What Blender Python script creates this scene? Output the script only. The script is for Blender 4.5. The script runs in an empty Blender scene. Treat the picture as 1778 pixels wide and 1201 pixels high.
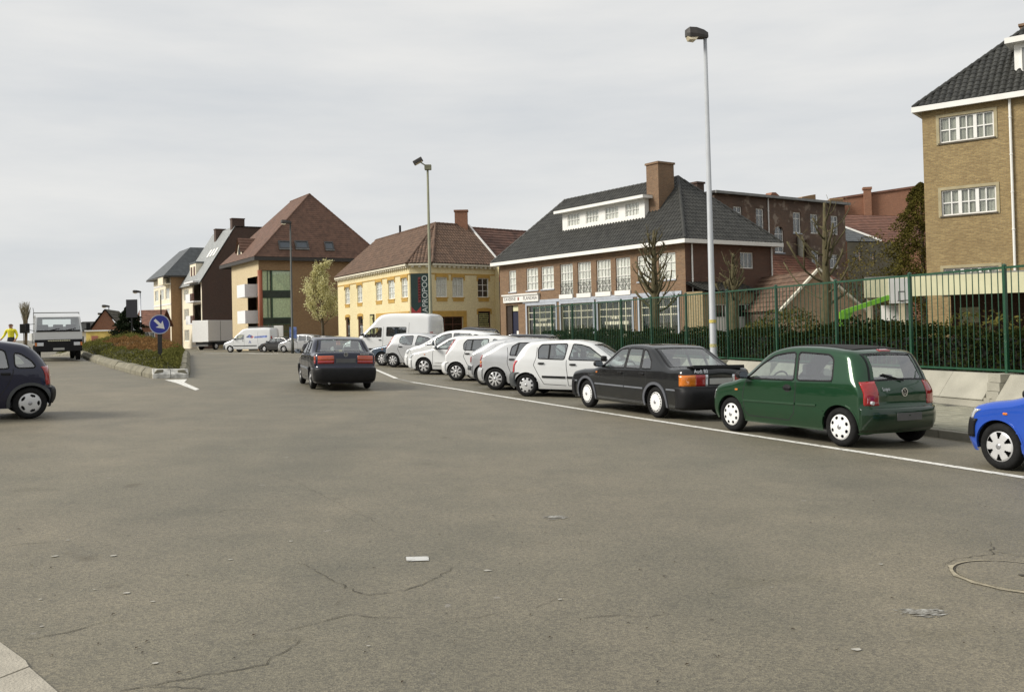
import bpy, bmesh, math, random
import numpy as np
from mathutils import Vector, Matrix
random.seed(7); RNG = np.random.default_rng(11)
scn = bpy.context.scene
COL = scn.collection
R_ = math.radians
# ------------------------------------------------------------------ camera
FPX, PW, PH = 1620.0, 1778, 1201
TH, PITCH = 0.023, R_(1.0)
SHIFT = -(30.5 + math.tan(PITCH) * FPX) / PW
CAMZ = 1.7
CP = np.array([0, 0, CAMZ])
cF = np.array([0, math.cos(PITCH), math.sin(PITCH)])
cR0 = np.array([1.0, 0, 0]); cU0 = np.cross(cR0, cF)
cR = cR0 * math.cos(TH) - cU0 * math.sin(TH)
cU = cU0 * math.cos(TH) + cR0 * math.sin(TH)
cam = bpy.data.cameras.new('camera')
cam.sensor_width = 36.0; cam.sensor_fit = 'HORIZONTAL'
cam.lens = FPX / PW * 36.0
cam.shift_y = SHIFT
cam.clip_start = 0.1; cam.clip_end = 3000
camo = bpy.data.objects.new('camera', cam); COL.objects.link(camo)
m = Matrix.Identity(4)
for i in range(3):
    m[i][0] = cR[i]; m[i][1] = cU[i]; m[i][2] = -cF[i]; m[i][3] = CP[i]
camo.matrix_world = m
scn.camera = camo
# ------------------------------------------------------------------ world: high thin overcast over a NISHITA sky
SUN_TO = Vector((-0.95, -0.22, 0.72)).normalized()
w = bpy.data.worlds.new('World'); scn.world = w; w.use_nodes = True
nt = w.node_tree; nt.nodes.clear()
out = nt.nodes.new('ShaderNodeOutputWorld'); bg = nt.nodes.new('ShaderNodeBackground')
sky = nt.nodes.new('ShaderNodeTexSky'); sky.sky_type = 'NISHITA'; sky.sun_disc = False
sky.sun_elevation = math.asin(SUN_TO.z); sky.sun_rotation = math.atan2(SUN_TO.x, SUN_TO.y)
tc = nt.nodes.new('ShaderNodeTexCoord')
mp = nt.nodes.new('ShaderNodeMapping'); mp.inputs['Scale'].default_value = (1.0, 1.0, 5.5); mp.inputs['Rotation'].default_value = (R_(9), R_(-7), 0)
nz = nt.nodes.new('ShaderNodeTexNoise'); nz.inputs['Scale'].default_value = 2.6; nz.inputs['Detail'].default_value = 9; nz.inputs['Roughness'].default_value = .55
rp = nt.nodes.new('ShaderNodeValToRGB')
rp.color_ramp.elements[0].position = .30; rp.color_ramp.elements[0].color = (5.7, 5.9, 6.08, 1)
rp.color_ramp.elements[1].position = .72; rp.color_ramp.elements[1].color = (7.25, 7.2, 7.02, 1)
mx = nt.nodes.new('ShaderNodeMixRGB'); mx.inputs[0].default_value = .95
L = nt.links.new
L(tc.outputs['Generated'], mp.inputs['Vector']); L(mp.outputs['Vector'], nz.inputs['Vector'])
L(nz.outputs['Fac'], rp.inputs['Fac']); L(sky.outputs['Color'], mx.inputs[1]); L(rp.outputs['Color'], mx.inputs[2])
L(mx.outputs['Color'], bg.inputs['Color']); bg.inputs['Strength'].default_value = 0.10
L(bg.outputs['Background'], out.inputs['Surface'])
# ------------------------------------------------------------------ sun (hazy)
sl = bpy.data.lights.new('sun', 'SUN'); sl.energy = 3.4; sl.angle = R_(22); sl.color = (1.0, .95, .86)
so = bpy.data.objects.new('sun', sl); COL.objects.link(so)
so.rotation_euler = SUN_TO.to_track_quat('Z', 'Y').to_euler(); so.location = (-40, -20, 60)
scn.view_settings.view_transform = 'Standard'; scn.view_settings.look = 'None'
scn.view_settings.exposure = 0.22; scn.view_settings.gamma = 1.0
scn.view_settings.use_curve_mapping = False
scn.cycles.max_bounces = 6; scn.cycles.transparent_max_bounces = 16
scn.cycles.use_denoising = True

# ------------------------------------------------------------------ photo geometry
def ray(x, y):
    a = (x - PW / 2) / FPX; b = -(y - PH / 2 - SHIFT * PW) / FPX
    v = cF + a * cR + b * cU
    return v / v[1]
def at(x, y, d): return CP + ray(x, y) * d
def sst(t): t = max(0.0, min(1.0, t)); return t * t * (3 - 2 * t)
def gz(X, Y):
    xs = 12 * math.tanh(X / 12) if X > 0 else max(-26.0, X)
    return -.03 * xs * (1 - sst((Y - 48) / 35))
def G(x, y):
    d = 20.0; r = ray(x, y)
    for _ in range(60):
        d += .6 * ((gz(r[0] * d, d) - CAMZ) / r[2] - d)
    return CP + r * d

# ------------------------------------------------------------------ materials
MATS = {}
def principled(name):
    mt = bpy.data.materials.new(name); mt.use_nodes = True
    n = mt.node_tree.nodes; b = n['Principled BSDF']
    return mt, mt.node_tree, b
def setin(b, k, v):
    if k in b.inputs: b.inputs[k].default_value = v
def mat(name, col, rough=.6, metal=0.0, var=.12, scale=6.0, bump=0.0, bscale=60.0, coat=0.0, spec=.5, detail=5, col2=None, flake=0.0):
    """plain principled surface with noise colour variation, roughness variation and fine relief"""
    if name in MATS: return MATS[name]
    mt, t, b = principled(name)
    c = (*col, 1)
    tc = t.nodes.new('ShaderNodeTexCoord')
    nz = t.nodes.new('ShaderNodeTexNoise'); nz.inputs['Scale'].default_value = scale; nz.inputs['Detail'].default_value = detail
    t.links.new(tc.outputs['Object'], nz.inputs['Vector'])
    rp = t.nodes.new('ShaderNodeValToRGB')
    if col2 is None:
        c0 = tuple(max(0, v * (1 - var)) for v in col); c1 = tuple(min(1, v * (1 + var)) for v in col)
    else: c0, c1 = col, col2
    rp.color_ramp.elements[0].position = .3; rp.color_ramp.elements[0].color = (*c0, 1)
    rp.color_ramp.elements[1].position = .7; rp.color_ramp.elements[1].color = (*c1, 1)
    t.links.new(nz.outputs['Fac'], rp.inputs['Fac']); t.links.new(rp.outputs['Color'], b.inputs['Base Color'])
    setin(b, 'Roughness', rough); setin(b, 'Metallic', metal); setin(b, 'Specular IOR Level', spec)
    setin(b, 'Coat Weight', coat); setin(b, 'Coat Roughness', .045); setin(b, 'Coat IOR', 1.5)
    if bump > 0:
        n2 = t.nodes.new('ShaderNodeTexNoise'); n2.inputs['Scale'].default_value = bscale; n2.inputs['Detail'].default_value = 4
        t.links.new(tc.outputs['Object'], n2.inputs['Vector'])
        bp = t.nodes.new('ShaderNodeBump'); bp.inputs['Strength'].default_value = bump; bp.inputs['Distance'].default_value = .02
        t.links.new(n2.outputs['Fac'], bp.inputs['Height']); t.links.new(bp.outputs['Normal'], b.inputs['Normal'])
    MATS[name] = mt; return mt
def brick(name, c1, c2, mortar, bw=.21, bh=.065, dirt=.25, dirtcol=(.05, .045, .04), ms=.012, bump=.5, patch=None):
    """brick courses in the wall's own X-Z plane, with soot and patchy wear"""
    if name in MATS: return MATS[name]
    mt, t, b = principled(name)
    tc = t.nodes.new('ShaderNodeTexCoord'); sx = t.nodes.new('ShaderNodeSeparateXYZ'); cb = t.nodes.new('ShaderNodeCombineXYZ')
    t.links.new(tc.outputs['Object'], sx.inputs[0])
    ad = t.nodes.new('ShaderNodeMath'); ad.operation = 'ADD'
    t.links.new(sx.outputs['X'], ad.inputs[0]); t.links.new(sx.outputs['Y'], ad.inputs[1])
    t.links.new(ad.outputs[0], cb.inputs['X']); t.links.new(sx.outputs['Z'], cb.inputs['Y'])
    bt = t.nodes.new('ShaderNodeTexBrick'); bt.inputs['Scale'].default_value = 1.0
    bt.inputs['Brick Width'].default_value = bw; bt.inputs['Row Height'].default_value = bh
    bt.inputs['Mortar Size'].default_value = ms; bt.inputs['Mortar Smooth'].default_value = .2; bt.inputs['Bias'].default_value = 0
    bt.inputs['Color1'].default_value = (*c1, 1); bt.inputs['Color2'].default_value = (*c2, 1); bt.inputs['Mortar'].default_value = (*mortar, 1)
    t.links.new(cb.outputs[0], bt.inputs['Vector'])
    nz = t.nodes.new('ShaderNodeTexNoise'); nz.inputs['Scale'].default_value = .55; nz.inputs['Detail'].default_value = 8; nz.inputs['Roughness'].default_value = .65
    t.links.new(tc.outputs['Object'], nz.inputs['Vector'])
    rp = t.nodes.new('ShaderNodeValToRGB'); rp.color_ramp.elements[0].position = .42; rp.color_ramp.elements[0].color = (0, 0, 0, 1)
    rp.color_ramp.elements[1].position = .75; rp.color_ramp.elements[1].color = (dirt, dirt, dirt, 1)
    t.links.new(nz.outputs['Fac'], rp.inputs['Fac'])
    mx = t.nodes.new('ShaderNodeMixRGB'); mx.inputs[2].default_value = (*dirtcol, 1)
    t.links.new(rp.outputs['Color'], mx.inputs[0]); t.links.new(bt.outputs['Color'], mx.inputs[1])
    # brick to brick tone
    n3 = t.nodes.new('ShaderNodeTexNoise'); n3.inputs['Scale'].default_value = 9.0; n3.inputs['Detail'].default_value = 3
    t.links.new(cb.outputs[0], n3.inputs['Vector'])
    mr = t.nodes.new('ShaderNodeMapRange'); mr.inputs['To Min'].default_value = .72; mr.inputs['To Max'].default_value = 1.28
    t.links.new(n3.outputs['Fac'], mr.inputs['Value'])
    m2 = t.nodes.new('ShaderNodeMixRGB'); m2.blend_type = 'MULTIPLY'; m2.inputs[0].default_value = 1
    t.links.new(mx.outputs['Color'], m2.inputs[1]); t.links.new(mr.outputs[0], m2.inputs[2])
    last = m2
    if patch:
        n4 = t.nodes.new('ShaderNodeTexNoise'); n4.inputs['Scale'].default_value = 1.4; n4.inputs['Detail'].default_value = 6
        t.links.new(tc.outputs['Object'], n4.inputs['Vector'])
        r4 = t.nodes.new('ShaderNodeValToRGB'); r4.color_ramp.elements[0].position = .56; r4.color_ramp.elements[1].position = .63
        t.links.new(n4.outputs['Fac'], r4.inputs['Fac'])
        m4 = t.nodes.new('ShaderNodeMixRGB'); m4.inputs[2].default_value = (*patch, 1)
        t.links.new(r4.outputs['Color'], m4.inputs[0]); t.links.new(last.outputs['Color'], m4.inputs[1]); last = m4
    t.links.new(last.outputs['Color'], b.inputs['Base Color']); setin(b, 'Roughness', .88)
    bp = t.nodes.new('ShaderNodeBump'); bp.inputs['Strength'].default_value = bump; bp.inputs['Distance'].default_value = .01; bp.invert = True
    t.links.new(bt.outputs['Fac'], bp.inputs['Height']); t.links.new(bp.outputs['Normal'], b.inputs['Normal'])
    MATS[name] = mt; return mt
def glass(name, tint, refl=1.0, rough=.02, ior=1.62):
    if name in MATS: return MATS[name]
    mt = bpy.data.materials.new(name); mt.use_nodes = True; t = mt.node_tree; t.nodes.clear()
    o = t.nodes.new('ShaderNodeOutputMaterial'); tr = t.nodes.new('ShaderNodeBsdfTransparent'); gl = t.nodes.new('ShaderNodeBsdfGlossy')
    tr.inputs['Color'].default_value = (*tint, 1); gl.inputs['Roughness'].default_value = rough; gl.inputs['Color'].default_value = (refl, refl, refl, 1)
    fr = t.nodes.new('ShaderNodeFresnel'); gm = t.nodes.new('ShaderNodeNewGeometry'); im = t.nodes.new('ShaderNodeMapRange')   # same reflectance from both sides of the sheet
    im.inputs['To Min'].default_value = ior; im.inputs['To Max'].default_value = 1 / ior; t.links.new(gm.outputs['Backfacing'], im.inputs['Value']); t.links.new(im.outputs[0], fr.inputs['IOR'])
    tc = t.nodes.new('ShaderNodeTexCoord'); n = t.nodes.new('ShaderNodeTexNoise'); n.inputs['Scale'].default_value = 2.5
    bp = t.nodes.new('ShaderNodeBump'); bp.inputs['Strength'].default_value = .04; bp.inputs['Distance'].default_value = .05
    t.links.new(tc.outputs['Object'], n.inputs['Vector']); t.links.new(n.outputs['Fac'], bp.inputs['Height'])
    t.links.new(bp.outputs['Normal'], gl.inputs['Normal'])
    mx = t.nodes.new('ShaderNodeMixShader')
    t.links.new(fr.outputs['Fac'], mx.inputs[0]); t.links.new(tr.outputs[0], mx.inputs[1]); t.links.new(gl.outputs[0], mx.inputs[2])
    t.links.new(mx.outputs[0], o.inputs['Surface']); MATS[name] = mt; return mt
def leafmat(name, c0, c1, trans=.35, sc=1.7):
    if name in MATS: return MATS[name]
    mt = bpy.data.materials.new(name); mt.use_nodes = True; t = mt.node_tree; t.nodes.clear()
    o = t.nodes.new('ShaderNodeOutputMaterial'); df = t.nodes.new('ShaderNodeBsdfDiffuse'); tl = t.nodes.new('ShaderNodeBsdfTranslucent')
    mx = t.nodes.new('ShaderNodeMixShader'); mx.inputs[0].default_value = trans
    g = t.nodes.new('ShaderNodeNewGeometry'); tc = t.nodes.new('ShaderNodeTexCoord')
    n = t.nodes.new('ShaderNodeTexNoise'); n.inputs['Scale'].default_value = sc; n.inputs['Detail'].default_value = 3
    t.links.new(tc.outputs['Object'], n.inputs['Vector'])
    ad = t.nodes.new('ShaderNodeMath'); ad.operation = 'MULTIPLY_ADD'; ad.inputs[1].default_value = .55
    t.links.new(g.outputs['Random Per Island'], ad.inputs[0]); t.links.new(n.outputs['Fac'], ad.inputs[2])
    rp = t.nodes.new('ShaderNodeValToRGB'); rp.color_ramp.elements[0].position = .35; rp.color_ramp.elements[0].color = (*c0, 1)
    rp.color_ramp.elements[1].position = 1.0; rp.color_ramp.elements[1].color = (*c1, 1)
    t.links.new(ad.outputs[0], rp.inputs['Fac'])
    t.links.new(rp.outputs['Color'], df.inputs['Color']); t.links.new(rp.outputs['Color'], tl.inputs['Color'])
    t.links.new(df.outputs[0], mx.inputs[1]); t.links.new(tl.outputs[0], mx.inputs[2]); t.links.new(mx.outputs[0], o.inputs['Surface'])
    MATS[name] = mt; return mt
_s = lambda px, py, rx, ry, rot, dk: (*G(px, py)[:2], rx, ry, rot, dk)
STAINS = [_s(195, 890, 1.1, .30, -.15, .72), _s(375, 1079, .30, .10, .1, .74), _s(560, 930, .35, .08, .2, .8), _s(1330, 1010, 1.3, .5, .3, .9), _s(880, 850, 2.2, .5, -.3, .91), _s(60, 850, 1.6, .5, .2, .85), _s(500, 1110, .8, .25, .15, .86), _s(1150, 700, 2.6, .8, 2.0, .72), _s(1430, 760, 2.0, .8, 2.0, .72), _s(1640, 1100, 1.0, .4, .2, .9)]
def asphalt():
    mt, t, b = principled('asphalt')
    g = t.nodes.new('ShaderNodeNewGeometry'); pos = g.outputs['Position']
    def noise(sc, det=4, ro=.5):
        n = t.nodes.new('ShaderNodeTexNoise'); n.inputs['Scale'].default_value = sc; n.inputs['Detail'].default_value = det; n.inputs['Roughness'].default_value = ro
        t.links.new(pos, n.inputs['Vector']); return n.outputs['Fac']
    def ramp(src, p0, p1, a, bb):
        r = t.nodes.new('ShaderNodeValToRGB'); r.color_ramp.elements[0].position = p0; r.color_ramp.elements[1].position = p1
        r.color_ramp.elements[0].color = (*a, 1); r.color_ramp.elements[1].color = (*bb, 1)
        t.links.new(src, r.inputs['Fac']); return r.outputs['Color']
    def mixc(kind, f, a, bb):
        x = t.nodes.new('ShaderNodeMixRGB'); x.blend_type = kind
        if isinstance(f, float): x.inputs[0].default_value = f
        else: t.links.new(f, x.inputs[0])
        t.links.new(a, x.inputs[1]); t.links.new(bb, x.inputs[2]); return x.outputs['Color']
    base = ramp(noise(.16, 5, .55), .34, .68, (.146, .136, .103), (.180, .160, .119))
    mid = ramp(noise(1.1, 6, .65), .30, .72, (.82, .83, .82), (1.14, 1.12, 1.10))
    c = mixc('MULTIPLY', 1.0, base, mid)
    # aggregate: stones of different tone
    v = t.nodes.new('ShaderNodeTexVoronoi'); v.inputs['Scale'].default_value = 85.0; t.links.new(pos, v.inputs['Vector'])
    sep = t.nodes.new('ShaderNodeSeparateColor'); t.links.new(v.outputs['Color'], sep.inputs[0])
    st = ramp(sep.outputs[0], .0, 1.0, (.62, .62, .64), (1.38, 1.36, 1.30))
    c = mixc('MULTIPLY', .85, c, st)
    fine = ramp(noise(210, 2), .3, .7, (.62, .62, .62), (1.38, 1.37, 1.34)); c = mixc('MULTIPLY', .9, c, fine)
    # oil stains and darker wheel bands: streaks that run along the road
    mp = t.nodes.new('ShaderNodeMapping'); mp.inputs['Rotation'].default_value = (0, 0, R_(-20)); mp.inputs['Scale'].default_value = (.55, .08, 1)
    t.links.new(pos, mp.inputs['Vector'])
    n = t.nodes.new('ShaderNodeTexNoise'); n.inputs['Scale'].default_value = 1.0; n.inputs['Detail'].default_value = 4; t.links.new(mp.outputs[0], n.inputs['Vector'])
    c = mixc('MULTIPLY', 1.0, c, ramp(n.outputs['Fac'], .35, .65, (.86, .87, .88), (1.06, 1.05, 1.04)))
    spot = ramp(noise(2.1, 3, .45), .70, .78, (1, 1, 1), (.70, .67, .62)); c = mixc('MULTIPLY', 1.0, c, spot)
    # old oil and water stains, each with its own place and outline
    wob = noise(3.0, 5, .6)
    for (cx, cy, rx, ry, rot, dk) in STAINS:
        m_ = t.nodes.new('ShaderNodeMapping'); m_.vector_type = 'TEXTURE'; m_.inputs['Location'].default_value = (cx, cy, 0); m_.inputs['Rotation'].default_value = (0, 0, rot); m_.inputs['Scale'].default_value = (rx, ry, 100)
        t.links.new(pos, m_.inputs['Vector']); ln = t.nodes.new('ShaderNodeVectorMath'); ln.operation = 'LENGTH'; t.links.new(m_.outputs[0], ln.inputs[0])
        ad = t.nodes.new('ShaderNodeMath'); ad.operation = 'MULTIPLY_ADD'; ad.inputs[1].default_value = 1.5; t.links.new(wob, ad.inputs[0]); t.links.new(ln.outputs['Value'], ad.inputs[2])
        c = mixc('MULTIPLY', 1.0, c, ramp(ad.outputs[0], .75, 1.0, (dk, dk, dk * .97), (1, 1, 1)))
    pale = ramp(noise(5.3, 2, .5), .745, .775, (0, 0, 0), (.45, .45, .45)); 
    lt = t.nodes.new('ShaderNodeRGB'); lt.outputs[0].default_value = (.30, .28, .25, 1)
    c = mixc('MIX', pale, c, lt.outputs[0])
    t.links.new(c, b.inputs['Base Color']); setin(b, 'Roughness', .62); setin(b, 'Specular IOR Level', .5)
    bp = t.nodes.new('ShaderNodeBump'); bp.inputs['Strength'].default_value = .5; bp.inputs['Distance'].default_value = .006
    t.links.new(v.outputs['Distance'], bp.inputs['Height']); t.links.new(bp.outputs['Normal'], b.inputs['Normal'])
    MATS['asphalt'] = mt; return mt
def paintmat(name, col, wear=.5):
    """worn road paint: asphalt tone shows through where it has rubbed off"""
    if name in MATS: return MATS[name]
    mt, t, b = principled(name); g = t.nodes.new('ShaderNodeNewGeometry')
    n = t.nodes.new('ShaderNodeTexNoise'); n.inputs['Scale'].default_value = 14; n.inputs['Detail'].default_value = 6; n.inputs['Roughness'].default_value = .7
    t.links.new(g.outputs['Position'], n.inputs['Vector'])
    r = t.nodes.new('ShaderNodeValToRGB'); r.color_ramp.elements[0].position = .30 + .2 * wear; r.color_ramp.elements[0].color = (.19, .18, .155, 1)
    r.color_ramp.elements[1].position = .42 + .22 * wear; r.color_ramp.elements[1].color = (*col, 1)
    t.links.new(n.outputs['Fac'], r.inputs['Fac']); t.links.new(r.outputs['Color'], b.inputs['Base Color']); setin(b, 'Roughness', .75)
    MATS[name] = mt; return mt

# ------------------------------------------------------------------ mesh helpers
def obj(name, verts, faces, material=None, parent=None, smooth=False):
    me = bpy.data.meshes.new(name); me.from_pydata([tuple(map(float, v)) for v in verts], [], [tuple(f) for f in faces])
    if material: me.materials.append(material)
    if smooth: me.shade_smooth()
    me.update()
    o = bpy.data.objects.new(name, me); COL.objects.link(o)
    if parent: o.parent = parent
    return o
def empty(name, loc=(0, 0, 0), rz=0.0):
    o = bpy.data.objects.new(name, None); o.empty_display_size = .3; COL.objects.link(o); o.location = loc; o.rotation_euler = (0, 0, rz); return o
def tag(o, label, cat=None, group=None, kind=None):
    if label: o['label'] = label
    if cat: o['category'] = cat
    if group: o['group'] = group
    if kind: o['kind'] = kind
    return o
def struct(o, label=None): o['kind'] = 'structure'; 
def copy_tree(o, parent=None):
    c = o.copy(); COL.objects.link(c); c.parent = parent
    for ch in o.children: copy_tree(ch, c)
    return c
class MB:
    def __init__(s): s.v = []; s.f = []
    def add(s, vs, fs):
        n = len(s.v); s.v += [tuple(map(float, v)) for v in vs]; s.f += [tuple(i + n for i in f) for f in fs]; return s
    def box(s, x0, x1, y0, y1, z0, z1):
        return s.add([(x0, y0, z0), (x1, y0, z0), (x1, y1, z0), (x0, y1, z0), (x0, y0, z1), (x1, y0, z1), (x1, y1, z1), (x0, y1, z1)],
                     [(0, 3, 2, 1), (4, 5, 6, 7), (0, 1, 5, 4), (1, 2, 6, 5), (2, 3, 7, 6), (3, 0, 4, 7)])
    def quad(s, a, b, c, d): return s.add([a, b, c, d], [(0, 1, 2, 3)])
    def prism(s, poly, z0, z1):
        n = len(poly); vs = [(x, y, z0) for x, y in poly] + [(x, y, z1) for x, y in poly]
        return s.add(vs, [tuple(range(n))[::-1], tuple(range(n, 2 * n))] + [(i, (i + 1) % n, n + (i + 1) % n, n + i) for i in range(n)])
    def plate(s, poly, y0, y1):
        """polygon in X-Z, thickness along Y"""
        n = len(poly); vs = [(x, y0, z) for x, z in poly] + [(x, y1, z) for x, z in poly]
        return s.add(vs, [tuple(range(n)), tuple(range(n, 2 * n))[::-1]] + [(i, n + i, n + (i + 1) % n, (i + 1) % n) for i in range(n)])
    def tube(s, pts, rad, n=8, cap=True):
        pts = [Vector(p) for p in pts]; k = len(pts)
        if not hasattr(rad, '__len__'): rad = [rad] * k
        base = len(s.v); pu = None
        for i, p in enumerate(pts):
            d = (pts[min(i + 1, k - 1)] - pts[max(i - 1, 0)]).normalized()
            if pu is None: pu = Vector((0, 0, 1)) if abs(d.z) < .9 else Vector((1, 0, 0))
            a = d.cross(pu)
            if a.length < 1e-4: a = d.cross(Vector((0, 1, 0)))
            a.normalize(); b = d.cross(a).normalized(); pu = -b if False else pu
            for j in range(n):
                t = 2 * math.pi * j / n; q = p + (a * math.cos(t) + b * math.sin(t)) * rad[i]; s.v.append(tuple(q))
        for i in range(k - 1):
            for j in range(n):
                s.f.append((base + i * n + j, base + i * n + (j + 1) % n, base + (i + 1) * n + (j + 1) % n, base + (i + 1) * n + j))
        if cap:
            s.f.append(tuple(base + j for j in range(n))[::-1]); s.f.append(tuple(base + (k - 1) * n + j for j in range(n)))
        return s
    def bar(s, a, b, w, h):
        a = Vector(a); b = Vector(b); d = (b - a).normalized(); up = Vector((0, 0, 1)) if abs(d.z) < .95 else Vector((0, 1, 0))
        x = d.cross(up).normalized() * w / 2; u = x.cross(d).normalized() * h / 2
        vs = [a - x - u, a + x - u, a + x + u, a - x + u, b - x - u, b + x - u, b + x + u, b - x + u]
        return s.add(vs, [(0, 1, 2, 3), (4, 7, 6, 5), (0, 4, 5, 1), (1, 5, 6, 2), (2, 6, 7, 3), (3, 7, 4, 0)])
    def lathe(s, prof, axis='Z', n=24, c=(0, 0, 0)):
        base = len(s.v); k = len(prof)
        for r, h in prof:
            for j in range(n):
                t = 2 * math.pi * j / n; a, b = r * math.cos(t), r * math.sin(t)
                p = {'Z': (a, b, h), 'Y': (a, h, b), 'X': (h, a, b)}[axis]
                s.v.append((p[0] + c[0], p[1] + c[1], p[2] + c[2]))
        for i in range(k - 1):
            for j in range(n):
                s.f.append((base + i * n + j, base + i * n + (j + 1) % n, base + (i + 1) * n + (j + 1) % n, base + (i + 1) * n + j))
        return s
    def build(s, name, material=None, parent=None, smooth=False, bevel=0.0):
        o = obj(name, s.v, s.f, material, parent, smooth)
        bm = bmesh.new(); bm.from_mesh(o.data); bmesh.ops.recalc_face_normals(bm, faces=bm.faces)
        if bevel > 0:
            bmesh.ops.bevel(bm, geom=[e for e in bm.edges if len(e.link_faces) == 2 and e.calc_face_angle(0) > .6], offset=bevel, segments=2, affect='EDGES', profile=.5)
        bm.to_mesh(o.data); bm.free()
        if smooth and bevel == 0: o.data.shade_smooth()
        return o
def place(o, loc, rz=0.0, rx=0.0, ry=0.0): o.location = loc; o.rotation_euler = (rx, ry, rz); return o
def textmesh(name, body, size, material, parent, M, extrude=.003, spacing=1.0, align='CENTER'):
    cu = bpy.data.curves.new(name, 'FONT'); cu.body = body; cu.size = size; cu.extrude = extrude; cu.align_x = align; cu.align_y = 'CENTER'; cu.space_character = spacing; cu.resolution_u = 3
    tmp = bpy.data.objects.new(name, cu); COL.objects.link(tmp)
    bpy.context.view_layer.update()
    me = bpy.data.meshes.new_from_object(tmp.evaluated_get(bpy.context.evaluated_depsgraph_get()))
    bpy.data.objects.remove(tmp); me.transform(M); me.materials.clear(); me.materials.append(material)
    o = bpy.data.objects.new(name, me); COL.objects.link(o); o.parent = parent; return o
def fastmesh(name, V, F4, material, parent=None, smooth=False):
    """V (n,3), F4 (k,4) arrays"""
    me = bpy.data.meshes.new(name); n, k = len(V), len(F4)
    me.vertices.add(n); me.vertices.foreach_set('co', np.asarray(V, np.float32).ravel())
    me.loops.add(4 * k); me.loops.foreach_set('vertex_index', np.asarray(F4, np.int32).ravel())
    me.polygons.add(k); me.polygons.foreach_set('loop_start', np.arange(0, 4 * k, 4, dtype=np.int32))
    me.update(calc_edges=True); me.validate()
    if smooth: me.shade_smooth()
    if material: me.materials.append(material)
    o = bpy.data.objects.new(name, me); COL.objects.link(o)
    if parent: o.parent = parent
    return o
def leaves(name, P, size, material, parent=None, aspect=.55, up=None, jit=.4):
    """one small folded quad leaf at each point of P"""
    P = np.asarray(P, float); n = len(P)
    s = size * (1 + jit * RNG.uniform(-1, 1, n))[:, None]
    a = RNG.normal(size=(n, 3))
    if up is not None: a = a * .7 + np.asarray(up) 
    a /= np.linalg.norm(a, axis=1)[:, None]
    b = np.cross(a, RNG.normal(size=(n, 3))); b /= np.linalg.norm(b, axis=1)[:, None]
    V = np.stack([P - a * s * .5, P + b * s * aspect * .5, P + a * s * .5, P - b * s * aspect * .5], 1).reshape(-1, 3)
    F = np.arange(4 * n).reshape(n, 4)
    return fastmesh(name, V, F, material, parent)

M_ = mat
asphalt()
WHITEPAINT = mat('white_paint', (.78, .77, .73), .45, var=.05, scale=2)
CREAMPAINT = mat('cream_paint', (.66, .64, .42), .55, var=.08, scale=1.5)
DARK = mat('dark_void', (.012, .012, .013), .8, var=.2)
BLACKPL = mat('black_plastic', (.013, .013, .014), .48, var=.2, bump=.05, bscale=200, spec=.2)
GREYPL = mat('grey_plastic', (.055, .06, .062), .55, var=.15, bump=.05, bscale=200)
RUBBER = mat('rubber', (.014, .014, .014), .85, var=.25, scale=20, bump=.15, bscale=90, spec=.15)
CONCRETE = mat('concrete', (.33, .315, .26), .9, var=.16, scale=1.8, bump=.5, bscale=45, detail=9)
GALV = mat('galvanised', (.50, .52, .56), .42, metal=.35, var=.1, scale=3)
WGLASS = glass('window_glass', (.95, .96, .95))
CGLASS = glass('car_glass', (.78, .86, .83), ior=3.1)
CURTAIN = mat('net_curtain', (.80, .79, .74), .9, var=.16, scale=9)
ROOM = mat('dim_room', (.06, .05, .04), .9, var=.3)
# ================================================================== ground and road
xs = np.unique(np.concatenate([np.arange(-60, 40.1, 1.0), np.array([-1500, -900, -500, -300, -200, -140, -100, -80, 55, 80, 120, 200, 400, 900, 1500])]))
ys = np.unique(np.concatenate([np.arange(-12, 90.1, 1.0), np.array([-300, -100, -40, 100, 115, 135, 160, 200, 300, 500, 900, 1800])]))
V = np.array([(x, y, gz(x, y)) for y in ys for x in xs]); nx = len(xs)
F = np.array([(j * nx + i, j * nx + i + 1, (j + 1) * nx + i + 1, (j + 1) * nx + i) for j in range(len(ys) - 1) for i in range(nx - 1)])
road = fastmesh('road', V, F, MATS['asphalt'], smooth=True); struct(road)

def strip(pts, width, lift=.006, sub=.5, w1=None):
    """ribbon on the ground along world XY points"""
    P = []
    for a, b in zip(pts[:-1], pts[1:]):
        a = np.array(a[:2]); b = np.array(b[:2]); n = max(1, int(np.linalg.norm(b - a) / sub))
        for i in range(n): P.append(a + (b - a) * i / n)
    P.append(np.array(pts[-1][:2])); v = []; f = []
    for i, p in enumerate(P):
        d = P[min(i + 1, len(P) - 1)] - P[max(i - 1, 0)]; d = d / (np.linalg.norm(d) + 1e-9); nrm = np.array([-d[1], d[0]])
        ww = width if w1 is None else width + (w1 - width) * i / (len(P) - 1)
        for sg in (-1, 1):
            q = p + nrm * sg * ww / 2; v.append((q[0], q[1], gz(*q) + lift))
        if i: f.append((2 * i - 2, 2 * i, 2 * i + 1, 2 * i - 1))
    return v, f
def flatpoly(pts, lift=.006):
    return [(p[0], p[1], gz(p[0], p[1]) + lift) for p in pts], [tuple(range(len(pts)))]
LINEP = paintmat('line_paint', (.72, .71, .66), .3); LINEW = paintmat('line_paint_worn', (.46, .455, .42), .95)
v, f = strip([G(*p) for p in ((2050, 872), (1778, 829), (1500, 786), (1220, 743), (1000, 709), (850, 685), (716, 663.5))], .15)
struct(obj('parking_line', v, f, LINEP))
v, f = strip([G(*p) for p in ((688, 657), (652, 641.5), (630, 632))], .15); struct(obj('parking_line', v, f, LINEP))
v, f = strip([G(*p) for p in ((716, 663.5), (700, 660), (688, 657))], .14); struct(obj('parking_line', v, f, LINEW))
bd = np.array([.934, -.358])
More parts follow.
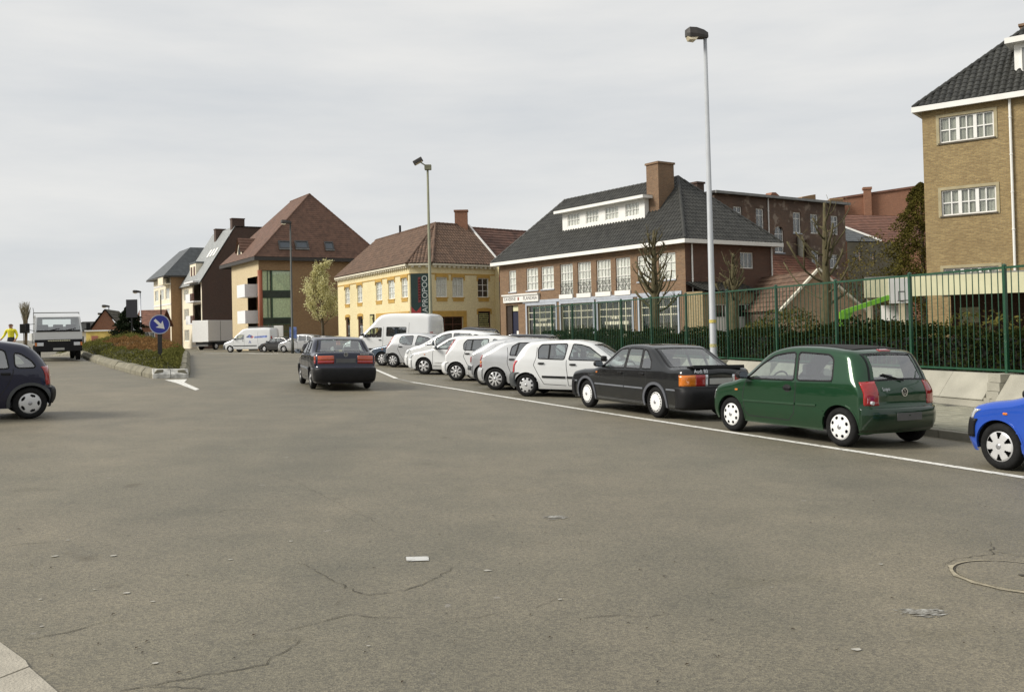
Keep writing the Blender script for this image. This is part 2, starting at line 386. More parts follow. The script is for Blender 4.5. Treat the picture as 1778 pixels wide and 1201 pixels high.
for q in ((.35, 24.55), (-.75, 26.9), (-1.75, 29.0), (-2.85, 31.6), (-4.0, 34.6), (-5.0, 37.6)):
    q = np.array(q); v, f = strip([q - bd * .5, q + bd * 4.4], .11); struct(obj('bay_line', v, f, LINEW))
v, f = strip([G(352, 613.5), G(430, 613.2), G(520, 614)], .45, sub=2); struct(obj('give_way_line', v, f, LINEP))
v, f = flatpoly([G(*p) for p in ((286, 659.5), (325, 658.5), (320, 664), (346.4, 675.7), (339.3, 677.8), (307, 665.3))]); struct(obj('painted_nose', v, f, LINEP))
v, f = flatpoly([G(*p) for p in ((705, 967.5), (744, 966.5), (745, 973.5), (706, 975))]); struct(obj('paint_mark', v, f, paintmat('mark_paint', (.52, .52, .50), .35)))
def smear(c, rx, ry, n, name):
    """scuff of pale paint: thin flecks"""
    mb = MB()
    for _ in range(n):
        a = random.gauss(0, .5); b = random.gauss(0, .5); x = c[0] + a * rx; y = c[1] + b * ry; s = random.uniform(.008, .03) * (1.2 - min(1, abs(a)))
        t = random.uniform(0, .5); z = gz(x, y) + .005
        mb.add([(x - s * 2, y - s * .5 * t, z), (x, y - s * .6, z), (x + s * 2, y + s * .4 * t, z), (x, y + s * .5, z)], [(0, 1, 2, 3)])
    struct(mb.build(name, LINEW))
smear(G(1603, 1063), .16, .07, 130, 'paint_scuff'); smear(G(963, 898), .13, .05, 60, 'paint_scuff')
mb = MB()   # chewing gum and small pale stones pressed into the road
for p in ((70, 1041), (265, 1045), (846, 991), (972, 1041), (73, 1088), (118, 938), (197, 965), (505, 940), (164, 1024), (220, 1030), (1340, 1020), (1530, 980), (95, 966), (270, 1152), (400, 972), (640, 1122), (1488, 1128)):
    c = G(*p); r = random.uniform(.008, .022); n = 7
    mb.add([(c[0] + r * 1.3 * math.cos(6.283 * i / n) * random.uniform(.7, 1.2), c[1] + r * math.sin(6.283 * i / n) * random.uniform(.7, 1.2), c[2] + .006) for i in range(n)], [tuple(range(n))])
struct(mb.build('gum_spots', mat('gum', (.36, .345, .30), .9, var=.2, scale=30)))
mb = MB()   # dead leaves and specks of dirt
for i in range(130):
    x, y = random.uniform(30, 1770), random.uniform(850, 1190); c = G(x, y); r = random.uniform(.005, .018) * random.uniform(.5, 1.3); a = random.uniform(0, 3)
    mb.add([(c[0] + math.cos(a) * r, c[1] + math.sin(a) * r, c[2] + .006), (c[0] - math.sin(a) * r * .4, c[1] + math.cos(a) * r * .4, c[2] + .010),
            (c[0] - math.cos(a) * r, c[1] - math.sin(a) * r, c[2] + .006), (c[0] + math.sin(a) * r * .4, c[1] - math.cos(a) * r * .4, c[2] + .008)], [(0, 1, 2, 3)])
tag(mb.build('road_litter', mat('dead_leaf', (.05, .035, .02), .9, var=.4, scale=8)), 'dark crumbs and dead leaf bits scattered over the asphalt', 'litter', kind='stuff')
CRACK = mat('crack_dark', (.052, .046, .034), .95, var=.3, scale=9)
def crack(pts, w, name='road_crack'):
    P = []
    W3 = [np.array(G(*p)[:2]) for p in pts]
    for a, b in zip(W3[:-1], W3[1:]):
        n = max(2, int(np.linalg.norm(b - a) / .05))
        for i in range(n): P.append(a + (b - a) * i / n + RNG.normal(0, .011, 2))
    P.append(W3[-1]); v = []; f = []; k = len(P)
    for i, p in enumerate(P):
        d = P[min(i + 1, k - 1)] - P[max(i - 1, 0)]; d = d / (np.linalg.norm(d) + 1e-9); nr = np.array([-d[1], d[0]])
        ww = .62 * w * (.2 + 1.1 * random.random()) * (math.sin(math.pi * (i + .5) / k) ** .4)
        for sg in (-1, 1): q = p + nr * sg * ww / 2; v.append((q[0], q[1], gz(*q) + .0045))
        if i: f.append((2 * i - 2, 2 * i, 2 * i + 1, 2 * i - 1))
    struct(obj(name, v, f, CRACK))
crack([(38, 1112), (100, 1100), (150, 1088), (178, 1080), (225, 1077)], .012)
crack([(215, 1197), (300, 1183), (355, 1172), (400, 1166), (460, 1152), (520, 1112)], .012)
crack([(490, 1098), (520, 1090), (570, 1075), (605, 1068), (650, 1072), (700, 1073)], .011)
crack([(515, 975), (560, 997), (600, 1020), (640, 1034), (690, 1028), (740, 1012), (765, 1000), (790, 984)], .013)
crack([(570, 1055), (585, 1044), (620, 1037)], .010)
crack([(1010, 1073), (1080, 1068), (1130, 1072), (1168, 1064)], .009)
crack([(360, 1195), (300, 1192), (210, 1199)], .010)
crack([(0, 950), (40, 944), (90, 941)], .009)
crack([(365, 892), (400, 884), (470, 886)], .008)
crack([(1624, 984), (1645, 978), (1660, 970), (1690, 966), (1720, 963), (1724, 950), (1719, 940)], .014)
crack([(1724, 957), (1750, 962), (1790, 968)], .012)
crack([(460, 818), (520, 840), (600, 880), (650, 905), (690, 925)], .006)
crack([(780, 1075), (840, 1070), (880, 1062)], .007)
crack([(930, 1055), (960, 1043), (985, 1035)], .007)
# manhole with a cement collar, at the right
c = np.array(G(1772, 1001)); mh = empty('manhole_cover', (c[0], c[1], c[2]))
mh.rotation_euler = (0, math.atan(.03), 0)
N = 48; ro = [.455 + random.uniform(-.012, .014) for _ in range(N)]
mb = MB(); vs = []; fs = []
for i in range(N):
    t = 6.2832 * i / N; vs += [(ro[i] * math.cos(t), ro[i] * math.sin(t), .005), (.425 * math.cos(t), .425 * math.sin(t), .009)]
for i in range(N): j = (i + 1) % N; fs.append((2 * i, 2 * j, 2 * j + 1, 2 * i + 1))
mb.add(vs, fs).build('cement_collar', mat('cement_collar', (.30, .265, .19), .95, var=.3, scale=12, bump=.4, bscale=80), mh)
mb = MB(); mb.lathe([(.0, .008), (.405, .008), (.41, -.03)], n=N); mb.build('lid', MATS['asphalt'], mh)
mb = MB(); mb.lathe([(.41, .004), (.426, .004)], n=N); mb.build('gap', CRACK, mh)
mb = MB(); mb.box(-.055, .055, -.02, .02, .009, .0135); place(mb.build('lifting_slot', CRACK, mh), (.05, .0, 0))
tag(mh, 'round asphalt filled manhole with pale cement collar in the road', 'manhole')
# concrete gutter slabs in the corner at our feet
SL = empty('gutter_slabs', (0, 0, 0)); SL['kind'] = 'structure'
for poly in (((-60, 1085), (0, 1119), (44, 1151), (50, 1161), (0, 1181), (-60, 1210)), ((0, 1183), (51, 1163), (100, 1206), (40, 1270), (-90, 1300), (-60, 1213))):
    P = [G(*p) for p in poly]; n = len(P)
    o = MB().add([(p[0], p[1], p[2] + .016) for p in P] + [(p[0], p[1], p[2] - .03) for p in P], [tuple(range(n))] + [(i, (i + 1) % n, n + (i + 1) % n, n + i) for i in range(n)]).build('slab', mat('gutter_concrete', (.37, .34, .28), .92, var=.14, scale=5, bump=.5, bscale=70, detail=9), SL)

# ================================================================== pavement, kerb, retaining wall, fence
FX0, FY0, FDX, FDY = 1.108, 47.07, .798, -2.579
FD = np.array([FDX, FDY]) / 2.7; FN = np.array([-FD[1], FD[0]])          # along the fence, into the school yard
FRZ = math.atan2(FD[1], FD[0]); NB = 13
def fw(u, v): return np.array([FX0, FY0]) + FD * u + FN * v
def fence_u(Y): return (FY0 - Y) / -FD[1]
kerb_pts = [np.array((6.7 - .384 * (Y - 14.8), Y)) for Y in (7.0, 14.8, 23.2)] + [fw(fence_u(25.0), -1.9)] + [fw(0, -1.7)]
PV = empty('pavement'); PV['kind'] = 'structure'
PAVE = mat('paving', (.255, .245, .185), .9, var=.22, scale=2.5, bump=.35, bscale=55, detail=8)
poly = [k for k in kerb_pts] + [fw(-1.0, -1.7), fw(-1.0, .1)] + [fw(u, .1) for u in np.linspace(0, 16 * 2.7, 8)]
mb = MB(); vv = [(p[0], p[1], gz(*p) + .105) for p in poly]; mb.add(vv, [tuple(range(len(vv)))]); bed = mb.build('bed', mat('paving_bed', (.09, .085, .07), .95, var=.3, scale=3), PV)
KERB = mat('kerb_concrete', (.24, .225, .18), .92, var=.2, scale=3, bump=.4, bscale=50, detail=8)
for a, b in zip(kerb_pts[:-1], kerb_pts[1:]):
    Ls = np.linalg.norm(b - a); n = max(1, round(Ls / 1.0)); d = (b - a) / Ls; rz = math.atan2(d[1], d[0])
    for i in range(n):
        p = a + d * (i + .5) * Ls / n; k = Ls / n - .012
        o = MB().box(-k / 2, k / 2, -.15, .0, -.12, .125).build('kerb_stone', KERB, PV, bevel=.012)
        s = (gz(*(p + d * .5)) - gz(*(p - d * .5))); place(o, (p[0], p[1], gz(*p)), rz, 0, -math.atan(s)) 
me = None; cnt = 0
kd = np.array([-.384, 1.0]); kd /= np.linalg.norm(kd); kn = np.array([kd[1], -kd[0]])
for i in range(34):
    for j in range(12):
        p = np.array((6.7 - .384 * (10.6 - 14.8), 10.6)) + kd * (.31 * i + .155) + kn * (.17 + .31 * j + .15)
        uu = np.dot(p - np.array([FX0, FY0]), FD); vvv = np.dot(p - np.array([FX0, FY0]), FN)
        if vvv > -.62 or cnt >= 298: continue
        px = PW / 2 + FPX * p[0] / p[1]
        if px < 1190 or px > 1850: continue
        if me is None:
            o = MB().box(-.152, .152, -.152, .152, -.02, .02).build('paver', PAVE, PV, bevel=.006); me = o.data
        else:
            o = bpy.data.objects.new('paver', me); COL.objects.link(o); o.parent = PV
        cnt += 1
        place(o, (p[0], p[1], gz(*p) + .108 + random.uniform(-.004, .004)), math.atan2(kd[1], kd[0]) + random.choice((0, math.pi / 2, math.pi)), random.uniform(-.01, .01), .0)
        o.rotation_euler.rotate(Matrix.Rotation(.028, 3, 'Y').to_euler())
# school yard behind the fence
yard = [fw(u, .05) for u in (0, 16 * 2.7)] + [np.array((60, 5)), np.array((60, 120)), fw(0, 40), ]
o = MB().add([(p[0], p[1], .42) for p in yard], [tuple(range(len(yard)))]).build('school_yard', mat('yard', (.13, .12, .085), .95, var=.3, scale=.7, bump=.4, bscale=20)); struct(o)
# sloping concrete retaining wall, slab by slab
RW = empty('retaining_wall', (FX0, FY0, 0), FRZ)
tag(RW, 'low sloping concrete slab wall under the green railing along the pavement', 'wall')
for k in range(NB + 2):
    u0 = k * 2.7
    gzv = gz(*fw(u0 + 1.35, -.5)) + .10
    o = MB().add([(u0 + .0, -.46, gzv - .1), (u0 + 2.694, -.46, gzv - .1), (u0 + 2.694, -.46, gzv + .22), (u0, -.46, gzv + .22), (u0, .12, gzv - .1), (u0 + 2.694, .12, gzv - .1), (u0 + 2.694, .12, gzv + .24), (u0, .12, gzv + .24)],
             [(0, 1, 2, 3), (3, 2, 6, 7), (1, 5, 6, 2), (0, 3, 7, 4), (4, 7, 6, 5)]).build('plinth', CONCRETE, RW)
    for h in (0, 1):
        a = u0 + h * 1.35 + .004 + (.16 if h == 0 else 0); b = u0 + (h + 1) * 1.35 - .004 - (.0 if h == 0 else .16); z0 = gzv + .20; z1 = .56 + random.uniform(-.004, .004); o_ = random.uniform(-.006, .006)
        MB().add([(a, -.49 + o_, z0), (b, -.49 + o_, z0), (b, -.10 + o_, z1), (a, -.10 + o_, z1), (a, .10, z0), (b, .10, z0), (b, .10, z1), (a, .10, z1), (a, -.49 + o_, z0 - .02), (b, -.49 + o_, z0 - .02)],
                 [(0, 1, 2, 3), (3, 2, 6, 7), (1, 5, 6, 2), (0, 3, 7, 4), (8, 9, 1, 0), (4, 7, 6, 5)]).build('slab', CONCRETE, RW, bevel=.008)
    for q in range(3):
        z0 = gzv + .20 + q * (.58 - gzv - .20) / 3; z1 = gzv + .20 + (q + 1) * (.58 - gzv - .20) / 3 - .006
        MB().box(u0 - .158, u0 + .158, -.40 + .03 * q, .13, z0, z1).build('pier_block', CONCRETE, RW, bevel=.006)
# green railing
FENCEG = mat('fence_green', (.010, .060, .028), .45, var=.18, scale=5, coat=.2)
FE = empty('railing_fence', (FX0, FY0, 0), FRZ)
tag(FE, 'tall green steel railing with upright bars on the concrete wall', 'fence')
pm = rm = bm_ = None
for k in range(NB + 2):
    o = MB().box(-.032, .032, -.032, .032, .5, 2.74).add([(-.04, -.04, 2.74), (.04, -.04, 2.74), (.04, .04, 2.74), (-.04, .04, 2.74), (0, 0, 2.775)], [(0, 1, 4), (1, 2, 4), (2, 3, 4), (3, 0, 4), (3, 2, 1, 0)]).build('post', FENCEG, FE) if pm is None else bpy.data.objects.new('post', pm)
    if pm is None: pm = o.data
    else: COL.objects.link(o); o.parent = FE
    o.location = (k * 2.7, 0, 0)
    if k == NB + 1: break
    for zz in (.63, 2.69):
        if rm is None: o = MB().box(.034, 2.666, -.02, .02, -.022, .022).build('rail', FENCEG, FE); rm = o.data
        else: o = bpy.data.objects.new('rail', rm); COL.objects.link(o); o.parent = FE
        o.location = (k * 2.7, 0, zz)
    for i in range(1, 16):
        if bm_ is None: o = MB().tube([(0, 0, .652), (0, 0, 2.668)], .011, 6).build('bar', FENCEG, FE); bm_ = o.data
        else: o = bpy.data.objects.new('bar', bm_); COL.objects.link(o); o.parent = FE
        o.location = (k * 2.7 + i * 2.7 / 16 + random.uniform(-.004, .004), 0, 0); o.rotation_euler = (0, random.uniform(-.002, .002), 0)
# hedge behind the railing
def boxleaves(n, L, y0, y1, h, lump=.12, seed=0):
    u = RNG.uniform(0, L, n); a = RNG.uniform(0, 1, n)
    hh = h + lump * (np.sin(u * 1.7 + seed) + .6 * np.sin(u * 4.1 + 1 + seed)); yy0 = y0 + lump * .5 * np.sin(u * 2.3 + seed)
    face = RNG.uniform(0, 1, n); P = np.zeros((n, 3)); dp = np.abs(RNG.normal(0, .07, n))
    m1 = face < .6; P[m1] = np.stack([u, yy0 + dp, .38 + a * (hh - .38)], 1)[m1]
    m2 = ~m1; P[m2] = np.stack([u, yy0 + a * (y1 - yy0), hh - dp + RNG.normal(0, .03, n)], 1)[m2]
    return P
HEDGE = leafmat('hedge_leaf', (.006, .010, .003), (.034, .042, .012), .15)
HG = empty('hedge', (FX0, FY0, 0), FRZ); tag(HG, 'long dark clipped evergreen hedge right behind the green railing', 'hedge')
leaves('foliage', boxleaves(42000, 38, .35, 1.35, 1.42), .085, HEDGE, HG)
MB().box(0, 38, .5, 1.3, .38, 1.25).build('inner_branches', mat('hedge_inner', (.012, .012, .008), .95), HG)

# ================================================================== traffic island with planting
IL = [np.array(G(*p)[:2]) for p in ((265, 657), (228, 648.5), (187, 637), (150, 624.5), (138, 619))]
IR = [np.array(G(*p)[:2]) for p in ((328, 656), (335, 644), (342, 630))]
tl = IL[-1] + (IL[-1] - IL[0]) * 1.0; tr = IR[0] + (IR[0] * 1.0) * 1.25
outline = [tl] + IL[::-1] + IR[:1] + [IR[0] * 1.12 + np.array([.05, 0]), IR[0] * 1.35 + np.array([.05, 0]), tr + np.array((.1, 0))]
TI = empty('traffic_island'); tag(TI, 'wedge shaped traffic island with battered concrete kerb and planted mound', 'traffic island')
IK = mat('island_kerb', (.20, .185, .135), .92, var=.28, scale=2.5, bump=.6, bscale=40, detail=9)
IKW = mat('island_kerb_painted', (.55, .54, .50), .85, var=.45, scale=6, bump=.5, bscale=30, detail=9)
cen = np.mean(outline, 0)
for a, b in zip(outline[:-1], outline[1:]):
    Ls = np.linalg.norm(b - a); n = max(1, round(Ls / (2.1 if Ls > 1.9 else .45))); d = (b - a) / Ls; nr = np.array([-d[1], d[0]])
    if np.dot(cen - a, nr) < 0: nr = -nr
    nose = abs(a[1] - IL[0][1]) < .05 and abs(b[1] - IR[0][1]) < .05 or (np.allclose(a, IL[0]))
    for i in range(n):
        p0 = a + d * (i * Ls / n + .006); p1 = a + d * ((i + 1) * Ls / n - .006); j = random.uniform(-.015, .02); hh = .29 + random.uniform(-.02, .015)
        vs = []
        for p in (p0, p1):
            z = gz(*p)
            for off, zz in ((0 + j, -.05), (0 + j, .13), (.13 + j, hh), (.34, hh), (.34, -.05)):
                q = p + nr * off; vs.append((q[0], q[1], z + zz))
        fs = [(0, 1, 2, 3, 4), (9, 8, 7, 6, 5)] + [(k, 5 + k, 5 + (k + 1) % 5, (k + 1) % 5) for k in range(5)]
        MB().add(vs, fs).build('kerb_stone', IKW if nose else IK, TI, bevel=.014)
def inpoly(P, poly):
    P = np.asarray(P); x, y = P[:, 0], P[:, 1]; c = np.zeros(len(P), bool); n = len(poly)
    for i in range(n):
        x0, y0 = poly[i]; x1, y1 = poly[(i + 1) % n]
        with np.errstate(divide='ignore', invalid='ignore'):
            hit = ((y0 > y) != (y1 > y)) & (x < (x1 - x0) * (y - y0) / (y1 - y0 + 1e-12) + x0)
        c ^= hit
    return c
def edgedist(P, poly, closed=True):
    P = np.asarray(P); d = np.full(len(P), 1e9); n = len(poly)
    for i in range(n if closed else n - 1):
        a = np.array(poly[i]); b = np.array(poly[(i + 1) % n]); ab = b - a
        t = np.clip(((P - a) @ ab) / (ab @ ab + 1e-12), 0, 1); d = np.minimum(d, np.linalg.norm(P - (a + t[:, None] * ab), axis=1))
    return d
GZV = np.vectorize(gz)
def mound(P):
    e = np.maximum(edgedist(P, outline, False) - .3, 0)
    lum = .10 * np.sin(P[:, 0] * 2.1) * np.sin(P[:, 1] * 1.7 + 1) + .06 * np.sin(P[:, 0] * 5.3 + P[:, 1] * 4.1)
    return GZV(P[:, 0], P[:, 1]) + .22 + .42 * np.clip(e / .6, 0, 1) ** .6 + .82 * np.clip((e - .5) / 3.6, 0, 1) + lum * np.clip(e / .6, 0, 1)
gx = np.arange(-42, -8, .5); gy = np.arange(29, 74, .5)
Q = np.array([(x, y) for y in gy for x in gx]); ins = inpoly(Q, outline); zz = mound(Q) - .16
F = []; nxg = len(gx)
for j in range(len(gy) - 1):
    for i in range(nxg - 1):
        k = j * nxg + i
        if ins[k] or ins[k + 1] or ins[k + nxg] or ins[k + nxg + 1]:
            F.append((k, k + 1, k + nxg + 1, k + nxg))
zz = np.where(ins, zz, GZV(Q[:, 0], Q[:, 1]) + .02)
# keep the soil within the kerb
fastmesh('soil', np.column_stack([Q, zz]), np.array([t for t in F if all(ins[i] for i in t)]), mat('island_soil', (.035, .035, .016), .95, var=.3), TI, smooth=True)
n = 330000; C = np.column_stack([RNG.uniform(-38, -9, n), 29.5 + 42 * RNG.uniform(0, 1, n) ** 1.8])
C = C[inpoly(C, outline)]; e = edgedist(C, outline, False); C = C[e > .3]; z = mound(C) + RNG.normal(0, .07, len(C)); e = edgedist(C, outline, False)
pxs = PW / 2 + FPX * C[:, 0] / C[:, 1]
vv_ = np.column_stack([C, z]) - CP; dd_ = vv_ @ cF; qx = PW / 2 + FPX * (vv_ @ cR) / dd_; qy = PH / 2 - FPX * (vv_ @ cU) / dd_ + SHIFT * PW      # heather bed traced on the mound
orange = inpoly(np.column_stack([qx + 6 * np.sin(qy), qy + 2 * np.sin(qx * .3)]), [(178, 590), (215, 583), (262, 585), (306, 587), (322, 593), (300, 602), (268, 608), (232, 606), (200, 600)]) & (C[:, 1] < 56)
P3 = np.column_stack([C, z])
lf = leaves('ground_cover', P3[~orange], .085, leafmat('island_leaf', (.036, .042, .010), (.18, .175, .052), .2, 1.1), None, aspect=.36, up=(0, 0, .5)); tag(lf, 'dense low green shrubs covering the traffic island', 'ground cover', kind='stuff')
lf = leaves('orange_ground_cover', P3[orange], .085, leafmat('island_orange', (.10, .054, .020), (.29, .165, .07), .2, 1.1), None, aspect=.4, up=(0, 0, .6)); tag(lf, 'orange brown heather patch on the traffic island mound', 'ground cover', kind='stuff')
# ================================================================== building kit
class Bld:
    def __init__(s, name, x, y, rz, label, cat='building', z=0.0, group=None):
        s.root = empty(name, (x, y, z), rz); s.x, s.y, s.rz, s.z = x, y, rz, z; tag(s.root, label, cat, group)
    def wall(s, lx, ly, rz): return Wl(s, lx, ly, rz)
class Wl:
    """a wall plane: local X runs along it to the right seen from outside, -Y is outward"""
    def __init__(s, b, lx, ly, rz):
        s.b, s.l, s.rz = b, (lx, ly), rz; c, sn = math.cos(b.rz), math.sin(b.rz)
        s.O = np.array([b.x + c * lx - sn * ly, b.y + sn * lx + c * ly]); a = b.rz + rz; s.d = np.array([math.cos(a), math.sin(a)]); s.n = np.array([-s.d[1], s.d[0]])
    def uz(s, px, py, off=0.0):
        r = ray(px, py); O = s.O + s.n * off
        A = np.array([[r[0], -s.d[0]], [1.0, -s.d[1]]]); t, u = np.linalg.solve(A, O); return u, CAMZ + r[2] * t - s.b.z
    def op(s, xl, yt, yb, xr, off=0.0):
        u0, z1 = s.uz(xl, yt, off); _, z0 = s.uz(xl, yb, off); u1, _ = s.uz(xr, yt, off); return (u0, u1, z0, z1)
    def put(s, mb, name, material, parent=None, **k):
        o = mb.build(name, material, None, **k); o.parent = parent or s.b.root
        if parent is None: o.location = (*s.l, 0); o.rotation_euler = (0, 0, s.rz)
        return o
    def panel(s, L, z0, z1, ops, material, depth=.16, u0=0.0, name='wall', gable=None):
        xs = sorted({u0, L, *[o[0] for o in ops], *[o[1] for o in ops]}); zs = sorted({z0, z1, *[o[2] for o in ops], *[o[3] for o in ops]})
        xs = [x for x in xs if u0 <= x <= L]; zs = [z for z in zs if z0 <= z <= z1]; mb = MB()
        for a, b in zip(xs[:-1], xs[1:]):
            for c, d in zip(zs[:-1], zs[1:]):
                mx, mz = (a + b) / 2, (c + d) / 2
                if any(o[0] < mx < o[1] and o[2] < mz < o[3] for o in ops): continue
                mb.quad((a, 0, c), (b, 0, c), (b, 0, d), (a, 0, d))
        for a, b, c, d in ops:
            mb.quad((a, 0, c), (a, depth, c), (a, depth, d), (a, 0, d)); mb.quad((b, 0, c), (b, 0, d), (b, depth, d), (b, depth, c))
            mb.quad((a, 0, d), (a, depth, d), (b, depth, d), (b, 0, d)); mb.quad((a, 0, c), (b, 0, c), (b, depth, c), (a, depth, c))
        if gable: mb.add([(u, 0, z) for u, z in gable], [tuple(range(len(gable)))])
        o = obj(name, mb.v, mb.f, material, s.b.root); bm = bmesh.new(); bm.from_mesh(o.data); bmesh.ops.remove_doubles(bm, verts=bm.verts, dist=.0005); bm.to_mesh(o.data); bm.free()
        o.location = (*s.l, 0); o.rotation_euler = (0, 0, s.rz); return o
    def window(s, op, xs=(.5,), ys=(), fr=WHITEPAINT, fw=.06, mw=.035, rec=.07, curtain=None, sill=None, split=False, gl=None, name='window', back=True, hang=None, arch=0.0):
        u0, u1, z0, z1 = op; mb = MB(); g = gl or WGLASS
        mb.box(u0, u0 + fw, rec, rec + .06, z0, z1); mb.box(u1 - fw, u1, rec, rec + .06, z0, z1)
        mb.box(u0 + fw, u1 - fw, rec, rec + .06, z0, z0 + fw); mb.box(u0 + fw, u1 - fw, rec, rec + .06, z1 - fw, z1)
        iw, ih = u1 - u0 - 2 * fw, z1 - z0 - 2 * fw
        X = [0, *xs, 1]; Z = [0, *ys, 1]
        for q in xs:
            x = u0 + fw + iw * q; mb.box(x - mw / 2, x + mw / 2, rec + .005, rec + .055, z0 + fw, z1 - fw)
        for q in ys:
            z = z0 + fw + ih * q
            for a, b in zip(X[:-1], X[1:]):
                mb.box(u0 + fw + iw * a + (mw / 2 if a else 0), u0 + fw + iw * b - (mw / 2 if b < 1 else 0), rec + .008, rec + .052, z - mw / 2, z + mw / 2)
        w = s.put(mb, name, fr)
        if split:
            for a, b in zip(X[:-1], X[1:]):
                for c, d in zip(Z[:-1], Z[1:]):
                    MB().box(u0 + fw + iw * a + mw * .4, u0 + fw + iw * b - mw * .4, rec + .025, rec + .031, z0 + fw + ih * c + mw * .4, z0 + fw + ih * d - mw * .4).build('pane', g, w)
        else:
            MB().box(u0 + fw * .6, u1 - fw * .6, rec + .025, rec + .031, z0 + fw * .6, z1 - fw * .6).build('pane', g, w)
        if curtain:
            mb = MB(); n = max(8, int((u1 - u0) / .05)); zt = z1 - fw; zb = z0 + fw + (0 if hang is None else (z1 - z0) * hang); v = []; f = []
            for i in range(n + 1):
                x = u0 + .01 + (u1 - u0 - .02) * i / n; y = rec + .075 + .018 * math.sin(i * 1.9) + .008 * math.sin(i * .7); v += [(x, y, zb), (x, y, zt)]
                if i: f.append((2 * i - 2, 2 * i, 2 * i + 1, 2 * i - 1))
            mb.add(v, f).build('curtain', curtain, w)
        if back: MB().box(u0 - .05, u1 + .05, rec + .32, rec + .36, z0 - .05, z1 + .05).build('room_back', ROOM, w)
        if sill: MB().box(u0 - .06, u1 + .06, -.05, rec + .02, z0 - .07, z0 - .002).build('sill', sill, w)
        return w
def shell(b, L, D, z0, z1, material, skip=()):
    """plain rear and side walls"""
    if 'right' not in skip: b.wall(L, 0, math.pi / 2).panel(D, z0, z1, [], material)
    if 'back' not in skip: b.wall(L, D, math.pi).panel(L, z0, z1, [], material)
    if 'left' not in skip: b.wall(0, D, -math.pi / 2).panel(D, z0, z1, [], material)
def roof(root, polys, tw, ch, material, caps=(), capr=.09, amp=.022, sub=4, name='roof', capmat=None, step=.035):
    bmA = bmesh.new()
    for poly in polys:
        p = [Vector(q) for q in poly]; e1 = (p[1] - p[0]).normalized(); n = e1.cross(p[-1] - p[0]).normalized()
        if n.z < 0: n = -n
        e2 = n.cross(e1)
        if e2.dot(p[-1] - p[0]) < 0 and e2.dot(p[2] - p[0]) < 0: e2 = -e2
        A = [(q - p[0]).dot(e1) for q in p]; B = [(q - p[0]).dot(e2) for q in p]; a0, a1, b1 = min(A), max(A), max(B)
        na = int((a1 - a0) / tw * sub) + 2; nb = int(b1 / ch) + 2; V = []; F = []
        for j in range(nb):
            for b, off in ((j * ch, step + .01), ((j + 1) * ch - .002, .010)):
                for i in range(na):
                    a = a0 + i * tw / sub; ph = 2 * math.pi * (i / sub); wv = amp * math.sin(ph) + amp * .45 * math.sin(2 * ph + .6)
                    V.append(p[0] + e1 * a + e2 * b + n * (off + wv + .03))
        for r in range(2 * nb - 1):
            for i in range(na - 1): F.append((r * na + i, r * na + i + 1, (r + 1) * na + i + 1, (r + 1) * na + i))
        bm = bmesh.new(); vs = [bm.verts.new(v) for v in V]
        for f in F: bm.faces.new([vs[k] for k in f])
        cx = sum(p, Vector()) / len(p)
        for i in range(len(p)):
            a, b = p[i], p[(i + 1) % len(p)]; pn = (b - a).cross(n).normalized()
            if pn.dot(cx - a) > 0: pn = -pn
            bmesh.ops.bisect_plane(bm, geom=bm.verts[:] + bm.edges[:] + bm.faces[:], plane_co=a, plane_no=pn, clear_outer=True)
        dv = [bm.verts.new(q - n * .03) for q in p]; bm.faces.new(dv)
        me = bpy.data.meshes.new('t'); bm.to_mesh(me); bm.free(); bmA.from_mesh(me); bpy.data.meshes.remove(me)
    me = bpy.data.meshes.new(name); bmA.to_mesh(me); bmA.free(); me.materials.append(material)
    o = bpy.data.objects.new(name, me); COL.objects.link(o); o.parent = root
    o['kind'] = 'stuff'
    if caps:
        mb = MB()
        for a, b in caps:
            a = Vector(a); b = Vector(b); Ln = (b - a).length; k = max(2, int(Ln / .38))
            for i in range(k):
                q0 = a + (b - a) * (i / k); q1 = a + (b - a) * ((i + 1.06) / k); mb.tube([q0 + Vector((0, 0, .03)), q1 + Vector((0, 0, .045))], [capr, capr * 1.12], 8)
        mb.build('ridge_tiles', capmat or material, o)
    return o
def ring(b, x0, x1, y0, y1, z0, z1, t, material, name):
    """gutter or cornice that runs round a rectangle, four butted lengths"""
    mb = MB(); mb.box(x0, x1, y0, y0 + t, z0, z1).box(x0, x1, y1 - t, y1, z0, z1).box(x0, x0 + t, y0 + t, y1 - t, z0, z1).box(x1 - t, x1, y0 + t, y1 - t, z0, z1)
    return mb.build(name, material, b.root)
def chimney(root, x, y, z0, z1, wx, wy, material, name='chimney', pots=1, capm=None):
    o = MB().box(-wx / 2, wx / 2, -wy / 2, wy / 2, z0, z1 - .12).build(name, material, root); o.location = (x, y, 0)
    MB().box(-wx / 2 - .06, wx / 2 + .06, -wy / 2 - .06, wy / 2 + .06, z1 - .117, z1).build('chimney_cap', capm or CONCRETE, o)
    return o
def downpipe(W, u, z0, z1, material=None, y=-.08, r=.045, parent=None):
    mb = MB().tube([(u, y, z0), (u, y, z1)], r, 8)
    k = z0 + .4
    while k < z1: mb.lathe([(r + .002, k), (r + .014, k + .01), (r + .014, k + .05), (r + .002, k + .06)], n=8, c=(u, y, 0)); k += 1.6
    return W.put(mb, 'downpipe', material or WHITEPAINT)
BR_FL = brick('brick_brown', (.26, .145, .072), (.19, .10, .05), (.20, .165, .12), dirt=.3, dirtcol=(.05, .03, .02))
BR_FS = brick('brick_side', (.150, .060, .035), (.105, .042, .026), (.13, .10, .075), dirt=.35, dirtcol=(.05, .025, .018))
BR_BE = brick('brick_beige', (.37, .29, .155), (.29, .215, .105), (.27, .23, .15), dirt=.3, dirtcol=(.13, .10, .05), bump=.7)
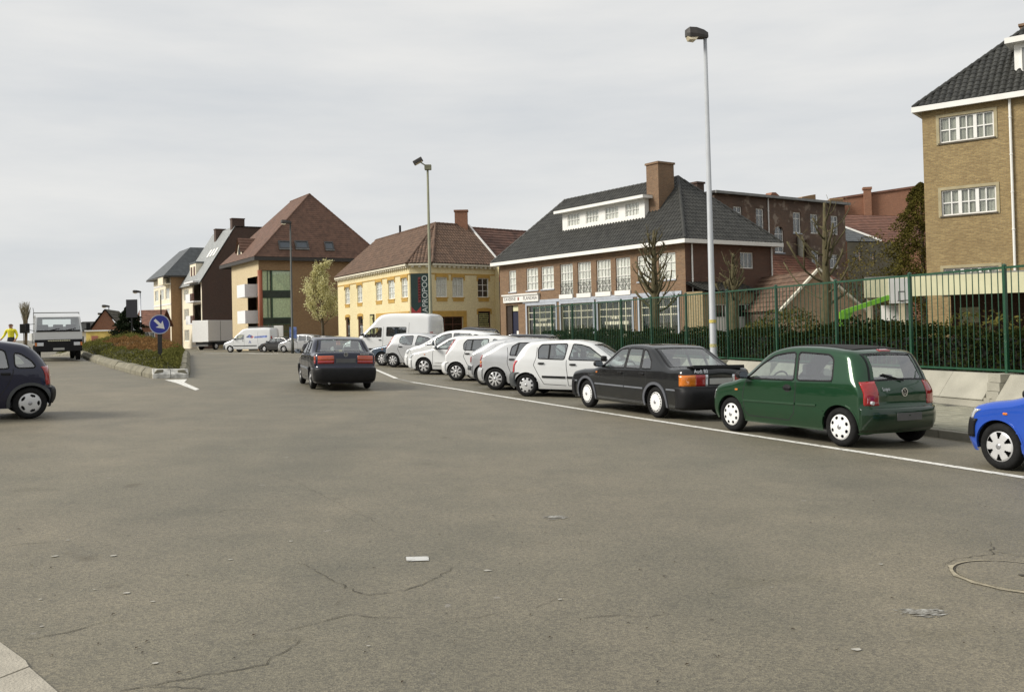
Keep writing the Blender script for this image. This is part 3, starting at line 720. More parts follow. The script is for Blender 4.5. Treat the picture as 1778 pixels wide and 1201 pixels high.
BR_SC = brick('brick_school', (.38, .275, .125), (.25, .172, .078), (.29, .23, .125), dirt=.35, dirtcol=(.14, .085, .035), bump=.9)
BR_YE = brick('brick_yellow', (.74, .64, .37), (.69, .585, .325), (.66, .575, .37), dirt=.2, dirtcol=(.34, .25, .10), bump=.2, bw=.22, bh=.07)
BR_OC = mat('ochre_trim', (.47, .285, .065), .8, var=.12, scale=4)
BR_B3 = brick('brick_tan', (.33, .19, .085), (.25, .135, .06), (.27, .20, .12), dirt=.25, dirtcol=(.13, .07, .03))
BR_OLD = brick('brick_old', (.15, .078, .050), (.095, .052, .036), (.15, .115, .085), dirt=.65, dirtcol=(.035, .03, .026), patch=(.26, .205, .16))
BR_RED = brick('brick_red', (.31, .125, .062), (.24, .092, .047), (.24, .155, .11), dirt=.2, dirtcol=(.14, .06, .035))
BR_DK = brick('brick_dark', (.085, .045, .032), (.062, .033, .024), (.09, .065, .05), dirt=.3)
TL_DK = mat('tile_dark', (.030, .030, .026), .6, var=.45, scale=2.2, bump=.2, bscale=25, detail=8)
TL_RB = mat('tile_redbrown', (.120, .071, .045), .75, var=.38, scale=2.6, bump=.2, bscale=25, detail=8)
TL_RD = mat('tile_red', (.165, .075, .048), .75, var=.35, scale=2.6, bump=.2, bscale=25, detail=8)
TL_BR = mat('tile_brown', (.125, .066, .043), .75, var=.28, scale=2.2, bump=.2, bscale=25, detail=8)
SLATE = mat('slate', (.075, .083, .088), .5, var=.25, scale=2, bump=.2, bscale=20)
SLATEL = mat('slate_pale', (.27, .28, .275), .55, var=.15, scale=2, bump=.15, bscale=20)
ZINC = mat('zinc', (.20, .20, .19), .5, metal=.3, var=.2, scale=3)
RENDER = mat('beige_render', (.74, .67, .52), .85, var=.08, scale=1.2, bump=.15, bscale=40)
BSTONE = mat('bluestone', (.40, .43, .48), .7, var=.1, scale=3)
TEXTD = mat('sign_ink', (.06, .055, .06), .7, var=.1)

# ================================================================== tavern house: two storeys, hipped dark roof, long dormer
A0 = np.array((-.80, 64.8)); B0 = np.array((9.35, 50.0)); LF = float(np.linalg.norm(B0 - A0)); dF = (B0 - A0) / LF
FL = Bld('tavern_house', A0[0], A0[1], math.atan2(dF[1], dF[0]), 'brown brick tavern house with dark hipped roof and long white dormer', 'house', z=-.1)
fr = FL.wall(0, 0, 0); DFL = 7.0; EZ = 6.22
def z4(zx, zy): return 860 + zx / 3.432, 270 + zy / 3.432
def op4(w, xl, yt, yb, xr, off=0.0):
    a = z4(xl, yt); b = z4(xr, yb); return w.op(a[0], a[1], z4(0, yb)[1], b[0], off)
ups = [op4(fr, *q) for q in ((80, 686, 816, 122), (184, 675, 808, 253), (273, 668, 800, 347))]
dor = [op4(fr, *q) for q in ((384, 650, 856, 460), (488, 637, 846, 568), (600, 626, 837, 686), (715, 614, 830, 803))]
upr = [op4(fr, *q) for q in ((845, 600, 750, 938), (970, 582, 740, 1072))]
shp = [op4(fr, *q) for q in ((190, 893, 1095, 358), (392, 885, 1095, 582), (612, 872, 1095, 812), (862, 858, 1095, 1086))]
shp = [(a, b, .35, d) for a, b, c, d in shp]
dr = op4(fr, 62, 895, 1095, 136); dr = (dr[0], dr[1], .12, dr[3])
zt = sum(o[3] for o in dor) / 4; zb = sum(o[2] for o in dor) / 4; dor = [(o[0], o[1], zb, zt) for o in dor]
z1 = sum(o[3] for o in ups + upr) / 5; z0 = sum(o[2] for o in ups + upr) / 5; ups = [(o[0], o[1], z0, z1) for o in ups]; upr = [(o[0], o[1], z0, z1) for o in upr]
zs_ = sum(o[3] for o in shp) / 4; shp = [(o[0], o[1], .35, zs_) for o in shp]
fr.panel(LF, 0, EZ, ups + dor + upr + shp + [dr], BR_FL, depth=.2)
side = FL.wall(LF, 0, math.pi / 2)
so1 = op4(side, 1458, 575, 672, 1537); so1 = (so1[0], so1[1], so1[2], so1[3])
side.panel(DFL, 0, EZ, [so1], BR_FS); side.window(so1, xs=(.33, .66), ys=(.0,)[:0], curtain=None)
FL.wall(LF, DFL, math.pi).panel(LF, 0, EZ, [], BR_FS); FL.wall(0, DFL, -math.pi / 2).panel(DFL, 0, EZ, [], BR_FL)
for i, o in enumerate(ups): fr.window(o, xs=(.5,) if i == 0 else (.33, .66), ys=(.33, .66), curtain=CURTAIN, sill=BSTONE, rec=.06)
for o in upr: fr.window(o, xs=(.33, .66), ys=(.33, .66), curtain=CURTAIN, sill=BSTONE, rec=.06)
IRON = mat('wrought_iron', (.03, .028, .026), .6, var=.2)
for o in dor:
    w = fr.window(o, xs=(.25, .5, .75), ys=(.28, .52, .76), curtain=CURTAIN, rec=.08)
    u0, u1 = o[0], o[1]; zr = o[2] + .28; mb = MB(); mb.bar((u0, -.03, zr + .62), (u1, -.03, zr + .62), .03, .03).bar((u0, -.03, zr), (u1, -.03, zr), .025, .025)
    h = (u1 - u0) / 2
    for k in (0, 1):
        a, b = u0 + k * h + .05, u0 + (k + 1) * h - .05
        for x in (a, b): mb.bar((x, -.03, zr), (x, -.03, zr + .62), .02, .02)
        mb.bar((a, -.03, zr), (b, -.03, zr + .62), .016, .016).bar((a, -.03, zr + .62), (b, -.03, zr), .016, .016)
    mb.build('railing', IRON, w)
    MB().box(u0 - .03, u1 + .03, -.10, .06, o[2] - .03, o[2] + .24).build('planter_ledge', WHITEPAINT, w)
# stone band, piers between the shop windows
band = fr.put(MB().box(shp[0][0] - .45, shp[3][1] + .35, -.06, -.003, zs_ + .16, zs_ + .34), 'stone_band', BSTONE)
for k, o in enumerate(shp):
    for x in (o[0] - .16, o[1] + .02): fr.put(MB().box(x, x + .14, -.045, -.003, .1, zs_ + .157), 'stone_pier', BSTONE)
    fr.put(MB().box(o[0] - .02, o[1] + .02, -.045, -.003, zs_ + .004, zs_ + .155), 'stone_lintel', BSTONE)
    w = fr.window(o, xs=(.2, .4, .6, .8), ys=(.70, .85), rec=.09, fr=mat('shop_frame', (.62, .60, .45), .5, var=.06), curtain=None, mw=.05)
LET = mat('window_lettering', (.72, .70, .55), .7, var=.1)
for o in (shp[0], shp[2]):
    cx = (o[0] + o[1]) / 2; ww = (o[1] - o[0])
    mb = MB(); n = 18
    for i in range(n):
        a0 = math.pi * (1.12 + .76 * i / n); a1 = math.pi * (1.12 + .76 * (i + .72) / n); r0, r1 = ww * .30, ww * .35; zc = 1.75
        mb.quad(*[(cx + r * math.cos(a), .102, zc + .75 * r * math.sin(a)) for r, a in ((r0, a0), (r0, a1), (r1, a1), (r1, a0))])
    wd = fr.put(mb, 'window_lettering', LET)
    mb = MB()          # painted words too faded to read
    for zq, x0, x1, h_ in ((1.98, -.34, .36, .2), (2.28, -.16, .14, .14)):
        x = cx + x0 * ww
        while x < cx + x1 * ww: q = random.uniform(.05, .16); mb.box(x, x + q, .099, .102, zq - h_ / 2 * random.uniform(.7, 1), zq + h_ / 2); x += q + random.uniform(.03, .06)
    mb.build('faded_words', LET, wd)
# entrance
mb = MB(); u0, u1, zz0, zz1 = dr; ww = u1 - u0
d_ = fr.put(MB().box(u0 + ww * .42, u1, .17, .22, zz0, zz1 - .45), 'door', mat('navy_door', (.018, .02, .045), .4, var=.1))
MB().box(u0 + ww * .7, u0 + ww * .85, .155, .168, zz0 + 1.25, zz0 + 1.5).build('notice', WHITEPAINT, d_)
MB().tube([(u0 + ww * .5, .12, zz0 + 1.0), (u0 + ww * .5, .12, zz0 + 1.15)], .015, 6).build('door_handle', ZINC, d_)
fr.put(MB().box(u0 + ww * .42, u1, .18, .21, zz1 - .40, zz1 - .02), 'transom_light', CREAMPAINT)
fr.put(MB().box(u0, u0 + ww * .40, .10, .2, zz0, zz1), 'door_surround', mat('dark_wood', (.03, .018, .012), .6, var=.2))
fr.put(MB().box(u0 - .1, u1 + .1, .9, .95, zz0, zz1), 'lobby_back', DARK)
# sign board TAVERNE FLANDRIA
a = z4(57, 832); b = z4(265, 825); u0, zt_ = fr.uz(*a); u1, _ = fr.uz(*b); zb_ = fr.uz(*z4(60, 880))[1]
SG = Bld('sign_board', FL.x, FL.y, FL.rz, 'white fascia board with dark letters above the tavern entrance', 'sign', z=FL.z); sw = SG.wall(0, 0, 0)
sb = sw.put(MB().box(u0, u1, -.16, -.01, zb_, zt_ - .1), 'board', WHITEPAINT, bevel=.01)
sw.put(MB().box(u0 - .08, u1 + .04, -.24, -.008, zt_ - .096, zt_), 'cornice', WHITEPAINT)
def wtext(W, name, body, size, material, u, z, y, sp=1.0, rot=0.0):
    o = textmesh(name, body, size, material, None, Matrix.Translation((u, y, z)) @ Matrix.Rotation(rot, 4, 'Y') @ Matrix.Rotation(math.pi / 2, 4, 'X'), spacing=sp)
    o.parent = W.b.root; o.location = (*W.l, 0); o.rotation_euler = (0, 0, W.rz); return o
zc = (zb_ + zt_ - .1) / 2; wb_ = u1 - u0
wtext(sw, 'lettering', 'TAVERNE', .34, TEXTD, u0 + wb_ * .2, zc, -.164); wtext(sw, 'lettering', 'FLANDRIA', .34, TEXTD, u0 + wb_ * .78, zc, -.164)
sw.put(MB().box(u0 + wb_ * .43, u0 + wb_ * .47, -.166, -.162, zc - .1, zc + .12), 'emblem', mat('sign_red', (.3, .1, .08), .6))
# roof
ov = .42; RX0, RX1 = 3.1, LF - 3.9; RZ = 10.5
E = [(-ov, -ov, EZ + .12), (LF + ov, -ov, EZ + .12), (LF + ov, DFL + ov, EZ + .12), (-ov, DFL + ov, EZ + .12)]; Ra = (RX0, DFL / 2, RZ); Rb = (RX1, DFL / 2, RZ)
roof(FL.root, [[E[0], E[1], Rb, Ra], [E[1], E[2], Rb], [E[2], E[3], Ra, Rb], [E[3], E[0], Ra]], .26, .34, TL_DK, amp=.036, step=.018, caps=[(Ra, Rb), (E[1], Rb), (E[0], Ra), (E[2], Rb), (E[3], Ra)])
ring(FL, -ov - .05, LF + ov + .05, -ov - .05, DFL + ov + .05, EZ - .08, EZ + .14, .12, WHITEPAINT, 'gutter')
MB().box(-ov + .072, LF + ov - .072, -ov + .072, DFL + ov - .072, EZ - .05, EZ - .006).build('soffit', WHITEPAINT, FL.root)
downpipe(side, .45, 2.2, EZ - .1); downpipe(side, DFL - .12, .3, EZ - .1)
# long dormer
dy = 1.15; dw = FL.wall(0, dy, 0)
l, zb1 = dw.uz(*z4(403, 512)); _, zt1 = dw.uz(*z4(403, 428)); r_, _ = dw.uz(*z4(893, 440)); zb1 = EZ + .12 + (dy + ov) * (RZ - EZ - .12) / (DFL / 2 + ov) + .04; zt1 = zb1 + 1.12
dops = [op4(dw, *q) for q in ((432, 430, 498, 505), (540, 412, 482, 617), (655, 394, 465, 735), (775, 374, 450, 858))]
dops = [(o[0], o[1], zb1 + .22, zt1 - .1) for o in dops]
zd = zt1 + .05
dm = dw.panel(r_, zb1 - .3, zt1, dops, WHITEPAINT, u0=l, depth=.08, name='dormer_front')
for o in dops: dw.window(o, xs=(.25, .5, .75), ys=(.5,), rec=.03, curtain=CURTAIN, fw=.045, mw=.03, back=True)
sl = (RZ - EZ - .12) / (DFL / 2 + ov); yb_ = (zd - EZ - .12) / sl - ov
for x in (l + .001, r_ - .001):
    dw.put(MB().add([(x, 0, zb1 - .1), (x, 0, zt1), (x, yb_ - dy, zt1)], [(0, 1, 2)]), 'dormer_cheek', WHITEPAINT)
dw.put(MB().box(l - .35, r_ + .35, -.45, yb_ - dy + .5, zt1 + .004, zt1 + .17), 'dormer_roof', WHITEPAINT)
dw.put(MB().box(l - .33, r_ + .33, -.42, yb_ - dy + .5, zt1 + .172, zt1 + .20), 'dormer_zinc', ZINC)
# chimneys
cu, _ = FL.wall(0, 1.6, 0).uz(*z4(932, 320)); chimney(FL.root, cu + .25, 2.1, EZ + 1.5, 11.25, 1.0, 1.25, BR_FL, capm=BR_FL)
cq = FL.wall(0, DFL - 1.2, 0).uz(1209, 317); chimney(FL.root, cq[0], DFL - 1.2, EZ + 1.0, cq[1], .7, .6, BR_DK, capm=BR_DK)
# low rear extension with two white doors and tile coping
EX = Bld('side_extension', *(side.O + side.n * -1.2), FL.rz + math.pi / 2, 'low beige brick extension with two white doors and tiled coping', 'building', z=-.1)
ew = EX.wall(0, 0, 0)
def zz(zx, zy): return 1200 + zx / 8.89, 480 + zy / 8.89
e1_ = ew.op(*zz(360, 425), zz(0, 1010)[1], zz(560, 0)[0]); e2_ = ew.op(*zz(735, 390), zz(0, 1000)[1], zz(915, 0)[0]); e1_ = (e1_[0], e1_[1], .45, e1_[3]); e2_ = (e2_[0], e2_[1], .45, e1_[3])
EL = ew.uz(*zz(975, 300))[0]
ztop = ew.uz(*zz(100, 225))[1]
ew.panel(EL, 0, ztop, [e1_, e2_], BR_BE); EX.wall(EL, 0, math.pi / 2).panel(1.18, 0, ztop, [], BR_BE); EX.wall(0, 1.18, -math.pi / 2).panel(1.18, 0, ztop, [], BR_BE)
for o in (e1_, e2_):
    ew.window((o[0], o[1], o[3] - .75, o[3]), xs=(.72,), rec=.07); ew.put(MB().box(o[0], o[1], .08, .12, o[2], o[3] - .76), 'door_leaf', WHITEPAINT)
roof(EX.root, [[(-.1, -.22, ztop - .02), (EL + .1, -.22, ztop - .02), (EL + .1, 1.17, ztop + .5), (-.1, 1.17, ztop + .5)]], .26, .34, TL_DK)

# ================================================================== yellow corner cafe
L0 = np.array((-15.4, 82.7)); C1 = np.array((-7.32, 67.0)); C2 = np.array((-5.75, 67.0)); R0 = np.array((-.92, 71.3)); YE = 6.36
YC = Bld('corner_cafe', L0[0], L0[1], 0.0, 'yellow painted corner cafe with red brown tiled roof and ochre window trim', 'cafe')
def wseg(b, P, Q): d = Q - P; return b.wall(P[0] - b.x, P[1] - b.y, math.atan2(d[1], d[0])), float(np.linalg.norm(d))
lw, lL = wseg(YC, L0, C1); cw, cL = wseg(YC, C1, C2); rw_, rL = wseg(YC, C2, R0)
def z3(zx, zy): return 560 + zx / 4.0025, 360 + zy / 4.0025
def op3(w, xl, yt, yb, xr): return w.op(*z3(xl, yt), z3(0, yb)[1], z3(xr, 0)[0])
lu = [op3(lw, *q) for q in ((155, 553, 668, 188), (240, 543, 665, 275), (370, 524, 652, 412), (455, 512, 642, 500), (547, 500, 632, 590))]
zz0 = np.mean([o[2] for o in lu]); zz1 = np.mean([o[3] for o in lu]); lu = [(o[0], o[1], zz0, zz1) for o in lu]
ll = [op3(lw, *q) for q in ((162, 765, 905, 190), (247, 757, 905, 280))]; ll = [(o[0], o[1], .15, ll[0][3]) for o in ll]
ls = op3(lw, 385, 775, 900, 600); ls = (ls[0], min(ls[1], lL - .4), .4, ls[3])
lw.panel(lL, 0, YE, lu + ll + [ls], BR_YE, depth=.18)
ru = [op3(rw_, *q) for q in ((788, 486, 626, 866), (901, 486, 626, 980), (1078, 490, 622, 1154))]
zz0 = np.mean([o[2] for o in ru]); zz1 = np.mean([o[3] for o in ru]); ru = [(max(.1, o[0]), o[1], zz0, zz1) for o in ru]
rs = op3(rw_, 790, 760, 905, 976); rs = (max(.25, rs[0]), rs[1], .3, rs[3]); rp_ = op3(rw_, 1080, 722, 860, 1166); 
rw_.panel(rL, 0, YE, ru + [rs, rp_], BR_YE, depth=.18); cw.panel(cL, 0, YE, [], BR_YE)
DP = 7.2
inL = lw.n * DP; inR = rw_.n * DP
for P, Q in ((R0, R0 + inR), (L0 + inL, L0)):
    w_, l_ = wseg(YC, P, Q); w_.panel(l_, 0, YE, [], BR_YE, gable=[(0, YE), (l_, YE), (l_ / 2, 9.9)])
J2 = C1 + lw.n * DP; w_, l_ = wseg(YC, J2, L0 + inL); w_.panel(l_, 0, YE, [], BR_YE)
BRN = mat('brown_frame', (.13, .05, .03), .6, var=.15)
def trim(W, o, extra=.1, name='window_trim'):
    """ochre arched head with ears and an apron below the sill"""
    u0, u1, a, b = o; n = 8; top = []; bot = []
    for i in range(n + 1):
        t = i / n; top.append((u0 - extra + (u1 - u0 + 2 * extra) * t, b + .17 + .09 * math.sin(math.pi * t))); bot.append((u0 + (u1 - u0) * t, b + .015))
    poly = [(u0 - extra, b - .22), *top, (u1 + extra, b - .22), (u1 + .005, b - .22)] + bot[::-1] + [(u0 - .005, b - .22)]
    W.put(MB().plate(poly, -.05, -.003), name, BR_OC)
    W.put(MB().plate([(u0 + .03, a - .3), (u1 - .03, a - .3), (u1 - .03, a - .075), (u0 + .03, a - .075)], -.03, -.003), 'window_apron', BR_OC)
for o in lu: lw.window(o, xs=(.5,), ys=(.33, .66), curtain=CURTAIN, sill=BR_OC); trim(lw, o)
for i, o in enumerate(ru): rw_.window(o, xs=(.5,), ys=(.33, .66) if i == 2 else (.66,), curtain=CURTAIN if i < 2 else None, sill=BR_OC); trim(rw_, o)
for o in ll:
    lw.window((o[0], o[1], o[2], o[3]), xs=(), ys=(.8,), fr=BRN, fw=.09, name='door_window'); trim(lw, o)
SHOPG = glass('shop_glass', (.30, .30, .28))
for W, o in ((lw, ls), (rw_, rs)):
    W.window(o, xs=(.33, .66), ys=(.78,), fr=BRN, fw=.07, gl=SHOPG, rec=.12, name='shop_window')
    W.put(MB().box(o[0] - .32, o[1] + .32, -.055, -.003, o[3] + .005, o[3] + .42), 'shop_lintel', BR_OC)
    for x in (o[0] - .32, o[1] + .005): W.put(MB().box(x, x + .315, -.05, -.003, .1, o[3] + .002), 'shop_pier', BR_OC)
rw_.window(rp_, xs=(), ys=(), fr=BRN, rec=.04, fw=.05, gl=mat('menu_board', (.015, .02, .016), .5, var=.1), name='menu_window', back=False); trim(rw_, rp_)
MENU = mat('menu_letters', (.50, .48, .20), .7, var=.3, scale=30)
mb = MB(); hh = rp_[3] - rp_[2]
for i in range(8):
    z = rp_[3] - .2 - i * (hh - .3) / 8; x = rp_[0] + .14
    while x < rp_[1] - .2: q = random.uniform(.05, .16); mb.box(x, x + q, .060, .064, z - .045 * random.uniform(.6, 1.2), z + .03); x += q + .03
rw_.put(mb, 'menu_text', MENU)
# cornice with dentils
for W, l_ in ((lw, lL), (cw, cL), (rw_, rL)):
    W.put(MB().box(-.02, l_ + .02, -.30, -.003, YE + .0, YE + .14), 'cornice', mat('cornice_paint', (.60, .56, .44), .7, var=.12, scale=4))
    mb = MB(); k = int(l_ / .42)
    for i in range(k): x = (i + .3) * l_ / k; mb.box(x, x + .2, -.22, -.004, YE - .14, YE - .004)
    W.put(mb, 'dentils', MATS['cornice_paint'])
    W.put(MB().box(0, l_, -.04, -.003, YE - .62, YE - .55), 'string_course', BR_OC)
def yl(p, z): return (p[0] - YC.x, p[1] - YC.y, z)
JR = np.array((-5.75, 71.8)); RZ4 = 9.9; oe = .32
Le = L0 - lw.n * oe; C1e = C1 - lw.n * oe * .6 - np.array((0, oe * .4)); C2e = C2 - rw_.n * oe * .6 - np.array((0, oe * .4)); Re = R0 - rw_.n * oe
LR = L0 + lw.n * DP / 2; RR = R0 + rw_.n * DP / 2; ez = YE + .16
Lb = L0 + lw.n * (DP + .3); Rbk = R0 + rw_.n * (DP + .3); JB = C1 + lw.n * (DP + .3) - lw.d * 2.0
roof(YC.root, [[yl(Le, ez), yl(C1e, ez), yl(JR, RZ4), yl(LR, RZ4)], [yl(C1e, ez), yl(C2e, ez), yl(JR, RZ4)], [yl(C2e, ez), yl(Re, ez), yl(RR, RZ4), yl(JR, RZ4)],
               [yl(JB, ez), yl(Lb, ez), yl(LR, RZ4), yl(JR, RZ4)]], .26, .36, TL_RB, caps=[(yl(LR, RZ4), yl(JR, RZ4)), (yl(JR, RZ4), yl(RR, RZ4)), (yl(C1e, ez), yl(JR, RZ4)), (yl(C2e, ez), yl(JR, RZ4))], sub=4, amp=.03, step=.02)
MB().bar(yl(Re, ez + .06), yl(RR, RZ4 + .1), .16, .12).build('verge', WHITEPAINT, YC.root)
ch_ = yl(RR - rw_.d * .7, 0); chimney(YC.root, ch_[0], ch_[1], 8.8, 11.1, 1.0, .7, BR_RED, capm=BR_RED)
MB().tube([yl(LR * .55 + JR * .45, RZ4 - .3), yl(LR * .55 + JR * .45, RZ4 + .7)], .09, 8).build('flue', BLACKPL, YC.root)
# banner APROPOO on the chamfer
BN = Bld('cafe_banner', C1[0], C1[1], 0.0, 'tall dark green banner with red chevron and vertical white lettering', 'banner'); bw_ = BN.wall(0, 0, math.atan2(C2[1] - C1[1], C2[0] - C1[0]))
b0, bt = bw_.uz(*z3(611, 460), -.12); b1, _ = bw_.uz(*z3(748, 458), -.12); bb = bw_.uz(*z3(618, 765), -.12)[1]
BG = mat('banner_green', (.012, .035, .032), .6, var=.12, scale=2); BRD = mat('banner_red', (.34, .035, .035), .6, var=.12, scale=2)
bw_.put(MB().box(b0, b1, -.12, -.06, bb, bt), 'cloth', BG)
mb = MB(); wd = b1 - b0
mb.plate([(b0 + .01, bb), (b0 + wd * .5, bb), (b0 + wd * .5, bb + wd * .55), (b0 + wd * .25, bb + wd * .28), (b0 + .01, bb + wd * .55)], -.126, -.121); bw_.put(mb, 'chevron', BRD)
for s_ in range(9): 
    zz_ = bb + wd * .75 + s_ * (bt - bb - wd) / 9
    bw_.put(MB().plate([(b0 + wd * .36, zz_), (b0 + wd * .50, zz_ + .03), (b0 + wd * .50, zz_ + .30), (b0 + wd * .38, zz_ + .26)], -.125, -.121), 'red_letter', mat('banner_dull_red', (.17, .028, .028), .6, var=.12))
wtext(bw_, 'lettering', 'APROPOO', .56, mat('banner_white', (.50, .54, .52), .7, var=.05), b0 + wd * .72, (bb + bt) / 2 + .1, -.126, sp=1.0, rot=-math.pi / 2)
# beer sign on a bracket between cafe and tavern
bs = empty('hanging_sign', (*(R0 - rw_.d * .35 - rw_.n * .05), 0), rw_.rz); tag(bs, 'small red and blue light box sign on the yellow wall', 'sign')
MB().box(-.04, .04, -.75, -.12, 3.9, 5.3).build('light_box', mat('sign_blue', (.10, .14, .40), .4, var=.2, scale=3), bs, bevel=.02)
MB().box(-.05, .05, -.80, -.07, 5.25, 5.75).build('top_panel', mat('sign_redpaint', (.45, .05, .05), .4), bs, bevel=.03); MB().bar((0, -.1, 5.0), (0, 0.05, 5.0), .05, .05).build('bracket', IRON, bs)
mbx = empty('menu_case', (*(L0 + lw.d * lw.uz(*z3(350, 800))[0] - lw.n * .06), 0), lw.rz); tag(mbx, 'tall pinned menu board with yellow text on the cafe wall', 'menu board')
mz1 = lw.uz(*z3(350, 742))[1]; mz0 = lw.uz(*z3(350, 890))[1]; MB().box(-.42, .42, -.05, .05, mz0, mz1).build('board', mat('menu_dark', (.05, .045, .02), .6), mbx)
mb = MB()
for i in range(10): z = mz1 - .2 - i * (mz1 - mz0 - .3) / 10; mb.box(-.34, .2 + random.uniform(-.1, .14), -.056, -.051, z - .07, z + .06)
mb.build('printed_text', mat('menu_yellow', (.5, .46, .2), .7, var=.3, scale=8), mbx)
ho = Bld('rear_terrace_house', *(R0 + rw_.d * .05 + rw_.n * .25), rw_.b.rz + rw_.rz, 'terrace house with darker red tiled roof between cafe and tavern', 'house')
ho.wall(0, 0, 0).panel(10, 0, YE - .1, [], BR_FS); shell(ho, 10, 7, 0, YE - .1, BR_FS)
roof(ho.root, [[(0, -.3, YE), (10.2, -.3, YE), (10.2, 3.5, 9.75), (0, 3.5, 9.75)], [(10.2, 7.3, YE), (0, 7.3, YE), (0, 3.5, 9.75), (10.2, 3.5, 9.75)]], .26, .36, mat('tile_weathered', (.12, .06, .042), .75, var=.5, scale=1.6, bump=.2, bscale=25, detail=8), caps=[((0, 3.5, 9.75), (10.2, 3.5, 9.75))], sub=3)

# ================================================================== tan brick apartment house with glass corner bay and big brown roof
B3 = Bld('glass_bay_house', -26.0, 96.0, math.atan2(.521, .854), 'tan brick house with huge brown hipped roof and green glass corner bay', 'building')
f3 = B3.wall(0, 0, 0); s3 = B3.wall(0, 10.5, -math.pi / 2); E3 = 9.6; L3 = 13.4; D3 = 10.5
def z2(zx, zy): return 270 + zx / 4.0025, 330 + zy / 4.0025
g0 = f3.uz(*z2(745, 556)); g1 = f3.uz(*z2(950, 556)); gb = f3.uz(*z2(745, 1010))
bay = (-.0, g1[0], .2, g0[1])
f3.panel(L3, 0, E3, [(0.0, g1[0], 0.0, g0[1])], BR_B3, depth=.25, u0=0.0)
# left face: solid from u=0..(D3-3.2), recess next to the corner
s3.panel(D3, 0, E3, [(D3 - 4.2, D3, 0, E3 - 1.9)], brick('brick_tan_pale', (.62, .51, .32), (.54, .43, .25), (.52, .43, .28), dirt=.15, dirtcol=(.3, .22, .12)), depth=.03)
B3.wall(L3, 0, math.pi / 2).panel(D3, 0, E3, [], BR_B3); B3.wall(L3, D3, math.pi).panel(L3, 0, E3, [], BR_B3)
GRN = mat('green_metal', (.05, .10, .055), .5, var=.12); GG = glass('bay_glass', (.90, .94, .88))
zf = [f3.uz(*z2(800, q))[1] for q in (1015, 930, 890, 745, 700, 556)]      # floor lines of the bay
for a, b, cur in ((.15, zf[1], False), (zf[2], zf[3], True), (zf[4], zf[5], True)):
    w = f3.window((.25, g1[0], a, b), xs=(.33, .36), ys=() if cur else (.7,), fr=GRN, fw=.07, mw=.09, rec=.22, gl=GG, curtain=mat('bay_curtain', (.76, .78, .66), .9, var=.18, scale=6) if cur else None, name='bay_window')
for a, b in ((zf[1], zf[2]), (zf[3], zf[4])): f3.put(MB().box(.25, g1[0], .20, .32, a + .003, b - .003), 'spandrel', mat('spandrel', (.02, .032, .024), .35, var=.3, scale=3))
cs = B3.wall(1.9, 0, 0)
MB().box(.12, g1[0] - .05, .8, 5.0, zf[2] - .5, zf[2] - .25).build('floor_slab', CONCRETE, B3.root); MB().box(.12, g1[0] - .05, .8, 5.0, zf[4] - .5, zf[4] - .25).build('floor_slab', CONCRETE, B3.root)
MB().box(.95, 1.05, 2.3, 4.2, 0, E3 - 1.9).build('recess_wall', BR_B3, B3.root)
rcw = B3.wall(.9, 4.2, -math.pi / 2)
for a, b in ((.15, zf[1]), (zf[2], zf[3]), (zf[4], zf[5])): rcw.window((2.0, 4.0, a, b), xs=(.5,), fr=GRN, fw=.07, rec=.05, gl=GG, curtain=MATS['bay_curtain'], name='balcony_window')
MB().tube([(.18, .18, 0), (.18, .18, g0[1])], .24, 16).build('column', mat('red_column', (.30, .085, .04), .6, var=.1), B3.root, smooth=True)
for zq in (z2(0, 912)[1], z2(0, 725)[1]):
    zb = s3.uz(z2(660, 0)[0], zq, -1.0)[1]; a = D3 - 4.3
    s3.put(MB().box(a, a + 3.0, -1.1, .4, zb - .18, zb).box(a, a + 3.0, -1.1, -1.0, zb + .003, zb + 1.15).box(a, a + .1, -.998, -.01, zb + .003, zb + 1.15).box(a + 2.9, a + 3.0, -.998, .3, zb + .003, zb + 1.15), 'balcony', mat('balcony_white', (.72, .72, .72), .6, var=.05))
ap3 = (6.7, 3.2, 16.9); rb3 = (6.7, 9.75, 16.9); o3 = .55; ze = E3 + .05
e3 = [(-o3, -o3, ze), (L3 + o3, -o3, ze), (L3 + o3, D3 + 3, ze), (-o3, D3 + 3, ze)]
roof(B3.root, [[e3[0], e3[1], ap3], [e3[1], e3[2], rb3, ap3], [e3[2], e3[3], rb3], [e3[3], e3[0], ap3, rb3]], .30, .26, TL_BR, caps=[(ap3, rb3), (e3[0], ap3), (e3[1], ap3)], sub=2, amp=.012, step=.012)
ring(B3, -o3 - .04, L3 + o3 + .04, -o3 - .04, D3 + 3.04, E3 - .32, E3 + .045, .18, mat('dark_fascia', (.035, .03, .026), .6, var=.2), 'fascia')
MB().box(-o3 + .142, L3 + o3 - .142, -o3 + .142, D3 + 2.8, E3 - .20, E3 - .02).build('soffit', MATS['dark_fascia'], B3.root)
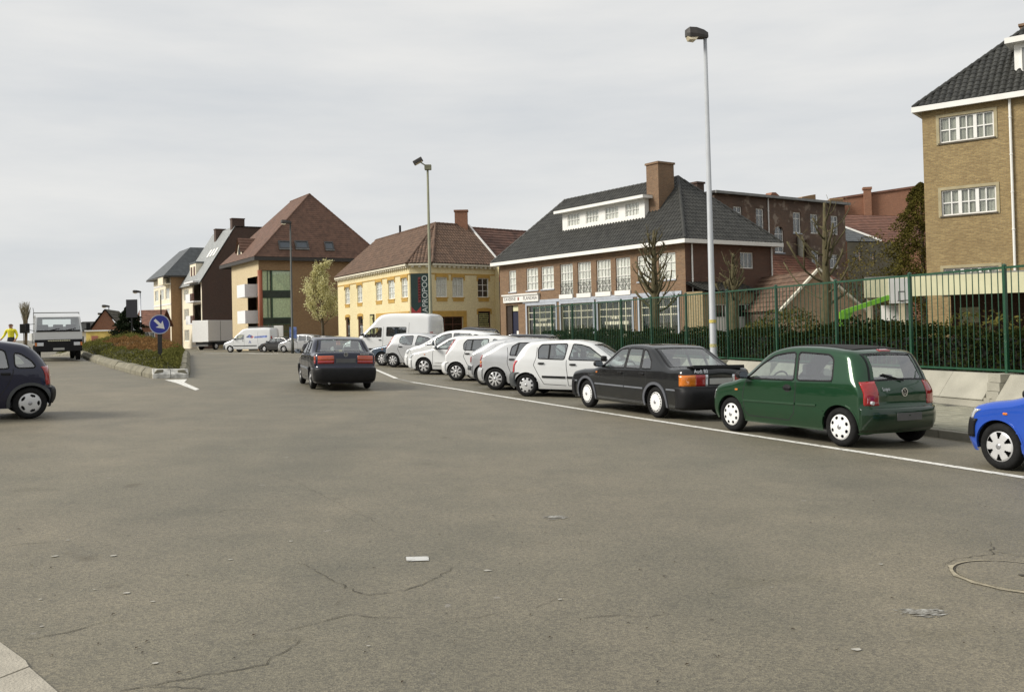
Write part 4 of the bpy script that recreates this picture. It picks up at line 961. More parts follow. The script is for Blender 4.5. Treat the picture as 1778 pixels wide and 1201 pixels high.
# skylights on the front slope
nf = (Vector(e3[1]) - Vector(e3[0])).cross(Vector(ap3) - Vector(e3[0])).normalized(); sly = (ap3[1] + o3); slz = ap3[2] - ze
for zx0, zx1, zyt, zyb in ((858, 945, 358, 412), (972, 1065, 358, 412), (1180, 1240, 365, 420)):
    # intersect with the slope plane by stepping offset
    def onslope(zx, zy):
        off = 0.0
        for _ in range(30):
            u, z = f3.uz(*z2(zx, zy), off); off = -o3 + (z - ze) * sly / slz
        return Vector((u, off, z))
    a, b, c, d = onslope(zx0, zyb), onslope(zx1, zyb), onslope(zx1, zyt), onslope(zx0, zyt); c.x = b.x; d.x = a.x; b.z = a.z; b.y = a.y; c.z = d.z; c.y = d.y
    up = nf if nf.z > 0 else -nf
    def qf(s0, s1, t0, t1, h): 
        P = lambda s, t: a + (b - a) * s + (d - a) * t
        return [P(s0, t0), P(s1, t0), P(s1, t1), P(s0, t1)], h
    mb = MB()
    for s0, s1, t0, t1 in ((0, 1, 0, .14), (0, 1, .86, 1), (0, .1, .14, .86), (.9, 1, .14, .86)):
        q, _ = qf(s0, s1, t0, t1, 0); mb.add([p + up * .02 for p in q] + [p + up * .22 for p in q], [(4, 5, 6, 7), (0, 1, 5, 4), (1, 2, 6, 5), (2, 3, 7, 6), (3, 0, 4, 7)])
    sk = mb.build('skylight', mat('skylight_frame', (.05, .05, .05), .4, var=.1), B3.root)
    q, _ = qf(.08, .92, .12, .88, 0); MB().add([p + up * .16 for p in q], [(0, 1, 2, 3)]).build('pane', mat('skylight_glass', (.05, .065, .08), .06, var=.1, spec=.8), sk)
    q, _ = qf(-.02, 1.02, -.1, -.01, 0); MB().add([p + up * .20 for p in q] + [p + up * .02 for p in q], [(0, 1, 2, 3), (0, 1, 5, 4)]).build('sill_flashing', ZINC, sk)
# little gabled dormer over the left face
u, z = s3.uz(*z2(640, 440), 1.2); dx = D3 - u
mb = MB(); z0 = E3 + .3; 
mb.add([(.3, dx - .9, z0), (.3, dx + .9, z0), (.3, dx + .9, z0 + 1.0), (.3, dx, z0 + 2.3), (.3, dx - .9, z0 + 1.0)], [(0, 1, 2, 3, 4)])
dmo = mb.build('dormer_face', RENDER, B3.root); MB().add([(.28, dx - .5, z0 + .2), (.28, dx + .5, z0 + .2), (.28, dx + .5, z0 + 1.1), (.28, dx, z0 + 1.75), (.28, dx - .5, z0 + 1.1)], [(0, 1, 2, 3, 4)]).build('dormer_window', DARK, dmo)
roof(B3.root, [[(.1, dx + 1.1, z0 + .85), (4.2, dx + 1.1, z0 + .85), (4.2, dx, z0 + 2.45), (.1, dx, z0 + 2.45)], [(4.2, dx - 1.1, z0 + .85), (.1, dx - 1.1, z0 + .85), (.1, dx, z0 + 2.45), (4.2, dx, z0 + 2.45)]], .3, .42, TL_BR, sub=2, amp=.012, name='dormer_roof')

# ================================================================== flats with dark gable, and the slate-roofed flats beyond
dl = np.array((-.521, .854)); B2c = np.array((-39.0, 117.4))
B2 = Bld('gable_flats', B2c[0], B2c[1], math.atan2(.521, .854), 'flats with tall dark brown brick gable and pale slate roof', 'building')
gw = B2.wall(0, 0, 0); E2 = 8.5
gw.panel(13.4, 0, E2, [], BR_DK, gable=[(0, E2), (13.4, E2), (9.1, 15.5), (4.3, 15.5)])
fw2 = B2.wall(0, 11.5, -math.pi / 2)
ops = []
for k, zc in enumerate((1.0, 3.8, 6.4)):
    ops += [(1.2, 4.2, zc, zc + 1.5)]
rec = [(6.4, 11.0, 3.3, 5.7), (6.4, 11.0, 6.1, 8.3)]
fw2.panel(11.5, 0, E2, ops + rec, RENDER, depth=.2)
for o in ops: fw2.window(o, xs=(.33, .66), curtain=CURTAIN, fw=.09)
for o in rec:
    fw2.put(MB().box(o[0], o[1], 1.1, 1.2, o[2], o[3]), 'recess_wall', mat('recess_brick', (.30, .16, .09), .85, var=.2, scale=3))
    for a, b in ((.4, 1.6), (2.6, 3.9)): fw2.put(MB().box(o[0] + a, o[0] + b, 1.04, 1.09, o[2] + .05, o[3] - .2), 'balcony_door', mat('brown_door', (.09, .035, .025), .5, var=.2))
    fw2.put(MB().box(o[0] + .05, o[1] - .05, -.9, .2, o[2] - .16, o[2] - .004).box(o[0] + .05, o[1] - 2.0, -.9, -.82, o[2], o[2] + .95), 'balcony', MATS['balcony_white'])
    mb = MB()
    for i in range(9): mb.bar((o[1] - 2.0 + i * .24, -.86, o[2]), (o[1] - 2.0 + i * .24, -.86, o[2] + .9), .04, .04)
    fw2.put(mb.bar((o[1] - 2, -.86, o[2] + .93), (o[1] - .05, -.86, o[2] + .93), .05, .05), 'balcony_rail', mat('rail_red', (.12, .04, .03), .6))
fw2.put(MB().box(6.2, 11.2, -1.0, .1, 8.42, 8.62), 'canopy', MATS['balcony_white'])
B2.wall(13.4, 11.5, math.pi).panel(13.4, 0, E2, [], RENDER, gable=[(0, E2), (13.4, E2), (9.1, 15.5), (4.3, 15.5)]); B2.wall(13.4, 0, math.pi / 2).panel(11.5, 0, E2, [], RENDER)
roof(B2.root, [[(-.35, 11.6, E2 - .3), (-.35, -.12, E2 - .3), (4.3, -.12, 15.6), (4.3, 11.6, 15.6)], [(4.3, 11.6, 15.6), (4.3, -.12, 15.6), (9.1, -.12, 15.62), (9.1, 11.6, 15.62)], [(13.7, -.12, E2 - .3), (13.7, 11.6, E2 - .3), (9.1, 11.6, 15.6), (9.1, -.12, 15.6)]], .4, .3, SLATEL, sub=2, amp=.004, step=.012)
chimney(B2.root, 4.8, .7, 14.5, 16.7, 1.6, 1.0, BR_DK, capm=BR_DK); chimney(B2.root, 4.0, 6.5, 13, 15.9, 1.3, 1.0, BR_DK, capm=BR_DK)
# dormer and roof lights of the slate slope
MB().box(.5, 3.0, 5.2, 8.6, 8.6, 11.2).build('dormer', RENDER, B2.root); MB().box(.42, 3.2, 5.1, 8.7, 11.204, 11.4).build('dormer_roof', SLATE, B2.root)
for y in (5.6, 7.2): MB().box(.47, .495, y, y + .9, 9.3, 10.8).build('dormer_window', mat('dormer_pane', (.16, .10, .08), .2, var=.3), B2.root)
for y in (1.2, 2.8, 4.4):
    z = 12.4; x = -.35 + (z - E2 + .3) * 4.65 / 7.4; o = MB().box(-.1, .1, 0, .9, -.6, .6).build('roof_light', WHITEPAINT, B2.root, bevel=.02); place(o, (x - .05, y, z), 0, 0, math.atan(4.65 / 7.4))
MB().add([(1.5, -.02, 0), (13, -.02, 0), (13, -.02, 7.0), (9.5, -.02, 5.6)], [(0, 1, 2, 3)]).build('lean_to_scar', BR_BE, B2.root)

B1p = B2c + dl * 11.6 + np.array((-.854, -.521)) * 1.4
B1 = Bld('slate_roof_flats', B1p[0], B1p[1], math.atan2(.521, .854), 'pale beige flats with steep dark slate roof and bow front', 'building')
f1 = B1.wall(0, 12, -math.pi / 2); E1 = 9.9
ops = [(a, a + 2.6, z, z + 1.5) for z in (1.2, 4.0, 6.8) for a in (.8, 4.6, 8.4)]
f1.panel(12, 0, E1, ops, RENDER)
for o in ops: f1.window(o, xs=(.33, .66), curtain=CURTAIN, fw=.09)
for z in (3.2, 6.0, 8.7): f1.put(MB().box(0, 12, -.05, -.003, z, z + .2), 'string_course', MATS['balcony_white'])
B1.wall(0, 0, 0).panel(11, 0, E1, [], BR_B3); B1.wall(11, 0, math.pi / 2).panel(12, 0, E1, [], RENDER); B1.wall(11, 12, math.pi).panel(11, 0, E1, [], RENDER)
f1.put(MB().box(8.5, 11.9, -1.0, -.01, 8.7, 8.9).box(8.5, 11.9, -1.0, -.92, 8.903, 9.7), 'balcony', RENDER)
e = [(-.9, -.5, E1), (11.5, -.5, E1), (11.5, 12.5, E1), (-.9, 12.5, E1)]; t_ = [(3.2, 2.4, 14.0), (8.2, 2.4, 14.0), (8.2, 9.4, 14.0), (3.2, 9.4, 14.0)]
roof(B1.root, [[e[0], e[1], t_[1], t_[0]], [e[1], e[2], t_[2], t_[1]], [e[2], e[3], t_[3], t_[2]], [e[3], e[0], t_[0], t_[3]], [t_[0], t_[1], t_[2], t_[3]]], .4, .3, SLATE, sub=2, amp=.004, step=.012)
ring(B1, -.95, 11.55, -.55, 12.55, E1 - .18, E1 - .004, 1.0, mat('dark_eaves', (.05, .045, .04), .6), 'eaves')
# ================================================================== far houses to the left, beyond the island
def far_house(px0, px1, d, eave, ridge, wallm, roofm, label, turn=0.0, gab=True, depth=9.0, ops=()):
    a = at(px0, 575, d); b = at(px1, 575, d); l_ = b[0] - a[0]
    H = Bld('far_house', a[0], d, turn, label, 'house', z=.1); wv = H.wall(0, 0, 0)
    wv.panel(l_, 0, eave, list(ops), wallm, gable=[(0, eave), (l_, eave), (l_ / 2, ridge)] if gab else None)
    for o in ops: wv.window(o, xs=(.5,), fw=.09)
    shell(H, l_, depth, 0, eave, wallm)
    if gab: roof(H.root, [[(-.3, depth, eave - .1), (-.3, -.15, eave - .1), (l_ / 2, -.15, ridge + .05), (l_ / 2, depth, ridge + .05)], [(l_ + .3, -.15, eave - .1), (l_ + .3, depth, eave - .1), (l_ / 2, depth, ridge + .05), (l_ / 2, -.15, ridge + .05)]], .4, .4, roofm, sub=2, amp=.01)
    else: roof(H.root, [[(-.3, -.3, eave), (l_ + .3, -.3, eave), (l_ + .3, depth / 2, ridge), (-.3, depth / 2, ridge)], [(l_ + .3, depth + .3, eave), (-.3, depth + .3, eave), (-.3, depth / 2, ridge), (l_ + .3, depth / 2, ridge)]], .4, .4, roofm, sub=2, amp=.01)
    return H
far_house(160, 203, 100, 2.6, 4.6, BR_RED, mat('tile_moss', (.055, .05, .035), .8, var=.3), 'red brick gable house with mossy roof behind the white truck', turn=.25, ops=[(.6, 1.5, .9, 2.0)])
far_house(236, 276, 118, 2.9, 5.0, BR_RED, TL_RD, 'low red roofed brick house beside the dark conifer', gab=False, depth=4.0, ops=[(1, 2.4, 1, 2.2)])
far_house(118, 158, 112, 2.4, 3.6, RENDER, TL_DK, 'small cream house with grey roof beside the red gable', gab=False, ops=[(.8, 2, .9, 1.9)])

# ================================================================== unseen terrace left of the frame, added for the car paint to reflect
tA = np.array((-27.0, 6.0)); tD = np.array((-.434, .901))
for k, (wm, rm_, lb) in enumerate(((BR_RED, TL_DK, 'unseen red brick terrace house with dark roof, added for reflections'), (BR_B3, TL_RB, 'unseen tan brick terrace house with brown roof, added for reflections'), (BR_FS, TL_DK, 'unseen dark brown terrace house next to the tan one, added for reflections'), (BR_FL, TL_BR, 'unseen last brown terrace house of the row, added for reflections'))):
    p = tA + tD * 13.2 * k; TH_ = Bld('added_terrace_house', p[0], p[1], math.atan2(tD[1], tD[0]), lb, 'house', z=.6, group='unseen terrace added for reflections'); tw_ = TH_.wall(0, 0, 0); hh = 6.6 + .4 * (k % 2)
    ops = [(x, x + 1.3, z, z + 1.7) for x in (1.2, 5.2, 9.2) for z in (.9, 4.0)]; tw_.panel(12.9, -.6, hh, ops, wm)
    for o in ops: tw_.window(o, xs=(.5,), ys=(.6,), curtain=CURTAIN, sill=BSTONE)
    shell(TH_, 12.9, 8, -.6, hh, wm)
    for lx, ly, rz_ in ((12.9, 0, math.pi / 2), (0, 8, -math.pi / 2)): TH_.wall(lx, ly, rz_).put(MB().add([(0, 0, hh), (8, 0, hh), (4, 0, hh + 3.2)], [(0, 1, 2)]), 'gable', wm)
    roof(TH_.root, [[(0, -.3, hh), (12.9, -.3, hh), (12.9, 4, hh + 3.3), (0, 4, hh + 3.3)], [(12.9, 8.3, hh), (0, 8.3, hh), (0, 4, hh + 3.3), (12.9, 4, hh + 3.3)]], .4, .4, rm_, sub=2, amp=.01)

# ================================================================== old brick rear buildings behind the tavern
OB = Bld('old_brick_house', 13.2, 60.0, math.atan2(.574, .819), 'old sooty brown brick house with patched walls and tall white windows', 'house')
ob = OB.wall(0, 0, 0); OL = 13.7; OZ = 10.1
def z5(zx, zy): return 1220 + zx / 3.533, 300 + zy / 3.533
def op5(w, xl, yt, yb, xr): return w.op(*z5(xl, yt), z5(0, yb)[1], z5(xr, 0)[0])
oo = [op5(ob, *q) for q in ((187, 205, 322, 240), (326, 218, 352, 374), (553, 240, 368, 601), (660, 252, 372, 708), (785, 262, 378, 830), (640, 475, 590, 712), (780, 500, 585, 835))]
oa = op5(ob, 440, 325, 488, 496)
oo.insert(0, oa)
ob.panel(OL, 0, OZ, oo, BR_OLD); shell(OB, OL, 8, 0, OZ, BR_OLD)
for i, o in enumerate(oo): ob.window(o, xs=(.5,), ys=(.72,), rec=.08, fw=.07, sill=BSTONE if i < 4 else None)
# arched head over the stair window
n = 10; u0, u1, a, b = oa; r = (u1 - u0) / 2; cx = (u0 + u1) / 2
poly = [(u0 - .01, b - r)] + [(cx - r * math.cos(math.pi * i / n), b - r + r * math.sin(math.pi * i / n)) for i in range(n + 1)] + [(u1 + .01, b - r), (u1 + .01, b + .02), (u0 - .01, b + .02)]
ob.put(MB().plate([(u0 - .01, b - r), *[(cx - r * math.cos(math.pi * i / n), b - r + r * math.sin(math.pi * i / n)) for i in range(n // 2 + 1)], (cx, b + .02), (u0 - .01, b + .02)], -.002, .06), 'arch_spandrel', BR_OLD)
ob.put(MB().plate([(cx, b + .02), (cx, b), *[(cx - r * math.cos(math.pi * i / n), b - r + r * math.sin(math.pi * i / n)) for i in range(n // 2, n + 1)], (u1 + .01, b + .02)], -.002, .06), 'arch_spandrel', BR_OLD)
MB().box(-.2, OL + .2, -.25, 8.2, OZ + .004, OZ + .16).build('roof', mat('flat_roof', (.04, .038, .036), .8, var=.2), OB.root)
ob.put(MB().box(-.2, OL + .2, -.38, -.252, OZ - .02, OZ + .15), 'gutter', ZINC)
u, _ = ob.uz(*z5(400, 300)); downpipe(ob, u, 4, OZ, y=-.07)
ob.put(MB().tube([(ob.uz(*z5(584, 400))[0], -.2, 4.6), (ob.uz(*z5(584, 400))[0], -.2, 7.6)], .2, 10), 'flue_pipe', mat('flue_grey', (.30, .29, .24), .8, var=.15))
ob.put(MB().tube([(ob.uz(*z5(632, 400))[0], -.2, 4.6), (ob.uz(*z5(632, 400))[0], -.2, 7.4)], .22, 10), 'flue_pipe', mat('flue_brown', (.10, .065, .045), .8, var=.2))
for nm, off, pts in (('parapet', .9, ((1231, 352), (1233, 339), (1257, 334.5), (1259, 362))), ('roof_gable', 2.2, ((1331, 350), (1341, 334), (1347, 334), (1361, 347), (1399, 351), (1399, 360))), ('chimney_stack', 3.0, ((1391, 348), (1393, 342), (1416, 337.5), (1417, 360), (1391, 360))), ('chimney_stack', 5.0, ((1440, 352), (1441, 347), (1464, 346), (1465, 366), (1440, 366)))):
    W9 = OB.wall(0, off, 0); q = [W9.uz(*p) for p in pts]; MB().plate(q, off, off + .55).build(nm, BR_RED if nm != 'chimney_stack' else BR_B3, OB.root)
# big red gable wall with chimney further back
RG = Bld('red_brick_block', 30.5, 96.0, math.atan2(-.25, 1.0), 'big plain red brick block with sloping top and chimney breast', 'building'); rg = RG.wall(0, 0, 0)
p = [rg.uz(*z5(785, 170)), rg.uz(*z5(1380, 82))]; u0, u1 = p[0][0], p[1][0] + 8
sl_ = (p[1][1] - p[0][1]) / (p[1][0] - p[0][0]); zt0 = p[0][1]; zt1_ = zt0 + sl_ * (u1 - u0)
RG2 = MB().plate([(u0, 0), (u1, 0), (u1, zt1_), (u0, zt0)], 0, 9); RG2.build('wall', BR_RED, RG.root)
MB().plate([(u0 - .1, zt0 + .003), (u1, zt1_ + .003), (u1, zt1_ + .2), (u0 - .1, zt0 + .2)], -.12, 9.1).build('coping', TL_RD, RG.root)
c0, ct = rg.uz(*z5(985, 108)); c1, _ = rg.uz(*z5(1030, 108)); MB().box(c0, c1, -.5, -.004, 3, ct).build('chimney', BR_RED, RG.root); MB().box(c0 - .08, c1 + .08, -.56, .3, ct + .002, ct + .25).build('chimney_cap', BR_RED, RG.root)
c0, ct = rg.uz(*z5(785, 172)); c1, _ = rg.uz(*z5(858, 172)); MB().box(c0 - .2, c1, -.9, -.504, 3, ct + .1).build('chimney', BR_B3, RG.root)
# tiled roof with white verge and slate slope in front of it
MR = Bld('slate_slope_house', 24.6, 72.0, math.atan2(.35, 1.0), 'low grey house with slate slope and white verge beside old brick house', 'house'); mr = MR.wall(0, 0, 0)
pa = mr.uz(*z5(885, 245)); pb = mr.uz(*z5(1095, 425)); pc = mr.uz(*z5(885, 425))
q_ = [(pc[0], -.05, pb[1]), (pb[0], -.05, pb[1]), (pa[0], 3.6, pa[1])]
roof(MR.root, [[q_[0], q_[1], q_[2]]], .4, .3, SLATE, sub=2, amp=.004, step=.012, name='slate_roof'); MB().bar((q_[1][0], q_[1][1] - .02, q_[1][2] + .12), (q_[2][0], q_[2][1], q_[2][2] + .12), .14, .14).build('verge', WHITEPAINT, MR.root)
o_ = [op5(mr, *q) for q in ((935, 482, 545, 975), (1025, 488, 540, 1058))]
mr.panel(pb[0] + 2, 0, pb[1], o_, mat('grey_render', (.16, .145, .105), .9, var=.25, scale=1.5, bump=.3, bscale=30), u0=pc[0])
for o in o_: mr.window(o, xs=(.5,), fr=ZINC)
roof(MR.root, [[(pb[0] + .1, .3, pb[1] - .3), (pb[0] + 7, .3, pb[1] - .3), (pb[0] + 7, 6, pa[1] + .6), (pa[0] + .15, 6, pa[1] + .6)]], .26, .36, TL_RD, sub=2, name='tiled_roof')
# lean-to tiled roof and the small brick gable in the yard
GB = Bld('yard_gable_shed', 15.9, 46.5, math.atan2(.12, 1.0), 'brick gable shed with white verges behind the pollard tree', 'shed', z=.3); gb_ = GB.wall(0, 0, 0)
ap = gb_.uz(*z5(705, 600)); el = gb_.uz(*z5(475, 845)); er = gb_.uz(*z5(1000, 850)); 
MB().plate([(el[0], 0), (er[0], 0), (er[0], er[1]), (ap[0], ap[1]), (el[0], el[1])], 0, .25).build('wall', brick('brick_shed', (.44, .29, .17), (.33, .20, .12), (.40, .33, .24), dirt=.35, dirtcol=(.08, .06, .04)), GB.root)
for a, b in (((el[0] - .15, -.1, el[1] - .1), (ap[0], -.1, ap[1] + .08)), ((ap[0], -.1, ap[1] + .08), (er[0] + .15, -.1, er[1] - .1))): MB().bar(a, b, .22, .10).build('verge', mat('verge_paint', (.60, .57, .47), .7, var=.2, scale=6), GB.root)
roof(GB.root, [[(el[0] - .1, 9, el[1] - .05), (el[0] - .1, .02, el[1] - .05), (ap[0], .02, ap[1] + .02), (ap[0], 9, ap[1] + .02)], [(er[0] + .1, .02, er[1] - .05), (er[0] + .1, 9, er[1] - .05), (ap[0], 9, ap[1] + .02), (ap[0], .02, ap[1] + .02)]], .26, .36, TL_RB, sub=3)
GB.wall(er[0], 0, math.pi / 2).panel(9, 0, er[1], [], BR_OLD); GB.wall(el[0], 9, -math.pi / 2).panel(9, 0, el[1], [], BR_OLD)
LT = Bld('lean_to', 15.2, 57.5, math.atan2(.574, .819), 'lean-to with mossy red tiled roof against the old brick house', 'shed'); lt = LT.wall(0, 0, 0)
a = lt.uz(*z5(345, 680)); b = lt.uz(*z5(720, 650)); zt_ = LT.wall(0, 2.3, 0).uz(*z5(430, 500))[1]
lt.panel(b[0] + 2, 0, a[1], [], BR_FS, u0=a[0])
roof(LT.root, [[(a[0] - .2, -.2, a[1]), (b[0] + 2.2, -.2, a[1]), (b[0] + 2.2, 3.0, zt_), (a[0] - .2, 3.0, zt_)]], .26, .34, mat('tile_moss_red', (.15, .062, .036), .8, var=.4, scale=2), sub=3)
# ================================================================== school: three storeys, tan brick
SC = Bld('school_building', 18.72, 42.0, math.atan2(-.616, .787), 'three storey tan brick school with white banded windows and black tiled roof', 'school', z=.2)
sc = SC.wall(0, 0, 0); SL_ = 15.0
def z6(zx, zy): return 1480 + zx / 2.668, 30 + zy / 2.668
def op6(xl, yt, yb, xr): return sc.op(*z6(xl, yt), z6(0, yb)[1], z6(xr, 0)[0])
w1 = op6(401, 468, 586, 655); w2 = op6(412, 806, 922, 670); w3 = op6(414, 1165, 1281, 690)
d12 = w1[2] - w2[2]; 
ws = [w1, (w1[0], w1[1], w2[2], w2[2] + (w1[3] - w1[2])), (w1[0], w1[1], w3[3] - (w1[3] - w1[2]), w3[3])]
ws += [(o[0] + 4.6, o[1] + 4.6, o[2], o[3]) for o in ws] + [(o[0] + 9.2, o[1] + 9.2, o[2], o[3]) for o in ws]
ZS = sc.uz(*z6(318, 432))[1]
sc.panel(SL_, 0, ZS, ws, BR_SC, depth=.14); shell(SC, SL_, 9, 0, ZS, BR_SC)
SST = mat('sill_stone', (.10, .085, .06), .85, var=.2, scale=4); FRM = mat('window_stone', (.36, .31, .19), .8, var=.15, scale=3)
for o in ws:
    w = sc.window(o, xs=(1 / 6, 1 / 3, .5, 2 / 3, 5 / 6), ys=(.5,), fw=.06, mw=.05, rec=.05, split=True, curtain=mat('dull_blind', (.34, .34, .29), .9, var=.12, scale=5), sill=SST)
    mb = MB()
    for q in (1 / 3, 2 / 3): x = o[0] + .06 + (o[1] - o[0] - .12) * q; mb.box(x - .07, x + .07, .035, .105, o[2] + .06, o[3] - .06)
    mb.build('mullion', WHITEPAINT, w)
    sc.put(MB().box(o[0] - .13, o[0] - .002, -.03, -.003, o[2] - .07, o[3] + .13).box(o[1] + .002, o[1] + .13, -.03, -.003, o[2] - .07, o[3] + .13).box(o[0] - .002, o[1] + .002, -.03, -.003, o[3] + .002, o[3] + .13), 'window_surround', FRM)
downpipe(sc, sc.uz(*z6(740, 700))[0], 0, ZS, r=.055, y=-.09)
os_ = .30; ez = ZS + .1; e = [(-os_, -os_, ez), (SL_ + os_, -os_, ez), (SL_ + os_, 9 + os_, ez), (-os_, 9 + os_, ez)]; r0 = (4.6, 4.5, ez + 4.5); r1 = (SL_ - 4.6, 4.5, ez + 4.5)
roof(SC.root, [[e[0], e[1], r1, r0], [e[1], e[2], r1], [e[2], e[3], r0, r1], [e[3], e[0], r0]], .27, .34, mat('tile_black', (.030, .030, .026), .55, var=.45, scale=2.4, bump=.2, bscale=25, detail=8), caps=[(r0, r1), (e[0], r0), (e[1], r1), (e[3], r0)], amp=.04, step=.022)
ring(SC, -os_ - .06, SL_ + os_ + .06, -os_ - .06, 9 + os_ + .06, ZS - .12, ZS + .12, .14, WHITEPAINT, 'gutter'); MB().box(-os_ + .085, SL_ + os_ - .085, -os_ + .085, 9 + os_ - .085, ZS - .07, ZS - .01).build('soffit', mat('soffit_paint', (.5, .48, .42), .7), SC.root)
du = sc.uz(*z6(757, 250), 1.2)[0]
MB().box(du, du + 2.4, .95, 4.2, ez + .9, ez + 2.35).build('dormer', WHITEPAINT, SC.root); MB().box(du - .3, du + 2.7, .55, 4.4, ez + 2.353, ez + 2.6).build('dormer_roof', WHITEPAINT, SC.root)
dq = SC.wall(du, .93, 0); dq.window((.25, 2.15, ez + 1.1, ez + 2.2), xs=(.33, .66), rec=-.03, curtain=None, back=False, gl=mat('dormer_glass', (.22, .23, .22), .1, var=.1))
cq = SC.wall(0, 5.2, 0).uz(1772, 44); chimney(SC.root, cq[0] + .6, 5.4, ez + 2, cq[1], 1.2, .8, BR_FL, capm=BR_FL)
# open shelter with cream fascia in the yard
cd = np.array((.86, -.51)); SH = Bld('yard_shelter', *(at(1500, 500, 33)[:2]), math.atan2(cd[1], cd[0]), 'open school shelter with deep cream fascia and cream posts', 'shelter', z=.35); sh = SH.wall(0, 0, 0)
zt_ = sh.uz(1502, 484)[1]; zb_ = sh.uz(1502, 517)[1]
MB().box(0, 14, 0, .12, zb_, zt_).box(0, .12, .123, 6, zb_, zt_).build('fascia', CREAMPAINT, SH.root); MB().box(.0, 14, .123, 6, zt_ + .004, zt_ + .06).build('roof', ZINC, SH.root)
MB().box(.13, 14, .13, 5.9, zb_ + .25, zb_ + .30).build('ceiling', mat('shelter_ceiling', (.12, .10, .07), .8), SH.root)
for px in (1505, 1561): u, _ = sh.uz(px, 560, .3); MB().box(u, u + .2, .3, .5, 0, zb_ + .1).build('post', mat('post_cream', (.55, .48, .33), .7, var=.1), SH.root)
for u in (5.5, 9.6): MB().box(u, u + .2, .3, .5, 0, zb_ + .1).build('post', MATS['post_cream'], SH.root)
MB().box(2.3, 14, 5.0, 5.2, 0, zb_ + .24).build('back_wall', BR_FS, SH.root)
u, z = sh.uz(1547, 545, 2.4); MB().box(u - .35, u + .62, 2.4, 2.45, z - .25, z + .33).build('white_board', WHITEPAINT, SH.root)
u, z = sh.uz(1676, 547, 4.9); MB().box(u - .2, u + .5, 4.92, 4.98, z - .3, z + .3).build('notice_board', CREAMPAINT, SH.root)
# basketball hoop
hb = at(1463, 560, 30); BH = empty('basketball_hoop', (hb[0], hb[1], .42)); tag(BH, 'bright green basketball post with arm and white backboard', 'basketball hoop')
LG = mat('lime_paint', (.16, .42, .02), .45, var=.1); px = lambda x, y: at(x, y, 30) - np.array((hb[0], hb[1], .42))
a = px(1463, 543); b = px(1543, 516); z_ = a[2]
MB().box(-.08, .08, -.08, .08, 0, z_ + .03).build('post', LG, BH); MB().bar((0, 0, z_), (b[0], -.0, b[2]), .13, .15).build('arm', LG, BH)
MB().add([(0, -.03, z_ - .7), (.0, .03, z_ - .7), (.35, .03, z_ + .05), (.35, -.03, z_ + .05), (.05, -.03, z_ - .05), (.05, .03, z_ - .05)], [(0, 1, 2, 3), (0, 3, 4), (1, 5, 2)]).build('gusset', LG, BH)
p0 = px(1543, 527); p1 = px(1580, 483); bo = MB().box(p0[0], p1[0], -.10, -.05, p0[2], p1[2]).build('backboard', WHITEPAINT, BH)
cx = (p0[0] + p1[0]) / 2 + .02; mb = MB(); zz_ = p0[2] + .1; mb.box(cx - .1, cx + .12, -.106, -.101, zz_ + .26, zz_ + .29).box(cx - .1, cx - .08, -.106, -.101, zz_, zz_ + .257).box(cx + .1, cx + .12, -.106, -.101, zz_, zz_ + .257); mb.build('target_mark', TEXTD, bo)
mb = MB(); n = 20; mb.tube([(cx + .2 * math.cos(6.283 * i / n), -.34 + .2 * math.sin(6.283 * i / n), zz_ - .02) for i in range(n + 1)], .015, 6, cap=False); mb.bar((cx, -.1, zz_ - .02), (cx, -.15, zz_ - .02), .06, .03); mb.build('rim', mat('rim_iron', (.05, .04, .035), .5), BH)
# ================================================================== cars
def catmull(P, step=.035):
    P = [np.array(p[:2], float) for p in P]; out = []; idx = []
    n = len(P)
    for i in range(n - 1):
        p0, p1, p2, p3 = P[max(i - 1, 0)], P[i], P[i + 1], P[min(i + 2, n - 1)]
        L_ = np.linalg.norm(p2 - p1); k = max(2, int(L_ / step)); idx.append(len(out))
        t01 = max(np.linalg.norm(p1 - p0), 1e-6) ** .5; t12 = max(L_, 1e-6) ** .5; t23 = max(np.linalg.norm(p3 - p2), 1e-6) ** .5
        m1 = (p2 - p1) + t12 * ((p1 - p0) / t01 - (p2 - p0) / (t01 + t12)) if i > 0 else (p2 - p1)
        m2 = (p2 - p1) + t12 * ((p3 - p2) / t23 - (p3 - p1) / (t12 + t23)) if i < n - 2 else (p2 - p1)
        for j in range(k):
            t = j / k; out.append((2 * t**3 - 3 * t**2 + 1) * p1 + (t**3 - 2 * t**2 + t) * m1 + (-2 * t**3 + 3 * t**2) * p2 + (t**3 - t**2) * m2)
    idx.append(len(out)); out.append(P[-1]); return np.array(out), idx
def polyin(Q, poly): return inpoly(Q, poly)
def roundpoly(poly, r, n=5):
    """round the corners of a 2D polygon"""
    out = []; k = len(poly)
    for i in range(k):
        p = np.array(poly[i]); a = np.array(poly[i - 1]); b = np.array(poly[(i + 1) % k]); da = (a - p); db = (b - p); la, lb = np.linalg.norm(da), np.linalg.norm(db); rr = min(r, la * .45, lb * .45)
        A = p + da / la * rr; B = p + db / lb * rr
        for j in range(n + 1):
            t = j / n; out.append((1 - t) ** 2 * A + 2 * t * (1 - t) * p + t * t * B)
    return out
def densify(poly, step=.05):
    out = []; k = len(poly)
    for i in range(k):
        a = np.array(poly[i]); b = np.array(poly[(i + 1) % k]); n = max(1, int(np.linalg.norm(b - a) / step))
        for j in range(n): out.append(a + (b - a) * j / n)
    return np.array(out)
